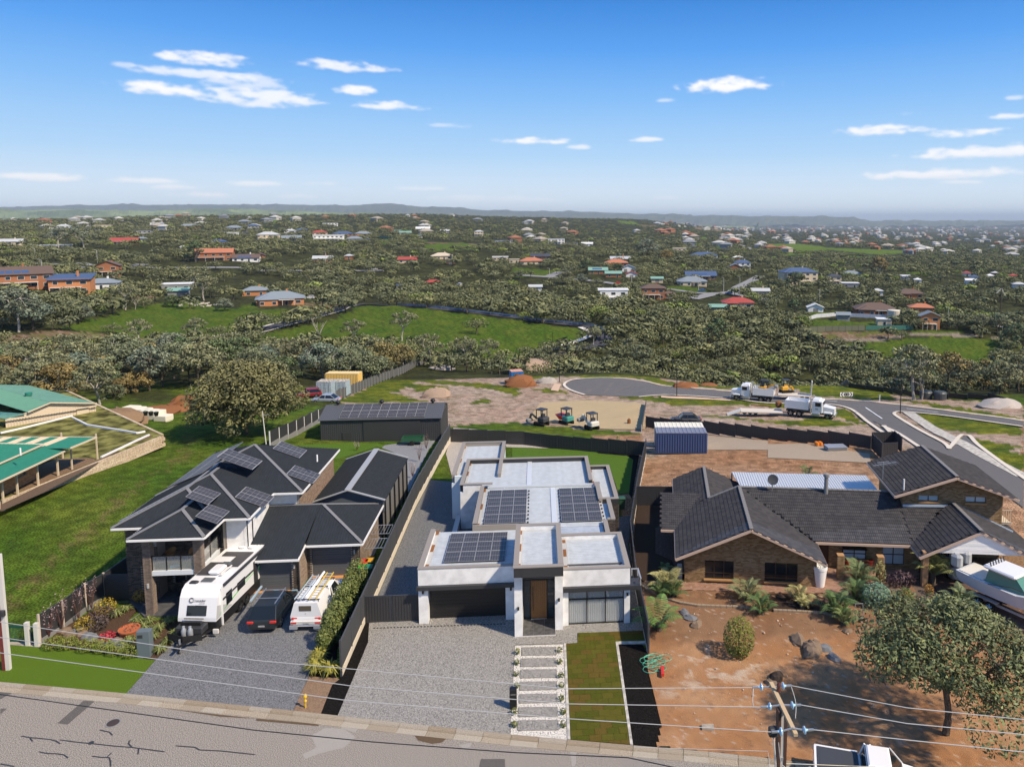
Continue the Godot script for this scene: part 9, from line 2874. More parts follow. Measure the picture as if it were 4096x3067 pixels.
func gum(h: float,w: float,clumps: int,per: int,leaf: float,bare: float,c0: Color,c1: Color,lean := 0.0,dome := 0.55) -> Array:
	# a eucalypt: forking limbs that carry separate clumps of leaf; returns [trunk mesh, crown mesh]
	var t := B()
	var c := B()
	c.tint = true
	var r := h * 0.028
	var fork := V(lean * h * 0.2,h * bare,0)
	t.tube(curve([V0,V(lean * h * 0.05,h * bare * 0.5,rng.randf_range(-0.1,0.1) * h * 0.3),fork],3),r,r * 0.75,7)
	var limbs := 3 + clumps / 9
	var tips := []
	for i in limbs:
		var a := TAU * (i + rng.randf_range(-0.3,0.3)) / limbs
		var e := fork + V(cos(a) * w * 0.28,h * (0.75 - bare) * rng.randf_range(0.5,1.0),sin(a) * w * 0.28)
		var m := fork.lerp(e,0.5) + V(rng.randf_range(-1,1),rng.randf_range(-0.4,0.6),rng.randf_range(-1,1)) * h * 0.05
		t.tube(curve([fork,m,e],3),r * 0.55,r * 0.28,5)
		tips.append(e)
	for k in clumps:
		var tone := rng.randf_range(0.7,1.25)
		var a := TAU * k * 0.618
		var rr := w * 0.5 * sqrt((k + 0.4) / clumps) * rng.randf_range(0.8,1.05)
		var top := bare + (0.97 - bare) * (1.0 - dome * pow(rr / (w * 0.5),2.0))
		var y := h * (lerpf(bare + 0.12,top,1.0 if rng.randf() < 0.72 else rng.randf_range(0.25,0.7)))
		var o := V(cos(a) * rr + fork.x,y,sin(a) * rr)
		var z := w * rng.randf_range(0.11,0.17) * (1.6 if clumps < 14 else 1.0)
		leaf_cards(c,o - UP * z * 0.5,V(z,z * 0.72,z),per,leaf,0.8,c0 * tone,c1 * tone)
		var best: Vector3 = tips[0]
		for e in tips:
			if e.distance_to(o) < best.distance_to(o):
				best = e
		t.tube([best,best.lerp(o,0.5) + UP * h * 0.02,o - UP * z * 0.2],r * 0.24,r * 0.07,4)
	return [t.mesh(true),c.mesh()]

func dead_tree(h: float) -> ArrayMesh:
	var t := B()
	var fork := V(0.3,h * 0.3,0)
	t.tube([V0,fork],h * 0.03,h * 0.024,6)
	for i in 5:
		var a := TAU * i / 5.0 + rng.randf()
		var m := fork + V(cos(a) * h * 0.16,h * rng.randf_range(0.2,0.35),sin(a) * h * 0.16)
		var e := m + V(cos(a + 0.6) * h * 0.16,h * rng.randf_range(0.15,0.35),sin(a + 0.6) * h * 0.16)
		t.tube(curve([fork,m,e],3),h * 0.017,h * 0.004,5)
		t.tube([m,m + V(cos(a - 0.8) * h * 0.12,h * 0.16,sin(a - 0.8) * h * 0.12)],h * 0.009,h * 0.003,4)
	return t.mesh(true)

func make_tree(called: String,label: String,at: Vector3,kind: Array,size: float,leaf: Material,bark: Material,group := "",yaw := -1.0) -> Node3D:
	var o := thing(called,label,"tree",at,rng.randf() * TAU if yaw < 0 else yaw,group)
	o.scale = Vector3.ONE * size
	pm("trunk",kind[0],bark,o)
	pm("crown",kind[1],leaf,o)
	return o

func trees() -> void:
	rng.seed = 77
	var o0 := Color(0.090,0.100,0.050)
	var o1 := Color(0.285,0.290,0.145)
	var g0 := Color(0.080,0.100,0.055)
	var g1 := Color(0.235,0.265,0.135)
	# kinds for the wood: [trunk, crown]; each is about 9 m tall
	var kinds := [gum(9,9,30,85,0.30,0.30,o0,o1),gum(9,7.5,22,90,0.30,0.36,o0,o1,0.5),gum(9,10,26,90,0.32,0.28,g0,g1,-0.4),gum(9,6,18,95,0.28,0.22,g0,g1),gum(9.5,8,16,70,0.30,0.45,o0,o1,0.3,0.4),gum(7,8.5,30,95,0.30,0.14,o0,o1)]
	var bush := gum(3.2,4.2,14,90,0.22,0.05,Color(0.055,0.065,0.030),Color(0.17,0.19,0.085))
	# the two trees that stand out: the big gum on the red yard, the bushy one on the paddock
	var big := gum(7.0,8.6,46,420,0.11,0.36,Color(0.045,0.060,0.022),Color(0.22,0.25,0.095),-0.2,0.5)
	make_tree("gum_tree","large gum tree with dense grey green clumps on the bare red yard at the lower right",V(20.36,0.1,-33.61),big,1.0,M.leaf,M.bark,"",0.6)
	var bushy := gum(9.4,12.0,85,260,0.2,0.06,Color(0.065,0.070,0.026),Color(0.235,0.22,0.085),0,0.5)
	make_tree("gum_tree","very wide bushy olive gum tree reaching the grass, on the paddock left of the dark shed",V(-37.32,-1.2,-95.88),bushy,1.05,M.leaf,M.bark)
	# trees one can name along the gully behind the paddock
	var named := [[V(-66.3,-1.83,-116.23),1,0.80,0,"gum with a forked dark trunk beside the green roofed shed, stones at its foot"],[V(-94.63,-5.17,-142.21),1,0.91,0,"tall gum behind the green roofed shed at the left edge, its trunk showing"],[V(-88.95,-4.62,-138.01),5,0.91,1,"rounded gum directly behind the roof of the green roofed shed"],[V(-79.3,-3.22,-129.53),5,0.72,0,"low dense gum between the shed and the forked trunk gum"],[V(-68.43,-2.81,-126.49),5,0.47,2,"small round light olive bush tree right of the forked trunk gum"],[V(-68.01,-3.13,-129.9),5,0.57,2,"taller light olive bush tree right of the small round one"],[V(-66.21,-3.46,-135.15),2,0.72,0,"gum with a slanting dark trunk at the edge of the bright grass"],
		[V(-59.81,-3.27,-134),0,0.93,0,"broad dark gum with a V shaped trunk at the edge of the bright grass"],[V(-90.47,-5.67,-153.06),0,0.91,0,"wide gum in the second row of the gully, left part"],[V(-78.69,-4.89,-150.65),2,0.87,0,"gum with a grey dead limb in front, middle of the gully row"],[V(-69.24,-4.15,-145.37),2,0.84,0,"dark olive gum behind the slanting trunk gum"],[V(-49.43,-6.34,-157.26),0,0.95,0,"brown olive gum directly left of the pale shipping containers"],[V(-43.07,-8.67,-170.29),2,0.80,0,"gum behind the yellow shipping container"],[V(-33.53,-9.98,-178.51),2,0.76,2,"half dead gum with bare white limbs behind the mesh fence"],[V(-41.75,-11.23,-195.79),1,0.80,0,"gum on the slope behind the yellow shipping container, right side"],[V(-28.52,-11.65,-196.88),4,0.87,0,"slender gum with a pale leaning trunk behind the far mesh fence"],[V(-20.44,-12.79,-200.4),4,0.84,0,"flat topped gum with forking pale trunk below the grassy spur"],[V(-14.35,-14.04,-206.3),4,0.80,0,"thin gum right of the flat topped one below the grassy spur"],[V(-43.39,-12.33,-238.2),4,1.06,0,"tall airy gum rising over the grassy spur, the highest in the row"],[V(-57.14,-12.44,-231.2),4,0.89,0,"airy gum before the left flank of the grassy spur"],
		[V(-152.05,-6.7,-229.5),1,1.50,3,"tall grey gum with a white trunk beside the rock terraces on the left slope"],[V(-150.52,-6.57,-233.2),2,1.10,3,"dark spreading gum right of the white trunked one on the left slope"],[V(-148.54,-6.94,-253.6),5,0.80,3,"grey green bush tree below the rock terraces"],[V(-156.25,-7.98,-294.2),4,1.15,0,"crooked gum above the green slope, beside the dead trunk"],[V(-151.09,-10.16,-319.9),5,0.80,1,"round tree by the garden wall above the green slope"],[V(-152.08,-10.66,-351.2),4,1.20,0,"gum with a bare white trunk above the log pile"],[V(-127.39,-10.95,-312.5),5,0.75,3,"dark round bush tree right of the log pile"],[V(-108.23,-12.42,-241.9),4,0.85,0,"wispy gum beside the lower end of the spur road"],[V(-116.26,-10.99,-225.5),4,0.90,0,"wispy gum on the bare slope above the gully row"],
		[V(62.71,-21.11,-264.8),3,1.10,1,"tall bright green conifer like tree in the gully, before the red roofed house"],[V(68.54,-20.96,-276.3),3,1.14,1,"second tall green tree beside the conifer like one in the gully"],[V(17.8,-15.44,-242.7),4,0.68,0,"thin gum before the end of the spur road"],[V(32.03,-18.59,-225.8),2,0.72,0,"gum with a slanting pale trunk beyond the turning circle"],[V(30.07,-17.36,-233.1),1,0.72,0,"gum behind the slanting one beyond the turning circle"],[V(64.52,-4.98,-121.18),4,1.06,0,"large gaunt gum with a bare trunk beside the water tanks"],[V(65.66,-4.91,-120.8),4,0.68,0,"lower leaning gum between the gaunt gum and the water tanks"],[V(99.86,-27.6,-230.2),5,0.32,1,"small bright green bush at the black silt fence"],[V(194.09,-22.26,-297.5),2,1.03,0,"dark spreading gum at the right end of the gully track"],[V(188.8,-22.04,-299.8),0,0.95,0,"broad gum behind the dark bushes right of the orange brick house"],[V(188.04,-24.41,-275.9),0,1.14,1,"dark dense tree at the right edge beside the green gully meadow"],[V(119.44,-20.31,-337.3),3,1.10,1,"tall dark green tree left of the white shed across the gully"],[V(105.38,-23.55,-288.8),4,0.68,0,"airy gum before the gully track's left end"],
		[V(17.34,-13.77,-462.7),5,1.20,0,"round olive tree beside the far road left of the sandy yard"],[V(26.84,-13.64,-464.6),5,0.90,3,"low grey tree right of the round olive one by the far road"],[V(34.53,-11.59,-539.1),5,1.35,1,"dense green rounded tree behind the pale green roofed house"],[V(58.31,-11.65,-544.1),5,0.90,1,"bright light green tree before the terracotta roofed house"],[V(98.77,-10.55,-670.5),0,2.20,3,"very large dark gum in the middle of the far houses"],[V(110.09,-11.82,-637.5),0,1.40,2,"golden brown tree right of the very large dark gum"],[V(262.6,-19.07,-551),1,1.90,2,"red brown topped gum with white trunk on the right hillside"],[V(169.62,-18.9,-478.5),5,1.60,1,"dark tree before the large blue roofed mansion"],[V(-340,3.9,-561),4,1.90,3,"tall grey gum with a white forked trunk on the left hill"],[V(-329.6,3.43,-571.5),4,2.00,3,"second tall grey gum with a white trunk, right of the first on the left hill"],[V(-156.58,-10.58,-360.6),4,1.50,0,"olive gum with a grey trunk before the sail shaded terrace"],[V(-231.8,-2.88,-526.4),3,1.70,1,"dark pine shaped tree left of the long brown roofs"]]
	var leaves := [M.leaf,M.leaf_deep,M.leaf_warm,M.leaf_grey]
	var taken := []
	for e in named:
		make_tree("gum_tree",e[4],e[0] - UP * 0.2,kinds[e[1]],e[2],leaves[e[3]],M.pale_bark if e[1] in [4,1] else M.bark)
		taken.append(V(e[0].x,e[0].z,3.0 * e[2]))
	for e in [[V(-68.6,-12.41,-236.3),8.5,"bare white dead tree on the left flank of the grassy spur"],[V(-35.4,-10.07,-179.78),8.0,"white dead gum with spreading bare limbs behind the mesh fence"],[V(-154.85,-8.49,-298.4),5.0,"white dead trunk standing by the garden wall on the left slope"],[V(-80.91,-5.21,-154.54),7.0,"grey dead trunk among the gums of the gully row"],[V(158.2,-26.76,-229.4),7.0,"grey leafless tree in the wood below the gully meadow"]]:
		tag(pm("dead_tree",dead_tree(e[1]),M.pale_bark,null,e[0]),e[2],"tree")
	# the wood and the trees between the houses: the nearest as single trees, the rest as masses
	var near := []
	var mass := [[],[],[],[]]
	var tints := [[],[],[],[]]
	var d := 108.0
	while d < 30000:
		var step := 6.2 if d < 330 else (8.0 if d < 650 else (d * 0.0135 if d < 4500 else d * 0.016))
		var n := int(d * 2.1 / step)
		for i in n:
			var x := (i + rng.randf() - n / 2.0) * step + d * 0.02
			var z := -d - rng.randf() * step
			var p := U(x,z)
			var u := x / -z
			if absf(u + 0.03) > 0.86 and d > 300:
				continue
			var dens := 0.5 + 0.9 * fn.get_noise_2d(x * 0.012,z * 0.012) + 0.35 * fn.get_noise_2d(x * 0.06,z * 0.06)
			if d < 330: dens += 0.45
			if d > 700: dens += 0.25
			if d > 2500 and u > 0.12: dens -= 0.22
			if d < 170 and (inside(p,PLAT) or x > 24 and d < 128): continue
			if d < 150 and (x > -60 and d < 128 or x <= -60 and d < 112 or d < 118): continue
			if x < -8 and x > -66 and d < 139: continue
			if d > 135 and (inside(p,GREEN) or inside(p,DIRT) or inside(p,TRACK)):
				if not (d < 330 and dens > 1.35): continue
			if d > 420 and inside(p * (1.0 + 5.5 / (26.0 - hgt(x,z))),GREEN): continue
			if rng.randf() > dens: continue
			var bad := false
			for y in YARDS:
				if absf(y.x - x) < y.z and absf(y.y - z) < y.z:
					bad = true
					break
			if not bad and d < 340:
				for y in taken:
					if U(y.x,y.y).distance_to(p) < y.z:
						bad = true
						break
			if bad: continue
			var size := rng.randf_range(0.6,1.15) * (0.8 if d < 240 else 1.0)
			if d > 2500: size *= d / 2500.0 * 0.8 + 0.2
			var at := on(x,z,relief(x,z) - 0.3)
			if d < 345 and near.size() < 235:
				near.append([at,size,dens])
			else:
				var k := rng.randi() % 4 if d < 900 else rng.randi() % 2 + 2
				var flat := 1.0 if d < 1500 else (0.8 if d < 2500 else 0.5)
				mass[k].append(Transform3D(Basis(UP,rng.randf() * TAU).scaled(V(size * 1.15,size * flat * 0.9,size * 1.15)),at))
				var v := rng.randf()
				tints[k].append(Color(0.78,0.82,0.84).lerp(Color(1.15,1.12,0.95),v) if rng.randf() < 0.95 else Color(1.2,1.4,0.75))
		d += step
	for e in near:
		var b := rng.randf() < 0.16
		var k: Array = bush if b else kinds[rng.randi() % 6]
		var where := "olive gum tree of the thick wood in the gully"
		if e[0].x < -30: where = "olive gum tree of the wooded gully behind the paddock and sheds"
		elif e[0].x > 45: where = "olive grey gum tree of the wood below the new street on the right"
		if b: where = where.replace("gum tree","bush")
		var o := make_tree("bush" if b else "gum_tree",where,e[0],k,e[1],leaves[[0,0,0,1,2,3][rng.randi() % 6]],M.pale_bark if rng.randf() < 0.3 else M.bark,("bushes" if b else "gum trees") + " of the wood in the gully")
		if b: o.set_meta("category","bush")
	var low := []
	for i in 4:
		var c := B()
		c.tint = true
		for k in 7 if i < 2 else 5:
			var a := TAU * k * 0.618
			var rr := 3.6 * sqrt((k + 0.3) / 7.0)
			leaf_cards(c,V(cos(a) * rr,5.2 - rr * 0.45 + rng.randf(),sin(a) * rr),V(1.7,1.5,1.7),62 if i < 2 else 20,0.42 if i < 2 else 0.9,0.5,Color(0.085,0.095,0.055),Color(0.25,0.26,0.145))
		c.k = Color(0.13,0.11,0.09)
		c.tube([V0,V(0.2,4.5,0)],0.25,0.15,4)
		low.append(c.mesh())
	for i in 4:
		many("distant_trees",low[i],M.far_leaf,mass[i],tints[i])

func container(label: String,at: Vector3,yaw: float,L: float,m: Material,roof_m: Material,doors := false) -> Node3D:   # at: middle of the front side's foot; L along x
	var o := thing("shipping_container",label,"container",at,yaw)
	var b := B()
	b.bb(-L / 2,0.1,-2.4,L / 2,2.55,0)
	for f in [[[V(-L / 2,0.25,0),V(L / 2,0.25,0),V(L / 2,2.45,0),V(-L / 2,2.45,0)],0.3],[[V(L / 2,0.25,0),V(L / 2,0.25,-2.4),V(L / 2,2.45,-2.4),V(L / 2,2.45,0)],0.3]]:
		if not doors:
			b.ribs(f[0],UP,f[1],0.16,0.05)
	pt("body",b,m,o)
	b = B()
	b.bb(-L / 2,2.55,-2.44,L / 2,2.6,0.04)
	b.ribs([V(-L / 2,2.6,0),V(L / 2,2.6,0),V(L / 2,2.6,-2.4),V(-L / 2,2.6,-2.4)],Vector3.FORWARD,0.5,0.2,0.04)
	pt("roof",b,roof_m,o)
	if doors:
		for s in [-0.5,0.5]:
			b = B()
			b.bb(s * L / 2 - L * 0.23,0.2,0,s * L / 2 + L * 0.23,2.45,0.05)
			var d := pt("door",b,m,o)
			b = B()
			for x in [-0.3,0.3]:
				b.bb(s * L / 2 + x - 0.025,0.2,0.05,s * L / 2 + x + 0.025,2.45,0.1)
			pt("lock_rod",b,M.galvanised,d)
	return o

func mound(label: String,at: Vector3,r: float,h: float,m: Material) -> void:
	var b := B()
	b.blob(V0,V(r,h,r * 0.7),16,0.14,rng,-0.15)
	one(b,m,"soil_heap",label,"soil heap","",true).position = at

func truck(label: String,rear: Vector3,front: Vector3) -> Node3D:   # tipper: bonnet, cab, body, three axles; -z forward
	var d := front - rear; d.y = 0; d = d.normalized()
	var o := thing("tipper_truck",label,"truck",(rear + front) / 2 - d.cross(UP) * 1.1,atan2(-d.x,-d.z))
	var b := B()
	b.bb(-1.0,0.75,-3.4,1.0,1.0,3.5)
	pt("chassis",b,M.charcoal,o)
	b = B()
	b.loft([[V(-0.8,0.9,-3.7),V(0.8,0.9,-3.7),V(0.8,1.75,-3.7),V(-0.8,1.75,-3.7)],[V(-0.95,0.9,-2.0),V(0.95,0.9,-2.0),V(0.95,2.0,-2.0),V(-0.95,2.0,-2.0)]])
	b.bev(V(0,1.85,-1.2),V(2.15,1.9,1.6),0.1); b.bev(V(0,2.85,-1.0),V(1.9,0.25,1.1),0.08)
	for s in [-0.95,0.95]:
		b.bev(V(s,1.05,-2.75),V(0.35,0.35,1.3),0.1)
	pt("cab",b,M.car_white,o)
	b = B()
	b.bb(-0.95,1.95,-2.03,0.95,2.6,-1.98); b.bb(-1.09,1.95,-1.75,1.09,2.55,-0.9)
	pt("window",b,M.dark_glass,o)
	b = B()
	b.bb(-1.1,0.55,-3.85,1.1,0.9,-3.65)
	for s in [-1.15,1.15]:
		b.tube([V(s,0.9,-0.25),V(s,3.2,-0.25)],0.09,0.09,8); b.bev(V(s * 0.9,0.7,-1.0),V(0.5,0.55,1.3),0.1)
	pt("chrome_fittings",b,M.steel,o)
	b = B()
	for e in [[-1.2,1.25,0.1,1.2,1.35,3.7],[-1.2,1.35,0.1,-1.1,2.5,3.7],[1.1,1.35,0.1,1.2,2.5,3.7],[-1.1,1.35,0.1,1.1,2.6,0.2],[-1.1,1.35,3.6,1.1,2.4,3.7]]:
		b.bb(e[0],e[1],e[2],e[3],e[4],e[5])
	pt("tipper_body",b,M.car_white,o)
	for s in [-0.95,0.95]:
		for z in [-2.75,1.5,2.8]:
			wheel(o,V(s,0.5,z),0.5,0.3,M.steel)
	return o

func trailer(label: String,a: Vector3,e: Vector3,ramp_up: bool) -> void:   # low loader from its drawbar end a to its tail e
	var d := e - a; d.y = 0
	var L := d.length()
	var o := thing("plant_trailer",label,"trailer",(a + e) / 2,atan2(-d.z,d.x))
	var b := B()
	b.bb(-L * 0.36,0.8,-2.2,L * 0.38,0.95,0.1); b.bar(V(-L * 0.5,0.7,-1),V(-L * 0.36,0.8,-1),0.2,0.2)
	pt("deck",b,mt("deck_pale",0.58,0.53,0.47,0.8),o)
	for z in [-0.7,-1.5]:
		b = B()
		if ramp_up: b.bar(V(L * 0.38,0.9,z),V(L * 0.40,3.4,z),0.7,0.15)
		else: b.bar(V(L * 0.38,0.9,z),V(L * 0.62,0.15,z),0.7,0.15)
		pt("ramp",b,M.off_white,o)
	for x in [L * 0.1,L * 0.2,L * 0.3] if not ramp_up else [L * 0.18,L * 0.29]:
		b = B()
		b.lathe(V(x,0.42,-0.15),[U(0.2,0),U(0.42,0.02),U(0.42,0.25),U(0.2,0.27),U(0.0,0.22)],14,Vector3.BACK)
		pt("wheel",b,M.rubber,o)

func digger(label: String,at: Vector3,yaw: float,m: Material,arm: Array,tub := false,cat := "excavator") -> void:
	# small tracked machine: two tracks, a body with a cab frame, an arm with a bucket or a tipping tub; it faces local -z
	var o := thing(cat.replace(" ","_"),label,cat,at,yaw)
	for s in [-0.62,0.62]:
		var b := B()
		b.bev(V(s,0.3,0),V(0.38,0.58,2.0),0.16)
		pt("track",b,M.rubber,o)
	var b := B()
	b.bev(V(0,0.95,0.35),V(1.4,0.75,1.3),0.12)
	pt("body",b,m,o)
	b = B()
	for s in [[-0.55,-0.5],[0.55,-0.5],[-0.55,0.6],[0.55,0.6]]:
		b.bar(V(s[0],1.2,s[1]),V(s[0],2.35,s[1]),0.1,0.1)
	b.bev(V(0,2.4,0.05),V(1.3,0.14,1.35),0.04); b.bb(-0.3,1.1,0.1,0.3,1.75,0.5)
	pt("cab_frame",b,M.charcoal,o)
	if tub:
		b = B()
		b.loft([[V(-0.5,0.65,-1.1),V(0.5,0.65,-1.1),V(0.5,0.65,-0.4),V(-0.5,0.65,-0.4)],[V(-0.75,1.35,-1.7),V(0.75,1.35,-1.7),V(0.75,1.3,-0.3),V(-0.75,1.3,-0.3)]])
		pt("tub",b,M.red,o)
		return
	b = B()
	for i in arm.size() - 1:
		b.bar(arm[i],arm[i + 1],0.22,0.28)
	pt("arm",b,m,o)
	b = B()
	b.bev(arm[-1],V(1.1,0.55,0.6),0.12)
	pt("bucket",b,M.mid_grey,o)

func work_site() -> void:
	rng.seed = 41
	var pb := mt("container_pale",0.42,0.52,0.58,0.6,0,"soft",2.0)
	container("dark blue shipping container at the left end of the bare yard, before the white one",V(16.83,-1.83,-85.25),-0.10,6.06,mt("container_blue",0.035,0.065,0.17,0.55),mt("container_top",0.17,0.19,0.26,0.6))
	container("cream white shipping container behind the dark blue one",V(17.33,-2.28,-89.14),-0.10,6.06,mt("container_white",0.60,0.58,0.47,0.6),mt("container_roof",0.70,0.68,0.58,0.6))
	container("small bright blue shipping container with a rusty top on the pink earth",V(-4.39,-6.96,-148.07) ,0.22,2.44,mt("container_sky",0.02,0.16,0.42,0.5),mt("rust_pink",0.62,0.34,0.27,0.8))
	container("pale blue shipping container with rusty doors, the left one of the pair",V(-36.86,-4.27,-128.74),-0.1,2.6,pb,mt("roof_rusty",0.62,0.58,0.52,0.8,0,"blotch",3.0),true)
	container("pale blue shipping container, the right one of the pair",V(-34.83,-4.64,-130.34),-0.1,2.6,pb,M.roof_rusty,true)
	container("yellow shipping container behind the pale blue pair",V(-37.68,-5.89,-143.5),-0.1,6.4,mt("container_yellow",0.68,0.45,0.13,0.6),mt("container_cream",0.70,0.55,0.28,0.6))
	car("silver_sedan","silver sedan parked on the grass before the pale blue containers",Transform3D(Basis(UP,1.45),V(-34.92,-3.84,-123.15)),"sedan",4.6,1.8,1.42,M.car_silver)
	car("red_car","dark red car half hidden by the bushy tree, left of the containers",Transform3D(Basis(UP,1.9),V(-39.07,-3.92,-127.47)),"suv",4.3,1.8,1.5,mt("car_maroon",0.20,0.02,0.03,0.3))
	car("grey_car","grey car behind the cream white container, only its roof showing",Transform3D(Basis(UP,1.5),V(21.85,-4.22,-107.52)),"sedan",4.5,1.8,1.45,M.dark_grey)
	var t := truck("white tipper truck facing left on the new street, a yellow loader in its body",V(40.29,-5.59,-125.6),V(35.54,-5.69,-127.87))
	digger("yellow loader with a raised bucket riding in the left truck's tipper body",t.transform * V(0,1.35,2.0),t.rotation.y + PI,M.amber,[V(0.2,1.2,-0.4),V(0.2,1.7,-1.2),V(0.2,1.5,-2.0)],false,"loader")
	trailer("low trailer with upright ramps behind the left white truck",V(40.79,-5.59,-125.55),V(47.95,-5.46,-123.18),true)
	digger("orange yellow skid steer loader on the trailer with upright ramps",V(43.69,-5.67,-126.9) + UP * 0.95,-1.45,M.amber,[V(0.3,1.5,0.5),V(0.3,1.2,-1.0),V(0.3,0.3,-1.5)],false,"loader")
	t = truck("white tipper truck facing right on the weeds, its body empty",V(39.16,-4.37,-109.62),V(42.98,-4.12,-107.25))
	var b := B()
	b.cube(V(1.085,1.55,-1.15),V(0.01,0,0),V(0,0.14,0),V(0,0,0.22))
	pt("door_emblem",b,M.light_grey,t)
	trailer("low trailer with lowered ramps and rusty scrap behind the right white truck",V(39.03,-4.53,-111.59),V(30.63,-4.66,-113.28),false)
	b = B()
	b.bar(V(34.09,-4.84,-115.45) + UP * 1.0,V(37.02,-4.74,-114.1) + UP * 1.0,0.3,0.12); b.bev(V(37.81,-4.65,-112.99) + UP * 1.5,V(0.9,1.1,0.8),0.2)
	one(b,M.rust,"rusty_bucket","rusty bucket and steel bars on the trailer with lowered ramps","bucket")
	digger("white mini excavator at the fence, right of the red dumper",V(7.47,-4.01,-104.27),0.5,M.off_white,[V(-0.5,1.0,-0.4),V(-0.8,2.0,-1.0),V(-0.9,1.2,-1.6)])
	digger("small dark mini excavator behind the fence, left of the red dumper",V(0.27,-3.92,-106.68),0.9,M.dark_grey,[V(-0.4,1.0,-0.5),V(-0.9,1.8,-1.1),V(-1.0,0.8,-1.5)])
	digger("mini dumper with a red tub on the sand pad",V(3.94,-4.17,-107.87),0.7,mt("dumper_teal",0.05,0.25,0.22,0.5),[],true,"dumper")
	b = B()
	b.bev(V(13.28,-4.24,-107.69) + UP * 0.3,V(0.5,0.9,0.5),0.15)
	one(b,M.rust,"digger_bucket","rusty digger bucket standing alone on the sand pad","bucket")
	sheet("sand_pad",[U(-1.9,-110.71),U(0.24,-125.06),U(6.52,-127.81),U(13.27,-126.1),U(17.79,-123.02),U(14.97,-102.8),U(9.25,-103.65),U(1.05,-108.89)],mt("sand",0.60,0.47,0.29,0.95,0,"grain",4.0),0.09,1.5)
	sheet("gravel_track",[U(28.51,-88.95),U(32.88,-88.67),U(38.29,-81.51),U(36.53,-77.39),U(32.12,-79.22),U(28.56,-80.53),U(26.13,-81.41)],mt("track_gravel",0.50,0.41,0.32,0.95,0,"grain",4.0),0.06,1.5)
	sheet("grey_gravel_pad",[U(22.32,-96.82),U(29.2,-91.14),U(27.45,-85.6),U(20.11,-87.12)],M.track_gravel,0.05,1.5)
	var sb := mt("soil_red",0.34,0.15,0.07,0.95,0,"grain",2.0)
	var sp := mt("soil_pink",0.50,0.37,0.28,0.95,0,"grain",2.0)
	for e in [[V(-3.79,-6.73,-145.42),3.2,2.2,sb,"red brown soil heap right of the small bright blue container"],[V(1.49,-7,-148.8),2.2,1.2,mt("rubble",0.50,0.46,0.42,0.95,0,"cells",1.5),"heap of pale rubble left of the turning circle"],[V(-2.79,-15.97,-210.1),7.0,2.6,sp,"broad pink earth mound with weeds behind the small blue container"],[V(28.27,-6.35,-140.05),2.6,1.0,sb,"dark red soil heap on the weeds beyond the new street"],[V(34.52,-7.87,-147.28),2.0,0.6,sb,"flat red soil heap right of the dark red one"],[V(-18.26,-5.43,-132.01),2.6,1.6,sp,"sandy heap on the pink earth behind the charcoal shed"],[V(-24.22,-10.93,-184.49),3.2,1.0,mt("rubble_pale",0.60,0.54,0.50,0.95,0,"cells",2.0),"low heap of grey rubble at the far corner of the mesh fence"],[V(-56.49,-1.07,-102.62),3.6,1.9,mt("soil_tan",0.33,0.22,0.14,0.95,0,"grain",2.0),"brown soil heap between the cream shed and the white blocks"],[V(-52.87,-2.16,-113.95),3.0,1.9,sb,"dark red brown soil heap behind the white blocks"],[V(-55.03,-1.93,-111.55),3.4,0.8,sb,"long low dark soil heap directly behind the white blocks"],[V(72.41,-3.44,-109.65),3.4,1.3,M.rubble_pale,"heap of pale broken rock at the right end of the far verge"]]:
		mound(e[4],e[0],e[1],e[2],e[3])
	var i := 0
	for e in [[V(-57.53,-1.53,-108.31),1.15],[V(-56.45,-1.52,-107.58),1.15],[V(-55.25,-1.53,-106.89),1.15],[V(-53.98,-1.53,-106.05),1.15],[V(-52.86,-1.55,-105.55),1.2],[V(-51.56,-1.55,-104.73),0.75]]:
		b = B()
		b.bev(V(0,e[1] / 2 + 0.1,0),V(1.9,e[1],1.5),0.04,-0.25); b.box(V(0,0.05,0),V(1.8,0.1,1.3),-0.25)
		one(b,mt("block_white",0.72,0.68,0.56,0.8),"block_pallet","%s of the row of white block stacks on the paddock" % ["leftmost","second","third","fourth","fifth","lowest and rightmost"][i],"block stack","white block stacks").position = e[0]
		i += 1
	for e in [[V(66.9,-4.98,-121.64),"dark round water tank behind the silt fence, left one"],[V(68.6,-4.77,-120.13),"dark round water tank behind the silt fence, right one"]]:
		b = B()
		b.lathe(e[0],[U(1.05,-0.2),U(1.05,1.2),U(0.9,1.4),U(0.1,1.6)],18)
		one(b,mt("tank_dark",0.055,0.065,0.07,0.5),"water_tank",e[1],"tank")
	var pn := thing("fence_panel_stack","stack of galvanised temporary fence panels lying by the long back fence","fence panels",V(35.34,-1.49,-84.28))
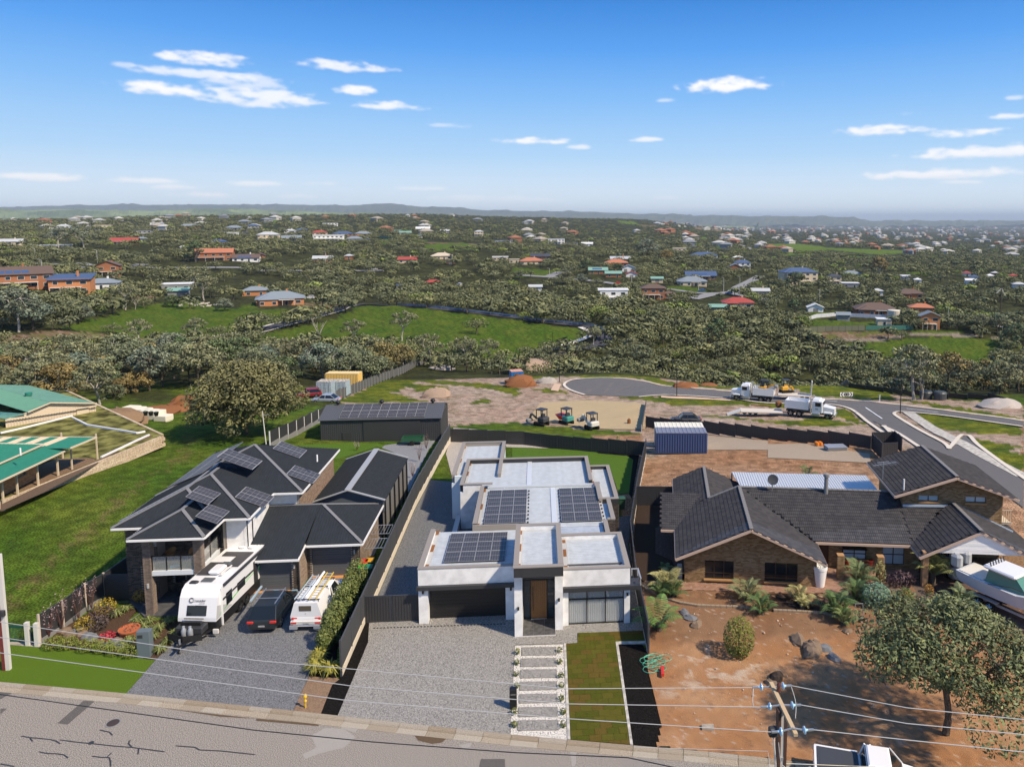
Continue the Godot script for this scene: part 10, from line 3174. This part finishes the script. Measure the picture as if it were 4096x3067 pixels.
	for k in 5:
		b = B(); b.bb(-1.2,0.1 + k * 0.1,-0.75,1.2,0.14 + k * 0.1,0.75); pt("panel",b,M.galvanised,pn)
	b = B()
	for k in 4:
		b.lathe(V(34.12,-1.82,-86.85) + V((k % 2) * 0.45,0.25,-(k / 2) * 0.4),[U(0.2,-0.2),U(0.24,0.0),U(0.2,0.25)],10)
	one(b,M.orange,"barrier_feet","orange and yellow barrier feet piled by the long back fence","barrier feet")
	b = B()
	var s: Vector3 = V(-87.83,-10.79,-295)
	b.loft([[s + V(-1.4,0,0),s + V(1.4,0,0),s + V(1.4,0,-1.6),s + V(-1.4,0,-1.6)],[s + V(-2.2,1.7,0.2),s + V(2.2,1.7,0.2),s + V(2.2,1.7,-1.8),s + V(-2.2,1.7,-1.8)]])
	one(b,mt("skip_green",0.02,0.30,0.14,0.5),"skip_bin","bright green skip bin on the grass beside the spur road","skip")
	b = B()
	for k in 26:
		var p: Vector3 = V(-145.42,-10.79,-329) + V(rng.randf_range(-8,8),0.3 + rng.randf() * 0.5,rng.randf_range(-7,7))
		b.tube([p,p + V(rng.randf_range(-2,2),0.2,rng.randf_range(-2,2))],0.28,0.25,6)
	one(b,mt("log_grey",0.46,0.42,0.36,0.9),"log_pile","scattered pile of grey sawn logs on the upper green slope","logs")
	i = 0
	for p in [V(-50.72,-1.16,-98.6),V(-49.96,-1.19,-98.38),V(-49.18,-1.22,-98.15)]:
		pot("%s of three black pots on the corner of the block wall" % ["left","middle","right"][i],V(p.x,0.85,p.z),0.3,0.5,M.black)
		i += 1
	b = B()
	for k in 5:
		b.bar(V(37.96,-20.49,-220.1) + V(0,0.1,k * 0.2),V(44.34,-21.53,-223.5) + V(0,0.1,k * 0.2),0.14,0.14)
	one(b,M.white_paint,"pipe_bundle","bundle of white pipes before the lone black panel fence","pipes")
	b = B()
	b.bev(V(55.17,-23.56,-229.2) + UP * 0.5,V(1.4,0.9,1.1),0.03); b.bev(V(56.43,-23.9,-229) + UP * 0.4,V(1.6,0.8,1.1),0.03)
	one(b,M.light_grey,"paver_pallet","grey pallets of pavers before the lone black panel fence","pallets")
